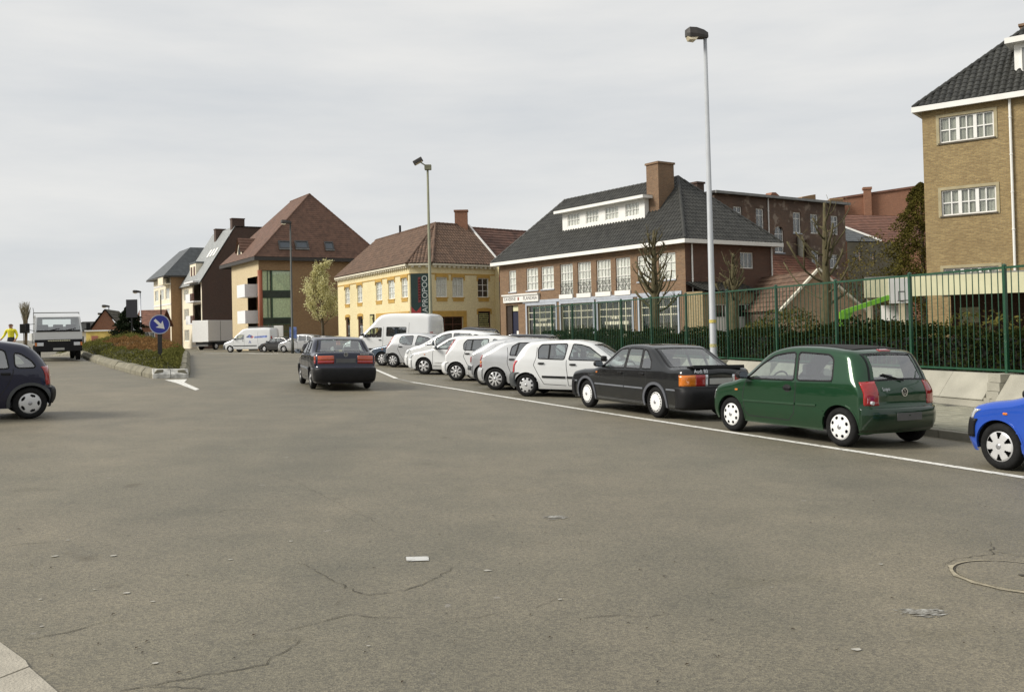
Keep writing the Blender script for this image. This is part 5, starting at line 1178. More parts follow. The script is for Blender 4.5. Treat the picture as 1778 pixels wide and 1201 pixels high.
def paint(name, col, metal=0.0, flake=.06):
    """car paint under clear coat, with road dust gathering on the sills and lower panels"""
    if name in MATS: return MATS[name]
    mt = mat(name, col, .38 if metal < .1 else .34, metal=metal, var=flake, scale=1.2, coat=.95, spec=.12); t = mt.node_tree; b = t.nodes['Principled BSDF']
    src = b.inputs['Base Color'].links[0].from_socket
    tc = t.nodes.new('ShaderNodeTexCoord'); sx = t.nodes.new('ShaderNodeSeparateXYZ'); t.links.new(tc.outputs['Object'], sx.inputs[0])
    nz = t.nodes.new('ShaderNodeTexNoise'); nz.inputs['Scale'].default_value = 4.0; nz.inputs['Detail'].default_value = 6; t.links.new(tc.outputs['Object'], nz.inputs['Vector'])
    mr = t.nodes.new('ShaderNodeMapRange'); mr.inputs['From Min'].default_value = .50; mr.inputs['From Max'].default_value = .16; mr.inputs['To Min'].default_value = 0; mr.inputs['To Max'].default_value = .30; t.links.new(sx.outputs['Z'], mr.inputs['Value'])
    ml = t.nodes.new('ShaderNodeMath'); ml.operation = 'MULTIPLY'; t.links.new(mr.outputs[0], ml.inputs[0]); t.links.new(nz.outputs['Fac'], ml.inputs[1])
    mx = t.nodes.new('ShaderNodeMixRGB'); mx.inputs[2].default_value = (.11, .10, .075, 1); t.links.new(ml.outputs[0], mx.inputs[0]); t.links.new(src, mx.inputs[1]); t.links.new(mx.outputs[0], b.inputs['Base Color'])
    cw = t.nodes.new('ShaderNodeMath'); cw.operation = 'MULTIPLY_ADD'; cw.inputs[1].default_value = -1.4; cw.inputs[2].default_value = .95; cw.use_clamp = True; t.links.new(ml.outputs[0], cw.inputs[0]); t.links.new(cw.outputs[0], b.inputs['Coat Weight'])
    return mt
RED_L = mat('tail_lens_red', (.30, .008, .008), .12, var=.15, scale=25, coat=1.0); ORA_L = mat('lens_amber', (.62, .17, .01), .12, var=.12, scale=25, coat=1.0)
CLR_L = mat('lens_clear', (.62, .64, .66), .08, metal=.4, var=.18, scale=18, coat=1.0); PLATE = mat('number_plate', (.42, .42, .40), .5, var=.05)
PLATEB = mat('number_plate_dark', (.10, .10, .10), .55, var=.12, scale=4)
CHROME = mat('chrome', (.62, .63, .64), .15, metal=1.0, var=.05); HUBS = mat('hub_silver', (.60, .60, .60), .35, metal=.35, var=.06); HUBW = mat('hub_white', (.74, .74, .73), .4, var=.05)
SEAT = mat('seat_cloth', (.045, .047, .055), .95, var=.3, scale=20); MIRG = mat('mirror_face', (.30, .33, .36), .03, metal=1.0, var=.02)
STEEL = mat('wheel_steel', (.025, .025, .025), .6, var=.2)
class Car:
    def __init__(s, sp):
        s.sp = sp; s.Lc = sp['L']; s.hw = sp['W'] / 2; s.P, s.ci = catmull(sp['path']); n = len(s.P)
        T = np.gradient(s.P, axis=0); T /= np.linalg.norm(T, axis=1)[:, None] + 1e-9; s.N = np.column_stack([-T[:, 1], T[:, 0]])
        # outward normals: away from body centre
        c = np.array([s.Lc / 2, .6]); s.N *= np.sign(np.sum(s.N * (s.P - c), 1))[:, None]
        Rb, Rt = sp.get('Rend', .15), sp.get('Rtop', .085); k = np.clip((np.abs(s.N[:, 0]) - .35) / .5, 0, 1); s.Rr = Rt + (Rb - Rt) * k
        s.Rr = np.convolve(np.pad(s.Rr, 4, mode='edge'), np.ones(9) / 9, 'valid')
        s.zs = sp.get('zs', .2); s.bx = [b[0] for b in sp['belt']]; s.bz = [b[1] for b in sp['belt']]
        s.xf = sp['fo'] + sp['wb'] / 2            # profile x of the car's origin
    def W(s, x, z):
        sp = s.sp; u = np.abs(x - s.Lc / 2) / (s.Lc / 2); w = s.hw * (1 - sp.get('taper', .06) * u**4)
        lo = np.clip((.5 - z) / .3, 0, 1); w = w - sp.get('tuck', .05) * lo**2
        zb = np.interp(x, s.bx, s.bz); h = z - zb; k = .05; soft = np.where(h > -.15, .5 * (h + np.sqrt(h * h + k * k)), 0); w = w - sp.get('tum', .33) * soft
        cre = sp.get('crease', .0)
        return w
    def dist(s, x, z):
        q = np.column_stack([np.ravel(x), np.ravel(z)]); D = np.empty(len(q)); I = np.empty(len(q), int)
        for a in range(0, len(q), 4000):
            d = np.linalg.norm(q[a:a + 4000, None, :] - s.P[None, :, :], axis=2); I[a:a + 4000] = d.argmin(1); D[a:a + 4000] = d.min(1)
        # perpendicular refinement
        v = q - s.P[I]; D = np.minimum(D, np.abs(np.sum(v * s.N[I], 1)) + 1e-6 + 0 * D)
        return D, I
    def sidey(s, x, z):
        d, i = s.dist(x, z); Rr = s.Rr[i]; t = np.clip(1 - d / Rr, 0, 1); return s.W(x, z) - Rr * (1 - np.sqrt(np.clip(1 - t * t, 0, 1)))
    def deform(s, x, y, z):
        sp = s.sp; t = (y / s.hw) ** 2; u = x / s.Lc
        ar = sp['wr'] + sp.get('arch', .045); xc = sp['fo'] - ar; xr = s.Lc - (sp['fo'] + sp['wb'] + ar); zw = np.clip((z - .78) / .25, 0, 1); zw = zw * zw * (3 - 2 * zw)
        x0 = x      # rounded nose and tail in plan, ahead of and behind the wheels; curved screens above the belt
        x = x + min(sp.get('kf', .16), .62 * xc) * t * np.clip(1 - x0 / xc, 0, 1) - min(sp.get('kr', .10), .62 * xr) * t * np.clip(1 - (s.Lc - x0) / xr, 0, 1)
        x = x + zw * t * (.11 * np.clip(1 - u / .55, 0, 1) ** .7 - .08 * np.clip((u - .45) / .55, 0, 1) ** .7)
        z = z - sp.get('kc', .035) * t * np.clip((z - .55) / .6, 0, 1)
        return np.column_stack([s.xf - x, y, z])
    def side(s, Q, off=0.0, sg=1):
        Q = np.asarray(Q, float); x, z = Q[:, 0], Q[:, 1]; y = s.sidey(x, z)
        if off != 0:
            e = .006; dx = (s.sidey(x + e, z) - s.sidey(x - e, z)) / (2 * e); dz = (s.sidey(x, z + e) - s.sidey(x, z - e)) / (2 * e); dx = np.clip(dx, -2, 2); dz = np.clip(dz, -2, 2)
            n = np.sqrt(1 + dx * dx + dz * dz); x = x - off * dx / n; z = z - off * dz / n; y = y + off / n
        V = s.deform(x, y, z); V[:, 1] *= sg; return V
    def rib(s, i, t, off=0.0):
        i = np.asarray(i); t = np.asarray(t, float); p = s.P[i] + s.N[i] * off; hw = s.W(s.P[i][:, 0], s.P[i][:, 1]) - s.Rr[i]; return s.deform(p[:, 0], t * hw, p[:, 1])
    def wrap(s, i, v, off=0.0):
        """v in [-1,1] across the ribbon, beyond that metres round the corner onto the side"""
        i = np.asarray(i); v = np.asarray(v, float); out = np.zeros((len(i), 3)); m = np.abs(v) <= 1
        if m.any(): out[m] = s.rib(i[m], v[m], off)
        k = ~m
        if k.any():
            d = np.abs(v[k]) - 1; nn = s.N[i[k]]; hz_ = np.column_stack([np.where(nn[:, 0] >= 0, 1.0, -1.0), np.zeros(len(nn))]); nn = np.where((np.abs(nn[:, 0]) > .3)[:, None], hz_, nn); q = s.P[i[k]] - nn * np.maximum(d, .002)[:, None]; sg = np.sign(v[k]); y = s.side(q, off, 1); y[:, 1] *= sg; out[k] = y
        return out
    def si(s, z, end):
        """sample index where the profile crosses height z at the front / rear end"""
        r = range(len(s.P)) if end == 'f' else range(len(s.P) - 1, -1, -1)
        for i in r:
            if s.P[i, 1] >= z: return i
        return len(s.P) // 2
    def local(s, x, y, z): return (s.xf - x, y, z)
def gridfaces(nu, nv): return [(i * nv + j, i * nv + j + 1, (i + 1) * nv + j + 1, (i + 1) * nv + j) for i in range(nu - 1) for j in range(nv - 1)]
def fix(o, smooth=True, weld=0.0):
    bm = bmesh.new(); bm.from_mesh(o.data)
    if weld: bmesh.ops.remove_doubles(bm, verts=bm.verts, dist=weld)
    bmesh.ops.recalc_face_normals(bm, faces=bm.faces); bm.to_mesh(o.data); bm.free()
    if smooth: o.data.shade_smooth()
    return o
def sidepatch(c, poly, off, sg, name, material, root, rim=.02, n=4):
    B = densify(poly, .06); cen = B.mean(0); k = len(B); V = []; F = []
    rings = [c.side(B, -rim, sg)] if rim else []
    for j in range(n): rings.append(c.side(B + (cen - B) * (j / n), off, sg))
    for r in rings: V += list(r)
    for a in range(len(rings) - 1):
        for i in range(k): F.append((a * k + i, a * k + (i + 1) % k, (a + 1) * k + (i + 1) % k, (a + 1) * k + i))
    V.append(c.side(cen[None, :], off, sg)[0]); a = (len(rings) - 1) * k
    for i in range(k): F.append((a + i, a + (i + 1) % k, len(V) - 1))
    return fix(obj(name, V, F, material, root))
def sidering(c, poly, w0, w1, off, sg, name, material, root):
    B = densify(poly, .05); k = len(B); T = np.roll(B, -1, 0) - np.roll(B, 1, 0); T /= np.linalg.norm(T, axis=1)[:, None] + 1e-9; N = np.column_stack([T[:, 1], -T[:, 0]])
    cen = B.mean(0); N *= np.sign(np.sum(N * (B - cen), 1).mean()); V = list(c.side(B + N * w1, -.01, sg)) + list(c.side(B + N * w1, off, sg)) + list(c.side(B - N * w0, off, sg)) + list(c.side(B - N * w0, -.012, sg))
    F = [(a * k + i, a * k + (i + 1) % k, (a + 1) * k + (i + 1) % k, (a + 1) * k + i) for a in range(3) for i in range(k)]
    return fix(obj(name, V, F, material, root))
def sidestrip(c, pts, w, off, sg, name, material, root, rim=.012):
    P = []
    for a, b in zip(pts[:-1], pts[1:]):
        a = np.array(a); b = np.array(b); n = max(1, int(np.linalg.norm(b - a) / .06)); P += [a + (b - a) * i / n for i in range(n)]
    P.append(np.array(pts[-1])); P = np.array(P); T = np.gradient(P, axis=0); T /= np.linalg.norm(T, axis=1)[:, None] + 1e-9; N = np.column_stack([-T[:, 1], T[:, 0]]); k = len(P)
    R4 = [c.side(P + N * w / 2, -rim, sg), c.side(P + N * w / 2, off, sg), c.side(P - N * w / 2, off, sg), c.side(P - N * w / 2, -rim, sg)]
    V = [v for r in R4 for v in r]; F = [(a * k + i, a * k + i + 1, (a + 1) * k + i + 1, (a + 1) * k + i) for a in range(3) for i in range(k - 1)]
    F += [(0, k, 2 * k, 3 * k), (k - 1, 4 * k - 1, 3 * k - 1, 2 * k - 1)]
    return fix(obj(name, V, F, material, root), smooth=False)
def wrappatch(c, i0, i1, v0, v1, off, name, material, root, nv=None, rim=.02, v0b=None, v1b=None, step=2):
    I = list(range(min(i0, i1), max(i0, i1) + 1, step)); 
    if I[-1] != max(i0, i1): I.append(max(i0, i1))
    nv = nv or max(4, int(abs(v1 - v0) * 10)); v0b = v0 if v0b is None else v0b; v1b = v1 if v1b is None else v1b
    A = np.array(I); V = []; n = len(A)
    rows = [A[0], *A, A[-1]]
    for r, i in enumerate(rows):
        t = min(max(r - 1, 0), n - 1) / max(1, n - 1); a = v0 + (v0b - v0) * t; b = v1 + (v1b - v1) * t; vv = np.linspace(a, b, nv); vv = np.concatenate([[vv[0]], vv, [vv[-1]]]); o = np.full(nv + 2, off); o[0] = o[-1] = -rim
        if r == 0 or r == n + 1: o[:] = -rim
        # vary offset per column
        pts = c.wrap(np.full(nv + 2, i), vv, off); low = c.wrap(np.full(nv + 2, i), vv, -rim); m = o < 0; pts[m] = low[m]; V += list(pts)
    return fix(obj(name, V, gridfaces(n + 2, nv + 2), material, root))
def wheel(root, r, wd, loc, hub, sg, mt_hub, name='wheel'):
    """tyre, steel, hubcap; hub = (style, n) ; sg=+1 left"""
    w = empty(name, loc); w.parent = root
    prof = [(r * .66, -wd / 2 + .01), (r * .80, -wd / 2), (r * .93, -wd / 2 + .012), (r, -wd / 2 + .04), (r, wd / 2 - .04), (r * .93, wd / 2 - .012), (r * .80, wd / 2), (r * .66, wd / 2 - .01), (r * .64, wd / 2 - .05)]
    MB().lathe(prof, 'Y', 32).build('tyre', RUBBER, w, smooth=True)
    yo = sg * (wd / 2 - .022)
    MB().lathe([(.001, yo - sg * .05), (r * .64, yo - sg * .05), (r * .67, yo + sg * .0)], 'Y', 28).build('steel_disc', STEEL, w, smooth=True)
    style, n = hub; R = r * .665; nr, na = 20, 144; V = []; F = []
    for i in range(nr + 1):
        q = i / nr
        for j in range(na):
            a = 2 * math.pi * j / na; rr = q * R; h = .012 + .018 * (1 - q**2.5) - (.010 if q > .93 else 0)
            V.append((rr * math.cos(a), yo + sg * h, rr * math.sin(a)))
    for i in range(nr):
        q = (i + .5) / nr
        for j in range(na):
            a = (j + .5) / na * n % 1.0; hole = False
            if style == 'round': hole = .62 < q < .86 and abs(a - .5) < .5 * math.sqrt(max(0, 1 - ((q - .74) / .125) ** 2)) * .52
            elif style == 'slot': hole = .80 < q < .90 and abs(a - .5) < .33
            elif style == 'edge': hole = .72 < q < .93 and abs(a - .5) < .26
            elif style == 'spoke': hole = .42 < q < .90 and abs(a - .5) < .20 + .16 * (q - .42)
            elif style == 'wide': hole = .52 < q < .88 and abs(a - .5) < .10 + .30 * (q - .5)
            if hole: continue
            F.append((i * na + j, i * na + (j + 1) % na, (i + 1) * na + (j + 1) % na, (i + 1) * na + j))
    o = obj('hubcap', V, F, mt_hub, w); fix(o, weld=1e-5)
    MB().lathe([(.001, yo + sg * .034), (r * .12, yo + sg * .033), (r * .135, yo + sg * .026)], 'Y', 16).build('hub_badge', mat('hub_badge', (.35, .35, .36), .3, metal=.5), o, smooth=True)
    return w
def build_car(sp, name='parked_car'):
    c = Car(sp); root = empty(name); P = c.P; n = len(P); Lc = c.Lc; zs = c.zs; wr = sp['wr']; fo = sp['fo']; rear = fo + sp['wb']
    body = sp['paint']; far = sp.get('far', False)
    wins = [roundpoly(q, sp.get('wround', .05)) for q in sp['wins']]
    # ---- 2D side grid
    nb = int(Lc / .06); bot = np.column_stack([np.linspace(P[-1, 0], P[0, 0], nb + 2)[1:-1], np.full(nb, zs)]); ringp = np.vstack([P, bot]); m_ = len(ringp)
    sx = np.clip(ringp[:, 0], .5, Lc - .5); spz = .5; C = np.column_stack([sx, np.full(m_, spz)]); Mn = 26
    first = np.array([0, .008, .022, .042, .068, .10]); U = np.zeros((m_, Mn))
    for i in range(m_):
        l = np.linalg.norm(ringp[i] - C[i]) + 1e-9
        if i < n: f_ = np.minimum(first / l, np.linspace(0, .45, 6)); U[i] = np.concatenate([f_, f_[-1] + (1 - f_[-1]) * np.linspace(0, 1, Mn - 5)[1:]])
        else: U[i] = np.linspace(0, 1, Mn)
    Gd = ringp[:, None, :] + (C - ringp)[:, None, :] * U[:, :, None]; Q = Gd.reshape(-1, 2).copy()
    isb = np.zeros((m_, Mn), bool); isb[:n, 0] = True; isb = isb.ravel()
    cuts = [densify(w_, .015) for w_ in wins]; ar = wr + sp.get('arch', .045)
    for ax in (fo, rear): a = np.linspace(0, 2 * math.pi, 160); cuts.append(np.column_stack([ax + ar * np.cos(a), wr + ar * np.sin(a)]))
    for ctr in cuts:
        for a in range(0, len(Q), 4000):
            d = np.linalg.norm(Q[a:a + 4000, None, :] - ctr[None], axis=2); j = d.argmin(1); mm = (d.min(1) < .022) & ~isb[a:a + 4000]; Q[a:a + 4000][mm] = ctr[j[mm]]
    Fq = np.array([(i * Mn + j, i * Mn + j + 1, ((i + 1) % m_) * Mn + j + 1, ((i + 1) % m_) * Mn + j) for i in range(m_) for j in range(Mn - 1)])
    cen = Q[Fq].mean(1); keep = np.ones(len(Fq), bool)
    for ctr in cuts: keep &= ~inpoly(cen, [tuple(p) for p in ctr])
    Fs = Fq[keep]; Vl = c.side(Q, 0, 1); Vr = Vl.copy(); Vr[:, 1] *= -1; nV = len(Q)
    # ---- ribbon
    nt = 13; T = np.linspace(-1, 1, nt); I = np.arange(n); Vb = c.rib(np.repeat(I, nt), np.tile(T, n)); Fb = np.array(gridfaces(n, nt))
    def srange(k): return c.ci[k[0]], c.ci[k[1]]
    ws0, ws1 = srange(sp['ws']); rw0, rw1 = srange(sp['rw']) if sp.get('rw') else (0, 0)
    gi = Fb[:, 0] // nt; gt = np.abs(T[Fb[:, 0] % nt] + 1 / (nt - 1)); gm = 1 - 1.0 / (nt - 1) - .001
    kb = ~(((gi >= ws0) & (gi < ws1) & (gt < gm)) | ((gi >= rw0) & (gi < rw1) & (gt < gm))); Fb = Fb[kb]
    V = np.vstack([Vl, Vr, Vb]); F = np.vstack([Fs, Fs[:, ::-1] + nV, Fb + 2 * nV])
    o = fastmesh('body', V, F, body, root); fix(o, weld=.0008)
    # ---- floor pan and wheel wells
    MB().box(c.xf - Lc + .42, c.xf - .42, -c.hw + .13, c.hw - .13, zs + .01, zs + .04).build('underbody', STEEL, root)
    for ax in (fo, rear):
        for sg in (1, -1):
            mb = MB(); k = 14
            for i in range(k):
                a0 = .02 + (math.pi - .04) * i / k; a1 = .02 + (math.pi - .04) * (i + 1) / k; rr = ar + .012; y0 = sg * (c.hw - .03); y1 = sg * (c.hw - .36)
                p = lambda a, y: (c.xf - ax + rr * math.cos(a), y, wr + rr * math.sin(a)); mb.quad(p(a0, y0 - sg * .02), p(a1, y0 - sg * .02), p(a1, y1), p(a0, y1)); mb.add([p(a0, y1), p(a1, y1), (c.xf - ax, y1, wr)], [(0, 1, 2)])
            mb.build('wheel_well', DARK, root)
    # ---- wheels
    for ax in (fo, rear):
        for sg in (1, -1):
            wheel(root, wr, sp.get('tw', .165), (c.xf - ax, sg * (c.hw - sp.get('tw', .165) / 2 - sp.get('inset', .025)), wr), sp['hub'], sg, sp.get('hubmat', HUBS))
    # ---- glazing
    TRIM = sp.get('trimmat', BLACKPL)
    for sg in (1, -1):
        for w_ in wins:
            g = sidepatch(c, w_, -.004, sg, 'side_window', CGLASS, root, rim=0); sidering(c, w_, .010, .014, .004, sg, 'window_seal', TRIM, root)
        for q in sp.get('pillars', ()): sidestrip(c, q, .045, .006, sg, 'window_divider', TRIM, root)
        for q in sp.get('seams', ()): sidestrip(c, q, .013, .0015, sg, 'door_seam', DARK, root)
        for q in sp.get('mould', ()): sidestrip(c, q[0], q[1], .016, sg, 'side_moulding', sp.get('mouldmat', BLACKPL), root, rim=.005)
        for q in sp.get('handles', ()):
            sidepatch(c, roundpoly([(q[0] - .08, q[1] - .022), (q[0] + .08, q[1] - .022), (q[0] + .08, q[1] + .022), (q[0] - .08, q[1] + .022)], .02), .022, sg, 'door_handle', sp.get('handlemat', BLACKPL), root, rim=.01, n=2)
        if sp.get('archlip'):
            for ax in (fo, rear):
                a = np.linspace(math.radians(-12 if ax == fo else -12), math.radians(192), 26); sidestrip(c, [(ax + (ar + .022) * math.cos(t), wr + (ar + .022) * math.sin(t)) for t in a], .055, .014, sg, 'arch_trim', sp['archlip'], root, rim=.004)
        else:
            for ax in (fo, rear):
                a = np.linspace(math.radians(-8), math.radians(188), 26); sidestrip(c, [(ax + (ar + .006) * math.cos(t), wr + (ar + .006) * math.sin(t)) for t in a], .022, .004, sg, 'arch_lip', body, root, rim=.03)
        if sp.get('repeater'): sidepatch(c, roundpoly([(sp['repeater'][0] - .03, sp['repeater'][1] - .015), (sp['repeater'][0] + .03, sp['repeater'][1] - .015), (sp['repeater'][0] + .03, sp['repeater'][1] + .015), (sp['repeater'][0] - .03, sp['repeater'][1] + .015)], .012), .01, sg, 'indicator', ORA_L, root, n=2)
        # mirror
        mx_, mz = sp['mirror']; y = float(c.sidey(np.array([mx_]), np.array([mz]))[0]); w0, h0 = .19, .125; ml = []
        for x_, sc_ in ((0.0, .80), (.03, .97), (.08, 1.0), (.115, .94)):
            for t in np.linspace(0, 2 * math.pi, 12, endpoint=False):
                cx_, cy_ = math.cos(t), math.sin(t); q = (abs(cx_)**3 + abs(cy_)**3) ** (1 / 3); ml.append((c.xf - mx_ - x_ + .06, sg * (y + .05 + w0 / 2 * (1 + cx_ / q * sc_)), mz + .04 + h0 / 2 * (cy_ / q) * sc_))
        k = 12; Fm = [(a * k + i, a * k + (i + 1) % k, (a + 1) * k + (i + 1) % k, (a + 1) * k + i) for a in range(3) for i in range(k)] + [tuple(range(k))[::-1]]
        mo = fix(obj('mirror', ml, Fm + [tuple(range(3 * k, 4 * k))], sp.get('mirrormat', body), root)); 
        MB().add([(v[0] - .001, v[1], v[2]) for v in ml[-k:]], [tuple(range(k))]).build('mirror_glass', MIRG, mo); MB().bar((c.xf - mx_ + .02, sg * (y - .03), mz - .0), (c.xf - mx_ - .0, sg * (y + .08), mz + .0), .06, .04).build('mirror_arm', BLACKPL, mo)
    wrappatch(c, ws0, ws1, -.97, .97, -.003, 'windscreen', CGLASS, root, rim=.004, step=3); 
    if sp.get('rw'): wrappatch(c, rw0, rw1, -.97, .97, -.003, 'rear_window', CGLASS, root, rim=.004, step=3)
    for nm, a, b in (('windscreen_seal', ws0, ws1), ('rear_window_seal', rw0, rw1)):
        if b <= a: continue
        V = []; F = []; e = .05
        outer = [(i, -1.0) for i in range(a, b + 1)] + [(b, t) for t in np.linspace(-1, 1, 12)] + [(i, 1.0) for i in range(b, a - 1, -1)] + [(a, t) for t in np.linspace(1, -1, 12)]
        inner = [(min(max(i, a + 1), b - 1), max(-.94, min(.94, t))) for i, t in outer]; k = len(outer)
        A = c.rib([q[0] for q in outer], [q[1] for q in outer], .004); B = c.rib([q[0] for q in inner], [q[1] for q in inner], .004)
        fix(obj(nm, list(A) + list(B), [(i, (i + 1) % k, k + (i + 1) % k, k + i) for i in range(k)], BLACKPL, root))
    # ---- bumpers
    for end, key in (('f', 'fbump'), ('r', 'rbump')):
        b = sp.get(key)
        if b: 
            i0, i1 = c.si(b[0], end), c.si(b[1], end); wrappatch(c, i0, i1, -(1 + b[2]), 1 + b[2], b[3], 'bumper', b[4], root, nv=40, step=1)
    for b in sp.get('bands', ()):     # extra bands: (end, z0, z1, wrap, off, mat, name)
        wrappatch(c, c.si(b[1], b[0]), c.si(b[2], b[0]), -(1 + b[3]) if b[3] >= 0 else b[3], (1 + b[3]) if b[3] >= 0 else -b[3], b[4], b[6], b[5], root, nv=36, step=1)
    # ---- lamps: (name, end, z0, z1, t0, wrap, mat, off)
    for q in sp['lamps']:
        for sg in (1, -1): wrappatch(c, c.si(q[2], q[1]), c.si(q[3], q[1]), sg * q[4], sg * (1 + q[5]) if q[5] > 0 else sg * -q[5], q[7] if len(q) > 7 else .006, q[0], q[6], root, nv=10, step=1, rim=.012)
    for end in ('f', 'r'):
        pz = sp['plates'][0 if end == 'f' else 1]
        if pz:
            i = c.si(pz, end); i2 = c.si(pz + .11, end); p = c.P[min(i, i2)]; x = (min(c.P[i, 0], c.P[i2, 0]) - .03) if end == 'f' else (max(c.P[i, 0], c.P[i2, 0]) + .012)
            X = c.xf - x; MB().box(X - .006, X + .006, -.26, .26, pz, pz + .11).build('number_plate', sp.get('platemat', PLATEB), root, bevel=.002)
    # ---- cabin
    if not far:
        hwf = c.hw
        MB().box(c.xf - sp['ws_base'] - .45, c.xf - sp['ws_base'] + .05, -hwf + .14, hwf - .14, .45, np.interp(sp['ws_base'], c.bx, c.bz) - .02).build('dashboard', BLACKPL, root, bevel=.04)
        sx0 = sp['ws_base'] + .95
        for row, (x0, ys_) in enumerate(((sx0, (.36, -.36)), (sx0 + .85, (.36, -.36)))):
            for yy in ys_:
                st = empty('seat'); st.parent = root
                bz = .42; ht = sp['H'] - .28 if row == 0 else sp['H'] - .42
                MB().box(c.xf - x0 - .1, c.xf - x0 + .42, yy - .23, yy + .23, bz - .14, bz + .02).build('seat_cushion', SEAT, st, bevel=.04)
                MB().add([(c.xf - x0 - dx, yy + dy, z) for z, dx0 in ((bz, .02), (ht - .22, .20)) for dx, dy in ((dx0, -.23), (dx0 + .12, -.23), (dx0 + .12, .23), (dx0, .23))], [(0, 1, 2, 3), (4, 7, 6, 5), (0, 4, 5, 1), (1, 5, 6, 2), (2, 6, 7, 3), (3, 7, 4, 0)]).build('seat_back', SEAT, st, bevel=.05)
                MB().box(c.xf - x0 - .30, c.xf - x0 - .21, yy - .12, yy + .12, ht - .19, ht - .02).build('headrest', SEAT, st, bevel=.03)
        mb = MB(); k = 20; mb.tube([(c.xf - sp['ws_base'] - .55 - .10 * math.sin(6.283 * i / k) * .6, .36 + .18 * math.cos(6.283 * i / k), .86 + .16 * math.sin(6.283 * i / k)) for i in range(k + 1)], .014, 6, cap=False); mb.build('steering_wheel', BLACKPL, root)
    else:
        MB().box(c.xf - Lc * .80, c.xf - sp['ws_base'] - .2, -c.hw + .22, c.hw - .22, .4, np.interp(Lc / 2, c.bx, c.bz) + .12).build('cabin', SEAT, root, bevel=.05)
    root['_c'] = 0; del root['_c']
    return root, c
def put_car(root, c, wheel_key, xy, h):
    """set the car on the sloping ground so that the given wheel stands at xy; h degrees left of straight ahead"""
    a = R_(h); d = np.array([-math.sin(a), math.cos(a)]); l = np.array([-d[1], d[0]]); sp = c.sp
    lx = sp['wb'] / 2 * (1 if wheel_key[0] == 'F' else -1); ly = (c.hw - .1) * (1 if wheel_key[1] == 'L' else -1)
    o = np.array(xy[:2]) - d * lx - l * ly; z = gz(*o); e = 1.0
    D = Vector((d[0], d[1], (gz(*(o + d * e)) - gz(*(o - d * e))) / (2 * e))).normalized(); Lv = Vector((l[0], l[1], (gz(*(o + l * .7)) - gz(*(o - l * .7))) / 1.4)).normalized()
    N = D.cross(Lv).normalized(); Lv = N.cross(D); m = Matrix.Identity(4)
    for i in range(3): m[i][0] = D[i]; m[i][1] = Lv[i]; m[i][2] = N[i]
    m[0][3], m[1][3], m[2][3] = o[0], o[1], z + .004
    root.matrix_world = m; return root
def rearx(c, z): return c.P[c.si(z, 'r'), 0]
def rear_text(c, root, body, size, y, z, material, name='lettering', dx=.012):
    i = c.si(z, 'r'); p = c.P[i]; nn = c.N[i]; tilt = math.atan2(nn[1], nn[0]); t2 = (y / c.hw) ** 2
    x = p[0] - .5 * c.sp.get('kr', .1) * t2
    M = Matrix.Translation((c.xf - x - dx, y, z)) @ Matrix.Rotation(tilt, 4, 'Y') @ Matrix.Rotation(-math.pi / 2, 4, 'Z') @ Matrix.Rotation(math.pi / 2, 4, 'X')
    return textmesh(name, body, size, material, root, M, extrude=.002)
def emblem(c, root, z, r, vw=False):
    i = c.si(z, 'r'); X = c.xf - c.P[i, 0] - .008; mb = MB(); k = 20
    mb.lathe([(r * .82, X), (r * .84, X - .008), (r, X - .008), (r * 1.02, X + .01)], 'X', k, (0, 0, z))
    if vw:
        q = lambda y, w_: (X - .006, y * r, z + w_ * r)
        for a, b in (((-.42, .70), (0, .06)), ((.42, .70), (0, .06)), ((-.78, .2), (-.32, -.70)), ((-.32, -.70), (0, -.08)), ((0, -.08), (.32, -.70)), ((.32, -.70), (.78, .2))): mb.bar(q(*a), q(*b), r * .15, .006)
    e = mb.build('emblem', CHROME, root); MB().lathe([(.001, X - .002), (r * .84, X - .002)], 'X', k, (0, 0, z)).build('emblem_ground', BLACKPL, e)
    return e
WHT = paint('paint_white', (.70, .71, .71), flake=.03); SIL = paint('paint_silver', (.50, .51, .52), .45); GRNP = paint('paint_green', (.010, .046, .019), .25); BLKP = paint('paint_black', (.010, .011, .012), .0)
NAVY = paint('paint_navy', (.007, .009, .030), .1); DNAVY = paint('paint_dark_navy', (.009, .011, .026), .15); BLUE = paint('paint_blue', (.022, .085, .46), .2); GBL = paint('paint_greyblue', (.10, .13, .17), .4); WHS = paint('paint_white_silver', (.52, .53, .54), .35)
# ------------------------------------------------------------------ the cars one by one
def seam(*p): return list(p)
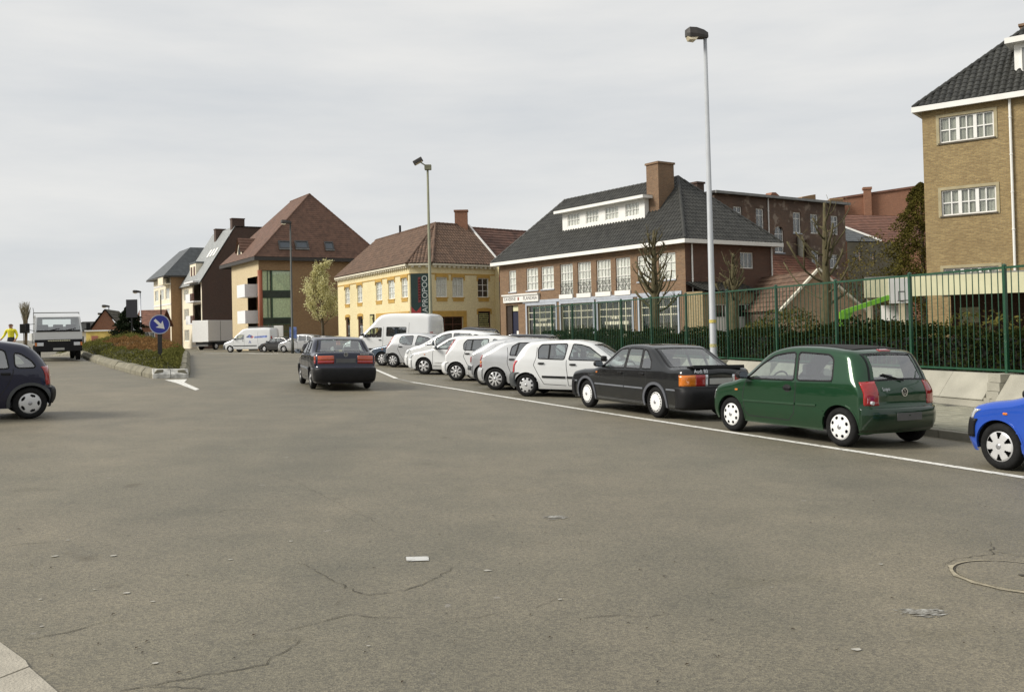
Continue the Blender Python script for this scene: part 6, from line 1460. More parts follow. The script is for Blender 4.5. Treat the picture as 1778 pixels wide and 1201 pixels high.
# dark green three-door
lupo = dict(L=3.53, W=1.64, H=1.46, wb=2.32, fo=.66, wr=.285, paint=GRNP, Rtop=.075, Rend=.17, tum=.30, kf=.22, kr=.10, kc=.04, wround=.06,
    path=[(.08, .21), (.0, .36), (.02, .56), (.12, .69), (.42, .80), (.78, .905), (1.38, 1.335), (1.75, 1.435), (2.3, 1.46), (2.85, 1.43), (3.16, 1.365), (3.40, .97), (3.46, .80), (3.475, .62), (3.53, .55), (3.53, .36), (3.45, .22)],
    ws=(5, 6), rw=(10, 11), ws_base=.78, belt=[(0, .70), (.8, .87), (3.5, .95)],
    wins=[[(1.00, .93), (1.27, 1.155), (1.55, 1.31), (1.80, 1.355), (2.05, 1.378), (2.12, .95)], [(2.19, .952), (2.115, 1.38), (2.74, 1.358), (2.84, 1.30), (2.90, .975)]],
    seams=[[(1.02, .90), (.97, .62), (1.02, .36), (1.10, .30), (1.98, .30), (2.10, .42), (2.15, .93)]],
    mould=[([(.99, .545), (2.12, .565)], .028), ([(2.16, .566), (2.55, .575)], .028)], mouldmat=mat('moulding_green', (.015, .05, .022), .5, var=.1), handles=[(1.97, .815)], repeater=(.82, .72), mirror=(1.08, .925), mirrormat=BLACKPL,
    rbump=(.23, .575, .17, .018, paint('paint_green_bumper', (.008, .030, .014), .1)), fbump=(.23, .53, .12, .012, GRNP), lamps=[('tail_light', 'r', .60, .94, .84, .06, RED_L, .010), ('headlight', 'f', .52, .67, .55, .14, CLR_L)],
    bands=[('r', 1.372, 1.40, -.20, .012, RED_L, 'brake_light')], plates=(.36, .40), hub=('round', 8), hubmat=HUBW)
r, c = build_car(lupo); put_car(r, c, 'RL', G(1464, 775), 28.5)
wrappatch(c, c.ci[7] - 4, c.ci[9] + 4, -.86, .86, .012, 'folding_roof', mat('roof_cloth', (.014, .014, .015), .9, var=.2, scale=8, bump=.2, bscale=60), r, step=2)
emblem(c, r, .80, .062, True); rear_text(c, r, 'Lupo', .075, .36, .85, CHROME)
MB().bar((c.xf - 3.43, -.02, .965), (c.xf - 3.36, .34, 1.06), .02, .02).build('wiper', BLACKPL, r); MB().tube([(c.xf - 3.0, 0, 1.42), (c.xf - 3.14, 0, 1.60)], .004, 5).build('antenna', BLACKPL, r)
sidepatch(c, [(1.97 + .085 * math.cos(t), .815 + .062 * math.sin(t)) for t in np.linspace(0, 6.28, 14)[:-1]], .002, 1, 'handle_recess', DARK, r, rim=0)
for sg in (1,):
    mb = MB(); mb.tube([(c.xf - 3.44, sg * .66, .66), (c.xf - 3.475, sg * .66, .66)], .028, 10).build('reverse_lens', CLR_L, r)
tag(r, 'dark green three-door hatchback with white hubcaps and black folding roof', 'car', 'cars parked along the kerb')
# black saloon
audi = dict(L=4.39, W=1.70, H=1.40, wb=2.54, fo=.86, wr=.30, paint=BLKP, Rtop=.075, Rend=.12, tum=.36, kf=.16, kr=.08, kc=.03, wround=.035,
    path=[(.08, .20), (.0, .30), (.0, .52), (.05, .66), (.11, .735), (.6, .83), (1.22, .905), (1.95, 1.335), (2.3, 1.395), (2.85, 1.385), (3.10, 1.335), (3.80, .985), (4.22, .985), (4.31, .955), (4.335, .62), (4.39, .56), (4.38, .32), (4.30, .20)],
    ws=(6, 7), rw=(10, 11), ws_base=1.22, belt=[(0, .74), (1.2, .885), (4.39, .935)],
    wins=[[(1.46, .92), (1.96, 1.275), (2.06, 1.308), (2.31, 1.33), (2.34, .935)], [(2.40, .937), (2.365, 1.332), (2.85, 1.326), (2.93, .94)], [(2.98, .943), (2.90, 1.322), (3.02, 1.29), (3.26, 1.10), (3.30, .955)]],
    seams=[[(1.42, .90), (1.40, .60), (1.42, .30), (2.30, .29), (2.36, .93)], [(2.36, .30), (2.95, .30), (3.05, .5), (3.12, .66), (3.12, .93)]],
    mould=[([(1.24, .545), (2.34, .545)], .03), ([(2.37, .545), (3.02, .545)], .03), ([(3.78, .565), (4.28, .565)], .03), ([(.06, .565), (.46, .565)], .03)], mouldmat=mat('trim_grey', (.16, .17, .19), .3, var=.1),
    handles=[(2.20, .83), (2.98, .84)], repeater=(1.30, .80), mirror=(1.56, .93), mirrormat=BLACKPL, archlip=mat('arch_grey', (.10, .105, .12), .3, var=.1),
    rbump=(.22, .60, .30, .02, BLACKPL), fbump=(.22, .56, .30, .02, BLACKPL), lamps=[('tail_light', 'r', .63, .85, .50, -.80, RED_L, .008), ('indicator', 'r', .63, .85, .80, .13, ORA_L, .008), ('reverse_light', 'r', .64, .84, .42, -.495, CLR_L, .008), ('headlight', 'f', .56, .70, .45, .10, CLR_L)],
    plates=(.4, .68), platemat=PLATE, hub=('slot', 20), hubmat=HUBW)
r, c = build_car(audi); put_car(r, c, 'RL', G(1143, 725), 26.5)
MB().add([(c.xf - 4.27 + a, y, z) for y in (-.60, .60) for a, z in ((0, .99), (.18, .975), (.20, 1.0), (-.02, 1.035), (-.03, .97))], [(0, 1, 2, 3, 4), (9, 8, 7, 6, 5)] + [(k, 5 + k, 5 + (k + 1) % 5, (k + 1) % 5) for k in range(5)]).build('boot_spoiler', BLACKPL, r, bevel=.008)
rear_text(c, r, 'Audi 80', .10, .45, .92, CHROME)
tag(r, 'black four-door saloon with white disc hubcaps and boot spoiler', 'car', 'cars parked along the kerb')
# blue hatchback, cut by the frame
saxo = dict(L=3.72, W=1.60, H=1.37, wb=2.385, fo=.69, wr=.285, paint=BLUE, Rtop=.10, Rend=.20, tum=.32, kf=.30, kr=.12, kc=.035, wround=.05,
    path=[(.10, .20), (.0, .34), (.02, .52), (.06, .60), (.16, .70), (.5, .82), (.92, .91), (1.55, 1.27), (1.95, 1.36), (2.5, 1.37), (3.0, 1.33), (3.28, 1.27), (3.55, .95), (3.64, .75), (3.66, .58), (3.72, .54), (3.72, .32), (3.62, .20)],
    ws=(6, 7), rw=(11, 12), ws_base=.92, belt=[(0, .70), (.9, .88), (3.7, .93)],
    wins=[[(1.20, .925), (1.66, 1.225), (2.1, 1.275), (2.16, .935)], [(2.27, .94), (2.22, 1.275), (2.80, 1.25), (2.92, .96)]],
    seams=[[(1.12, .90), (1.10, .5), (1.2, .30), (2.10, .30), (2.2, .45), (2.22, .92)]], mould=[([(1.12, .53), (2.2, .53)], .045)], handles=[(2.05, .80)], repeater=(.80, .70), mirror=(1.25, .92), mirrormat=BLACKPL,
    fbump=(.36, .59, .34, .022, BLACKPL), rbump=(.24, .56, .25, .02, BLACKPL), lamps=[('headlight', 'f', .60, .725, .45, .24, CLR_L, .008), ('tail_light', 'r', .60, .86, .74, .10, RED_L)], plates=(.42, .62), platemat=PLATE, hub=('wide', 6), hubmat=HUBS)
r, c = build_car(saxo); put_car(r, c, 'FL', G(1742, 815), 24)
tag(r, 'bright blue small car with black bumper and six-hole hubcaps', 'car', 'cars parked along the kerb')
# dark navy saloon driving away
AMB2 = mat('tail_lens_orange', (.42, .06, .012), .12, var=.15, scale=25, coat=1.0)
vento = dict(L=4.38, W=1.70, H=1.43, wb=2.475, fo=.85, wr=.295, paint=DNAVY, Rtop=.075, Rend=.13, tum=.35, kf=.16, kr=.07, kc=.03, wround=.04,
    path=[(.08, .20), (.0, .30), (.0, .50), (.05, .66), (.12, .74), (.6, .84), (1.15, .93), (1.85, 1.34), (2.25, 1.42), (2.8, 1.41), (3.14, 1.35), (3.68, 1.03), (4.14, 1.03), (4.26, .995), (4.30, .66), (4.38, .60), (4.38, .32), (4.30, .20)],
    ws=(6, 7), rw=(10, 11), ws_base=1.15, belt=[(0, .76), (1.2, .91), (4.39, .975)],
    wins=[[(1.45, .955), (1.90, 1.28), (2.28, 1.335), (2.30, .965)], [(2.38, .967), (2.36, 1.335), (2.85, 1.33), (3.06, 1.24), (3.20, .99)]], pillars=[[(2.90, 1.32), (2.95, .98)]],
    seams=[[(1.36, .92), (1.36, .3), (2.30, .30), (2.34, .95)], [(2.34, .30), (2.95, .32), (3.1, .66), (3.12, .95)]], mould=[([(1.24, .55), (3.0, .55)], .05), ([(3.75, .58), (4.26, .58)], .03)], mouldmat=mat('trim_grey', (.16, .17, .19), .3),
    handles=[(2.20, .86), (2.98, .87)], mirror=(1.52, .95), rbump=(.24, .575, .32, .025, BLACKPL), fbump=(.22, .56, .28, .02, BLACKPL),
    lamps=[('tail_light', 'r', .69, .80, .46, .16, RED_L, .008), ('indicator', 'r', .805, .91, .46, .16, AMB2, .008), ('headlight', 'f', .56, .70, .45, .10, CLR_L)], plates=(.4, .745), platemat=PLATEB, hub=('spoke', 5), hubmat=HUBS)
r, c = build_car(vento, 'driving_car'); put_car(r, c, 'RL', G(543, 675), 19)
emblem(c, r, .965, .055, True); mb = MB()
for k in range(7): mb.box(c.xf - 4.285, c.xf - 4.275, -.62 + k * .036, -.595 + k * .036, .955, .985)
mb.build('model_script', CHROME, r)
MB().tube([(c.xf - 4.2, .45, .21), (c.xf - 4.42, .45, .20)], .028, 8).build('exhaust', ZINC, r)
tag(r, 'dark navy saloon with wide red tail lights driving away on the road', 'car')
# white five-door with grey bumpers
clio = dict(L=3.77, W=1.64, H=1.42, wb=2.47, fo=.75, wr=.285, paint=WHT, Rtop=.08, Rend=.18, tum=.30, kf=.25, kr=.12, kc=.035, wround=.05,
    path=[(.08, .20), (.0, .34), (.02, .55), (.14, .70), (.5, .83), (.86, .93), (1.50, 1.325), (1.9, 1.41), (2.4, 1.42), (3.0, 1.385), (3.30, 1.325), (3.58, .98), (3.655, .78), (3.675, .60), (3.77, .54), (3.77, .32), (3.68, .21)],
    ws=(5, 6), rw=(10, 11), ws_base=.86, belt=[(0, .70), (.9, .90), (3.7, .975)],
    wins=[[(1.10, .945), (1.58, 1.27), (1.80, 1.325), (2.04, 1.345), (2.15, .955)], [(2.27, .96), (2.19, 1.347), (2.88, 1.322), (2.97, 1.22), (2.96, .975)]], pillars=[[(2.66, 1.315), (2.68, .975)]],
    seams=[[(1.06, .92), (1.04, .5), (1.10, .30), (2.12, .30), (2.20, .95)], [(2.18, .30), (2.75, .32), (2.9, .55), (3.03, .8), (3.0, 1.25)]],
    mould=[([(1.10, .50), (2.16, .50)], .05), ([(2.2, .50), (2.80, .505)], .05)], handles=[(2.02, .835), (2.84, .85)], repeater=(.9, .74), mirror=(1.2, .95), mirrormat=BLACKPL,
    rbump=(.23, .60, .27, .02, GREYPL), fbump=(.23, .55, .2, .02, GREYPL), lamps=[('tail_light', 'r', .60, .90, .84, .13, mat('tail_lens_pink', (.50, .05, .06), .12, var=.3, scale=12, coat=1.0), .012), ('headlight', 'f', .56, .72, .5, .2, CLR_L)], plates=(.4, .62), platemat=PLATE, hub=('edge', 9), hubmat=HUBS)
HB = -109
r, c = build_car(clio); put_car(r, c, 'RR', G(915, 688), HB); tag(r, 'white five-door hatchback with grey bumpers beside the black saloon', 'car', 'cars parked in the angled bays')
# pale silver hatchback
astra = dict(clio, L=4.11, W=1.71, H=1.43, wb=2.61, fo=.86, wr=.305, paint=WHS, Rend=.20,
    path=[(.08, .20), (.0, .34), (.02, .55), (.14, .70), (.6, .83), (1.02, .93), (1.75, 1.33), (2.15, 1.42), (2.7, 1.42), (3.15, 1.37), (3.38, 1.31), (3.90, 1.03), (4.02, .99), (4.05, .62), (4.11, .56), (4.11, .32), (4.02, .21)],
    ws=(5, 6), rw=(10, 11), ws_base=1.02, belt=[(0, .72), (1.0, .90), (4.1, .985)],
    wins=[[(1.30, .955), (1.80, 1.265), (2.20, 1.335), (2.30, .965)], [(2.42, .97), (2.36, 1.335), (2.86, 1.325), (3.05, 1.22), (3.10, .985)]], pillars=[[(2.84, 1.33), (2.93, .98)]],
    seams=[[(1.22, .92), (1.22, .32), (2.28, .30), (2.36, .95)], [(2.34, .30), (2.95, .34), (3.1, .7), (3.18, 1.2)]], mould=[([(1.3, .46), (2.9, .47)], .03)], mouldmat=WHS, handles=[(2.22, .85), (3.0, .87)], mirror=(1.36, .95), mirrormat=WHS,
    rbump=(.23, .58, .25, .015, WHS), fbump=(.23, .55, .22, .015, WHS), lamps=[('tail_light', 'r', .60, .70, .80, .14, RED_L, .012), ('indicator', 'r', .705, .79, .80, .13, ORA_L, .012), ('brake_light', 'r', .795, .94, .80, .09, RED_L, .012), ('headlight', 'f', .56, .72, .5, .2, CLR_L)], hub=('spoke', 9), hubmat=HUBS)
r, c = build_car(astra); put_car(r, c, 'RR', G(861, 677), HB); tag(r, 'pale silver fastback hatchback with tall red and amber rear lamp', 'car', 'cars parked in the angled bays')
hid = dict(astra, paint=SIL, rbump=(.23, .58, .25, .015, WHS), bands=[('r', .44, .53, .2, .03, GREYPL, 'bumper_strip')], lamps=[('tail_light', 'r', .66, .84, .72, .10, RED_L, .012), ('headlight', 'f', .56, .72, .5, .2, CLR_L)], hub=('spoke', 7))
r, c = build_car(hid); put_car(r, c, 'RR', (-.86, 27.9), HB); tag(r, 'silver hatchback with dark strip along its rear bumper, mostly hidden', 'car', 'cars parked in the angled bays')
fiesta = dict(clio, L=3.92, W=1.68, H=1.47, wb=2.49, fo=.80, wr=.295, paint=WHT,
    path=[(.08, .20), (.0, .34), (.02, .56), (.12, .72), (.48, .86), (.82, .96), (1.50, 1.37), (1.95, 1.46), (2.5, 1.47), (3.15, 1.43), (3.42, 1.37), (3.70, 1.0), (3.78, .80), (3.80, .60), (3.92, .54), (3.92, .32), (3.82, .21)],
    ws_base=.82, belt=[(0, .72), (.9, .93), (3.9, 1.01)], wins=[[(1.12, .985), (1.62, 1.305), (2.05, 1.375), (2.16, .995)], [(2.29, 1.0), (2.22, 1.375), (2.98, 1.345), (3.10, 1.22), (3.08, 1.02)]], pillars=[[(2.78, 1.36), (2.82, 1.01)]],
    mould=[], handles=[(2.05, .87), (2.92, .90)], mirrormat=WHT, rbump=(.23, .60, .26, .015, WHT), fbump=(.23, .55, .2, .015, WHT), lamps=[('tail_light', 'r', .86, 1.33, .90, .07, RED_L, .014), ('headlight', 'f', .58, .76, .5, .2, CLR_L)], hub=('spoke', 8), hubmat=HUBS)
r, c = build_car(fiesta); put_car(r, c, 'RR', G(793, 661), HB); tag(r, 'white hatchback with tall red lamps up its rear pillar', 'car', 'cars parked in the angled bays')
white4 = dict(astra, paint=WHT, mouldmat=WHT, mirrormat=WHT, rbump=(.23, .58, .25, .015, WHT), fbump=(.23, .55, .22, .018, WHT), hub=('spoke', 6), platemat=PLATEB, bands=[('f', .40, .50, -.5, .012, BLACKPL, 'grille')])
r, c = build_car(white4); put_car(r, c, 'FL', G(737, 650), 70); tag(r, 'white hatchback parked nose out with silver hubcap showing', 'car', 'cars parked in the angled bays')
pic = dict(clio, L=4.28, W=1.75, H=1.62, wb=2.76, fo=.82, wr=.305, paint=WHT, Rtop=.12, wround=.06,
    path=[(.08, .20), (.0, .36), (.02, .60), (.14, .78), (.48, .94), (.85, 1.05), (1.75, 1.52), (2.2, 1.61), (2.8, 1.62), (3.4, 1.56), (3.80, 1.46), (4.12, 1.05), (4.20, .80), (4.21, .60), (4.28, .54), (4.28, .32), (4.2, .21)],
    ws_base=.85, belt=[(0, .78), (.9, 1.0), (4.2, 1.07)], wins=[[(1.05, 1.04), (1.42, 1.25), (1.48, 1.05)], [(1.56, 1.05), (1.52, 1.29), (1.85, 1.44), (2.22, 1.51), (2.25, 1.06)], [(2.36, 1.06), (2.34, 1.51), (3.10, 1.48), (3.15, 1.08)], [(3.24, 1.08), (3.2, 1.47), (3.55, 1.41), (3.75, 1.10)]], pillars=[],
    seams=[[(1.5, 1.0), (1.5, .34), (2.26, .30), (2.3, 1.04)], [(2.3, .3), (3.0, .34), (3.2, .8), (3.2, 1.05)]], mould=[], handles=[(2.15, .95), (3.05, .97)], mirror=(1.5, 1.04), mirrormat=WHT,
    rbump=(.23, .58, .26, .015, WHT), fbump=(.23, .56, .24, .015, WHT), bands=[('f', .36, .52, -.6, .012, BLACKPL, 'grille')], lamps=[('headlight', 'f', .66, .82, .5, .26, CLR_L), ('tail_light', 'r', .7, 1.15, .86, .1, RED_L)], hub=('spoke', 7), hubmat=HUBS)
r, c = build_car(pic); put_car(r, c, 'FL', (-3.75, 36.9), 70); tag(r, 'tall rounded white people carrier parked nose out in the bays', 'car', 'cars parked in the angled bays')
punto = dict(fiesta, L=3.80, W=1.66, H=1.48, wb=2.46, paint=WHS, wins=[[(1.12, .985), (1.62, 1.305), (2.15, 1.385), (2.25, .995)], [(2.40, 1.0), (2.36, 1.38), (2.92, 1.35), (3.02, 1.20), (2.96, 1.06), (2.75, 1.0)]], pillars=[],
    path=[(.08, .20), (.0, .34), (.02, .56), (.12, .72), (.48, .86), (.82, .96), (1.50, 1.37), (1.95, 1.47), (2.5, 1.48), (3.05, 1.45), (3.32, 1.39), (3.58, 1.0), (3.66, .80), (3.68, .60), (3.80, .54), (3.80, .32), (3.70, .21)], rbump=(.23, .60, .26, .02, GREYPL), lamps=[('tail_light', 'r', .80, 1.30, .88, .07, mat('tail_lens_orangered', (.45, .07, .02), .12, var=.15, scale=25, coat=1.0), .014), ('headlight', 'f', .58, .76, .5, .2, CLR_L)])
r, c = build_car(punto); put_car(r, c, 'RR', G(683, 637.5), HB); tag(r, 'silver white three-door with grey rear bumper and slim orange red lamps', 'car', 'cars parked in the angled bays')
gb = dict(astra, paint=GBL, mouldmat=GREYPL, mirrormat=GBL, rbump=(.23, .58, .25, .015, GREYPL), fbump=(.23, .56, .3, .02, mat('bumper_slate', (.04, .045, .05), .5)), hub=('spoke', 8), far=True)
r, c = build_car(gb); put_car(r, c, 'FL', G(664, 635), 70); tag(r, 'grey blue car with dark lower bumper in front of the tall white van', 'car', 'cars parked in the angled bays')
est = dict(audi, paint=paint('paint_dark_grey', (.035, .035, .038), .3), far=True, hub=('spoke', 7), hubmat=HUBS, archlip=None, H=1.45,
    path=[(.08, .20), (.0, .30), (.0, .52), (.05, .66), (.11, .735), (.6, .83), (1.22, .905), (1.95, 1.36), (2.3, 1.43), (2.85, 1.45), (3.5, 1.43), (3.95, 1.37), (4.25, .985), (4.31, .955), (4.335, .62), (4.39, .56), (4.38, .32), (4.30, .20)], rw=(11, 12), seams=[], mould=[],
    wins=[[(1.50, .925), (1.98, 1.265), (2.30, 1.335), (2.33, .94)], [(2.41, .942), (2.375, 1.34), (2.95, 1.345), (3.0, .945)], [(3.08, .948), (3.03, 1.345), (3.75, 1.31), (3.92, .98)]])
r, c = build_car(est); p_ = at(880, 590, 39.5); put_car(r, c, 'FL', (p_[0] - 1.2, p_[1]), 72)
for sg in (1, -1): MB().tube([(c.xf - 2.1, sg * .50, 1.40), (c.xf - 2.2, sg * .50, 1.435), (c.xf - 3.7, sg * .50, 1.43), (c.xf - 3.8, sg * .50, 1.39)], .014, 6).build('roof_rail', CHROME, r)
tag(r, 'dark grey estate car with silver roof rails behind the white cars', 'car', 'cars parked behind the angled bays')
mpv = dict(pic, paint=paint('paint_black_two', (.014, .014, .018), .1), H=1.78, far=True, mirrormat=BLACKPL, rbump=(.23, .58, .26, .015, BLACKPL), fbump=(.23, .56, .24, .015, BLACKPL),
    path=[(x, z * 1.10 if z > .9 else z) for x, z in pic['path']], belt=[(0, .78), (.9, 1.08), (4.2, 1.16)], wins=[[(x, z * 1.09) for x, z in q] for q in pic['wins']])
r, c = build_car(mpv); p_ = at(846, 580, 54); put_car(r, c, 'RL', (p_[0] - .7, p_[1]), 35); tag(r, 'black tall car parked in front of the yellow cafe', 'car', 'cars parked behind the angled bays')
# left dark blue three-door, cut by the frame
corsa = dict(L=3.63, W=1.61, H=1.42, wb=2.44, fo=.73, wr=.285, paint=NAVY, Rtop=.12, Rend=.20, tum=.32, kf=.28, kr=.14, kc=.04, wround=.08, archlip=GREYPL,
    path=[(.10, .20), (.0, .36), (.02, .55), (.14, .69), (.5, .80), (.85, .90), (1.48, 1.31), (1.85, 1.40), (2.3, 1.42), (2.85, 1.39), (3.20, 1.30), (3.49, .96), (3.51, .78), (3.545, .58), (3.63, .53), (3.63, .34), (3.54, .22)],
    ws=(5, 6), rw=(10, 11), ws_base=.85, belt=[(0, .68), (.9, .87), (3.7, .93)],
    wins=[[(1.12, .92), (1.58, 1.24), (1.90, 1.305), (1.98, .93)], [(2.08, .93), (2.02, 1.31), (2.55, 1.305), (2.80, 1.27), (2.88, .94)], [(2.98, .945), (2.95, 1.225), (3.06, 1.205), (3.24, 1.08), (3.31, .985), (3.27, .95)]],
    seams=[[(1.05, .88), (1.05, .34), (1.98, .30), (2.03, .92)], [(2.03, .32), (2.6, .32), (2.8, .6), (2.93, .93)]], mould=[], handles=[(1.9, .83), (2.78, .84)], mirror=(1.2, .92), mirrormat=BLACKPL,
    rbump=(.26, .545, .12, .02, BLACKPL), fbump=(.22, .54, .24, .02, GREYPL), lamps=[('tail_light', 'r', .59, .93, .82, .10, RED_L, .014), ('headlight', 'f', .55, .70, .5, .2, CLR_L)], plates=(.4, .62), platemat=PLATE, hub=('round', 5), hubmat=HUBS)
r, c = build_car(corsa); put_car(r, c, 'RL', G(51, 727), 124); tag(r, 'dark blue hatchback with grey wheel arch trims, driving off the road', 'car')
# ------------------------------------------------------------------ vans
van = dict(L=5.1, W=1.96, H=2.42, wb=3.0, fo=.95, wr=.33, paint=WHT, Rtop=.16, Rend=.16, tum=.10, kf=.22, kr=.03, kc=.05, taper=.04, wround=.05, zs=.28, tw=.2,
    path=[(.10, .28), (.0, .45), (.03, .72), (.16, .92), (.62, 1.10), (.95, 1.20), (1.72, 1.86), (2.15, 2.28), (2.6, 2.40), (3.5, 2.42), (4.7, 2.40), (4.98, 2.30), (5.08, 1.6), (5.1, .9), (5.1, .4), (5.04, .28)],
    ws=(5, 6), rw=None, ws_base=.95, belt=[(0, .9), (1, 1.2), (5.1, 1.25)],
    wins=[[(1.30, 1.26), (1.74, 1.66), (1.95, 1.72), (2.35, 1.72), (2.35, 1.27)], [(2.65, 1.32), (2.65, 1.76), (3.75, 1.76), (3.75, 1.32)]], pillars=[[(1.72, 1.66), (1.72, 1.27)]],
    seams=[[(1.26, 1.2), (1.26, .5), (1.36, .38), (2.44, .36), (2.46, 1.78)], [(3.9, .36), (3.9, 2.0)]], mould=[([(1.3, .62), (3.75, .62)], .10)], handles=[(2.28, 1.12)], mirror=(1.42, 1.28), mirrormat=BLACKPL,
    fbump=(.30, .66, .3, .03, GREYPL), rbump=(.30, .50, .12, .03, GREYPL), lamps=[('headlight', 'f', .70, .92, .5, .2, CLR_L), ('tail_light', 'r', 1.0, 1.5, .92, .05, RED_L)], plates=(.45, .55), platemat=PLATE, hub=('edge', 6), hubmat=HUBS, far=True)
r, c = build_car(van, 'delivery_van'); p_ = at(700, 600, 45.5); put_car(r, c, 'RL', (at(718, 600, 45.5)[0] - .2, 46.0), 72); tag(r, 'tall plain white high-roof van parked in front of the yellow cafe', 'van')
van2 = dict(van, L=5.3, wb=3.3, H=2.35, path=[(x + (.2 if x > 3.4 else 0), z * (.96 if z > 2 else 1)) for x, z in van['path']], wins=[van['wins'][0]], mouldmat=GREYPL)
r, c = build_car(van2, 'delivery_van'); b = at(384, 605, 90); put_car(r, c, 'FL', (b[0] + .9, b[1]), 78)
BLUEPR = mat('van_print_blue', (.20, .26, .55), .5, var=.6, scale=3); REDPR = mat('van_print_red', (.5, .15, .18), .5, var=.4, scale=4)
for q, mm in (([(2.6, 1.45), (3.0, 1.75), (3.35, 1.6), (3.2, 1.40)], BLUEPR), ([(3.05, 1.45), (3.3, 1.62), (3.5, 1.5), (3.3, 1.36)], REDPR), ([(3.55, 1.55), (4.9, 1.62), (4.9, 1.42), (3.55, 1.38)], BLUEPR)): sidepatch(c, q, .003, 1, 'printed_graphic', mm, r, rim=0)
textmesh('lettering', 'A', .42, mat('van_letter', (.05, .09, .35), .5), r, Matrix.Translation((c.xf - 3.05, .985, .95)) @ Matrix.Rotation(math.pi, 4, 'Z') @ Matrix.Rotation(math.pi / 2, 4, 'X'))
mb = MB()
for y in (-.55, .55): mb.tube([(c.xf - 2.4, y, 2.42), (c.xf - 4.9, y, 2.42)], .02, 6)
for x in (2.6, 3.4, 4.2, 4.8): mb.tube([(c.xf - x, -.6, 2.40), (c.xf - x, .6, 2.40)], .02, 6)
mb.build('roof_rack', ZINC, r); tag(r, 'white van with blue and red printed graphics and roof rack', 'van')
# ------------------------------------------------------------------ far row by the apartment houses
blk = dict(astra, paint=paint('paint_black_three', (.018, .018, .02), .1), mirrormat=BLACKPL, mouldmat=BLACKPL, rbump=(.23, .58, .25, .015, BLACKPL), fbump=(.23, .55, .22, .015, paint('paint_black_three', (.018, .018, .02))), far=True)
r, c = build_car(blk); b = at(432, 610, 88); put_car(r, c, 'FL', (b[0] + 1.6, b[1] - .4), 62); tag(r, 'black small car parked between printed van and silver people carrier', 'car', 'cars parked before the apartment houses')
pic2 = dict(pic, paint=SIL, mirrormat=SIL, rbump=(.23, .58, .26, .015, SIL), fbump=(.23, .56, .24, .015, SIL), far=True)
r, c = build_car(pic2); b = at(470, 610, 84); put_car(r, c, 'FL', (b[0] + 1.25, b[1] - .2), 72); tag(r, 'silver people carrier parked before the glass bay house', 'car', 'cars parked before the apartment houses')
blk2 = dict(blk, paint=paint('paint_black_four', (.02, .02, .026), .15))
r, c = build_car(blk2); b = at(516, 612, 76); put_car(r, c, 'FL', (b[0] + .9, b[1]), 60); tag(r, 'dark car with bright headlights just beyond the navy saloon', 'car', 'cars parked before the apartment houses')
# box lorry
bx = at(362, 600, 108); LR_ = empty('box_lorry', (bx[0], bx[1], gz(bx[0], bx[1])), math.atan2(.9, .42)); tag(LR_, 'white box lorry with tall plain body beyond the traffic island', 'lorry')
BXM = mat('box_white', (.76, .76, .74), .5, var=.04); BXS = mat('box_grey', (.52, .52, .48), .5, var=.06)
MB().box(0, 6.2, 0, 2.45, .95, 3.45).build('box_body', BXM, LR_, bevel=.03); mb = MB()
for x in (2.0, 4.1): mb.box(x - .03, x + .03, -.012, -.001, .98, 3.4)
mb.box(0.02, 6.18, -.02, -.002, .93, 1.05).build('side_rail', ZINC, LR_); MB().box(.2, 8.4, .3, 2.1, .55, .92).build('chassis', STEEL, LR_); MB().box(-.05, .1, .05, 2.4, .45, .60).build('underrun_bar', ZINC, LR_)
MB().add([(x, y, z) for y in (.1, 2.35) for x, z in ((6.5, .5), (8.5, .5), (8.55, 1.3), (8.2, 2.2), (7.9, 2.4), (6.5, 2.4))], [(0, 1, 2, 3, 4, 5), (11, 10, 9, 8, 7, 6)] + [(k, (k + 1) % 6, 6 + (k + 1) % 6, 6 + k) for k in range(6)]).build('cab', BXM, LR_, bevel=.05)
for x in (1.3, 7.4):
    for y, sg in ((.15, -1), (2.3, 1)): wheel(LR_, .42, .26, (x, y, .42), ('edge', 6), sg, HUBS)
# ------------------------------------------------------------------ flatbed lorry facing us, behind the blue car
tp = at(98, 610, 46); TRK = empty('flatbed_lorry', (tp[0], tp[1], gz(tp[0], tp[1])), math.atan2(-tp[1], -tp[0]) + .05); tag(TRK, 'white flatbed lorry facing down the road beside the traffic island', 'lorry')
hw = 1.02
sec = lambda w_, prof: [(x, y * w_, z) for x, z in prof for y in (-1, 1)]
prof = [(2.05, 1.02), (2.07, 1.36), (1.86, 2.06), (1.70, 2.20), (.55, 2.22), (.5, .75), (1.95, .75)]
def loft(prof, w_, ins=0.0):
    n = len(prof); v = [(x, -w_ + (.07 if z > 1.9 else 0), z) for x, z in prof] + [(x, w_ - (.07 if z > 1.9 else 0), z) for x, z in prof]
    return v, [tuple(range(n)), tuple(range(n, 2 * n))[::-1]] + [(i, n + i, n + (i + 1) % n, (i + 1) % n) for i in range(n)]
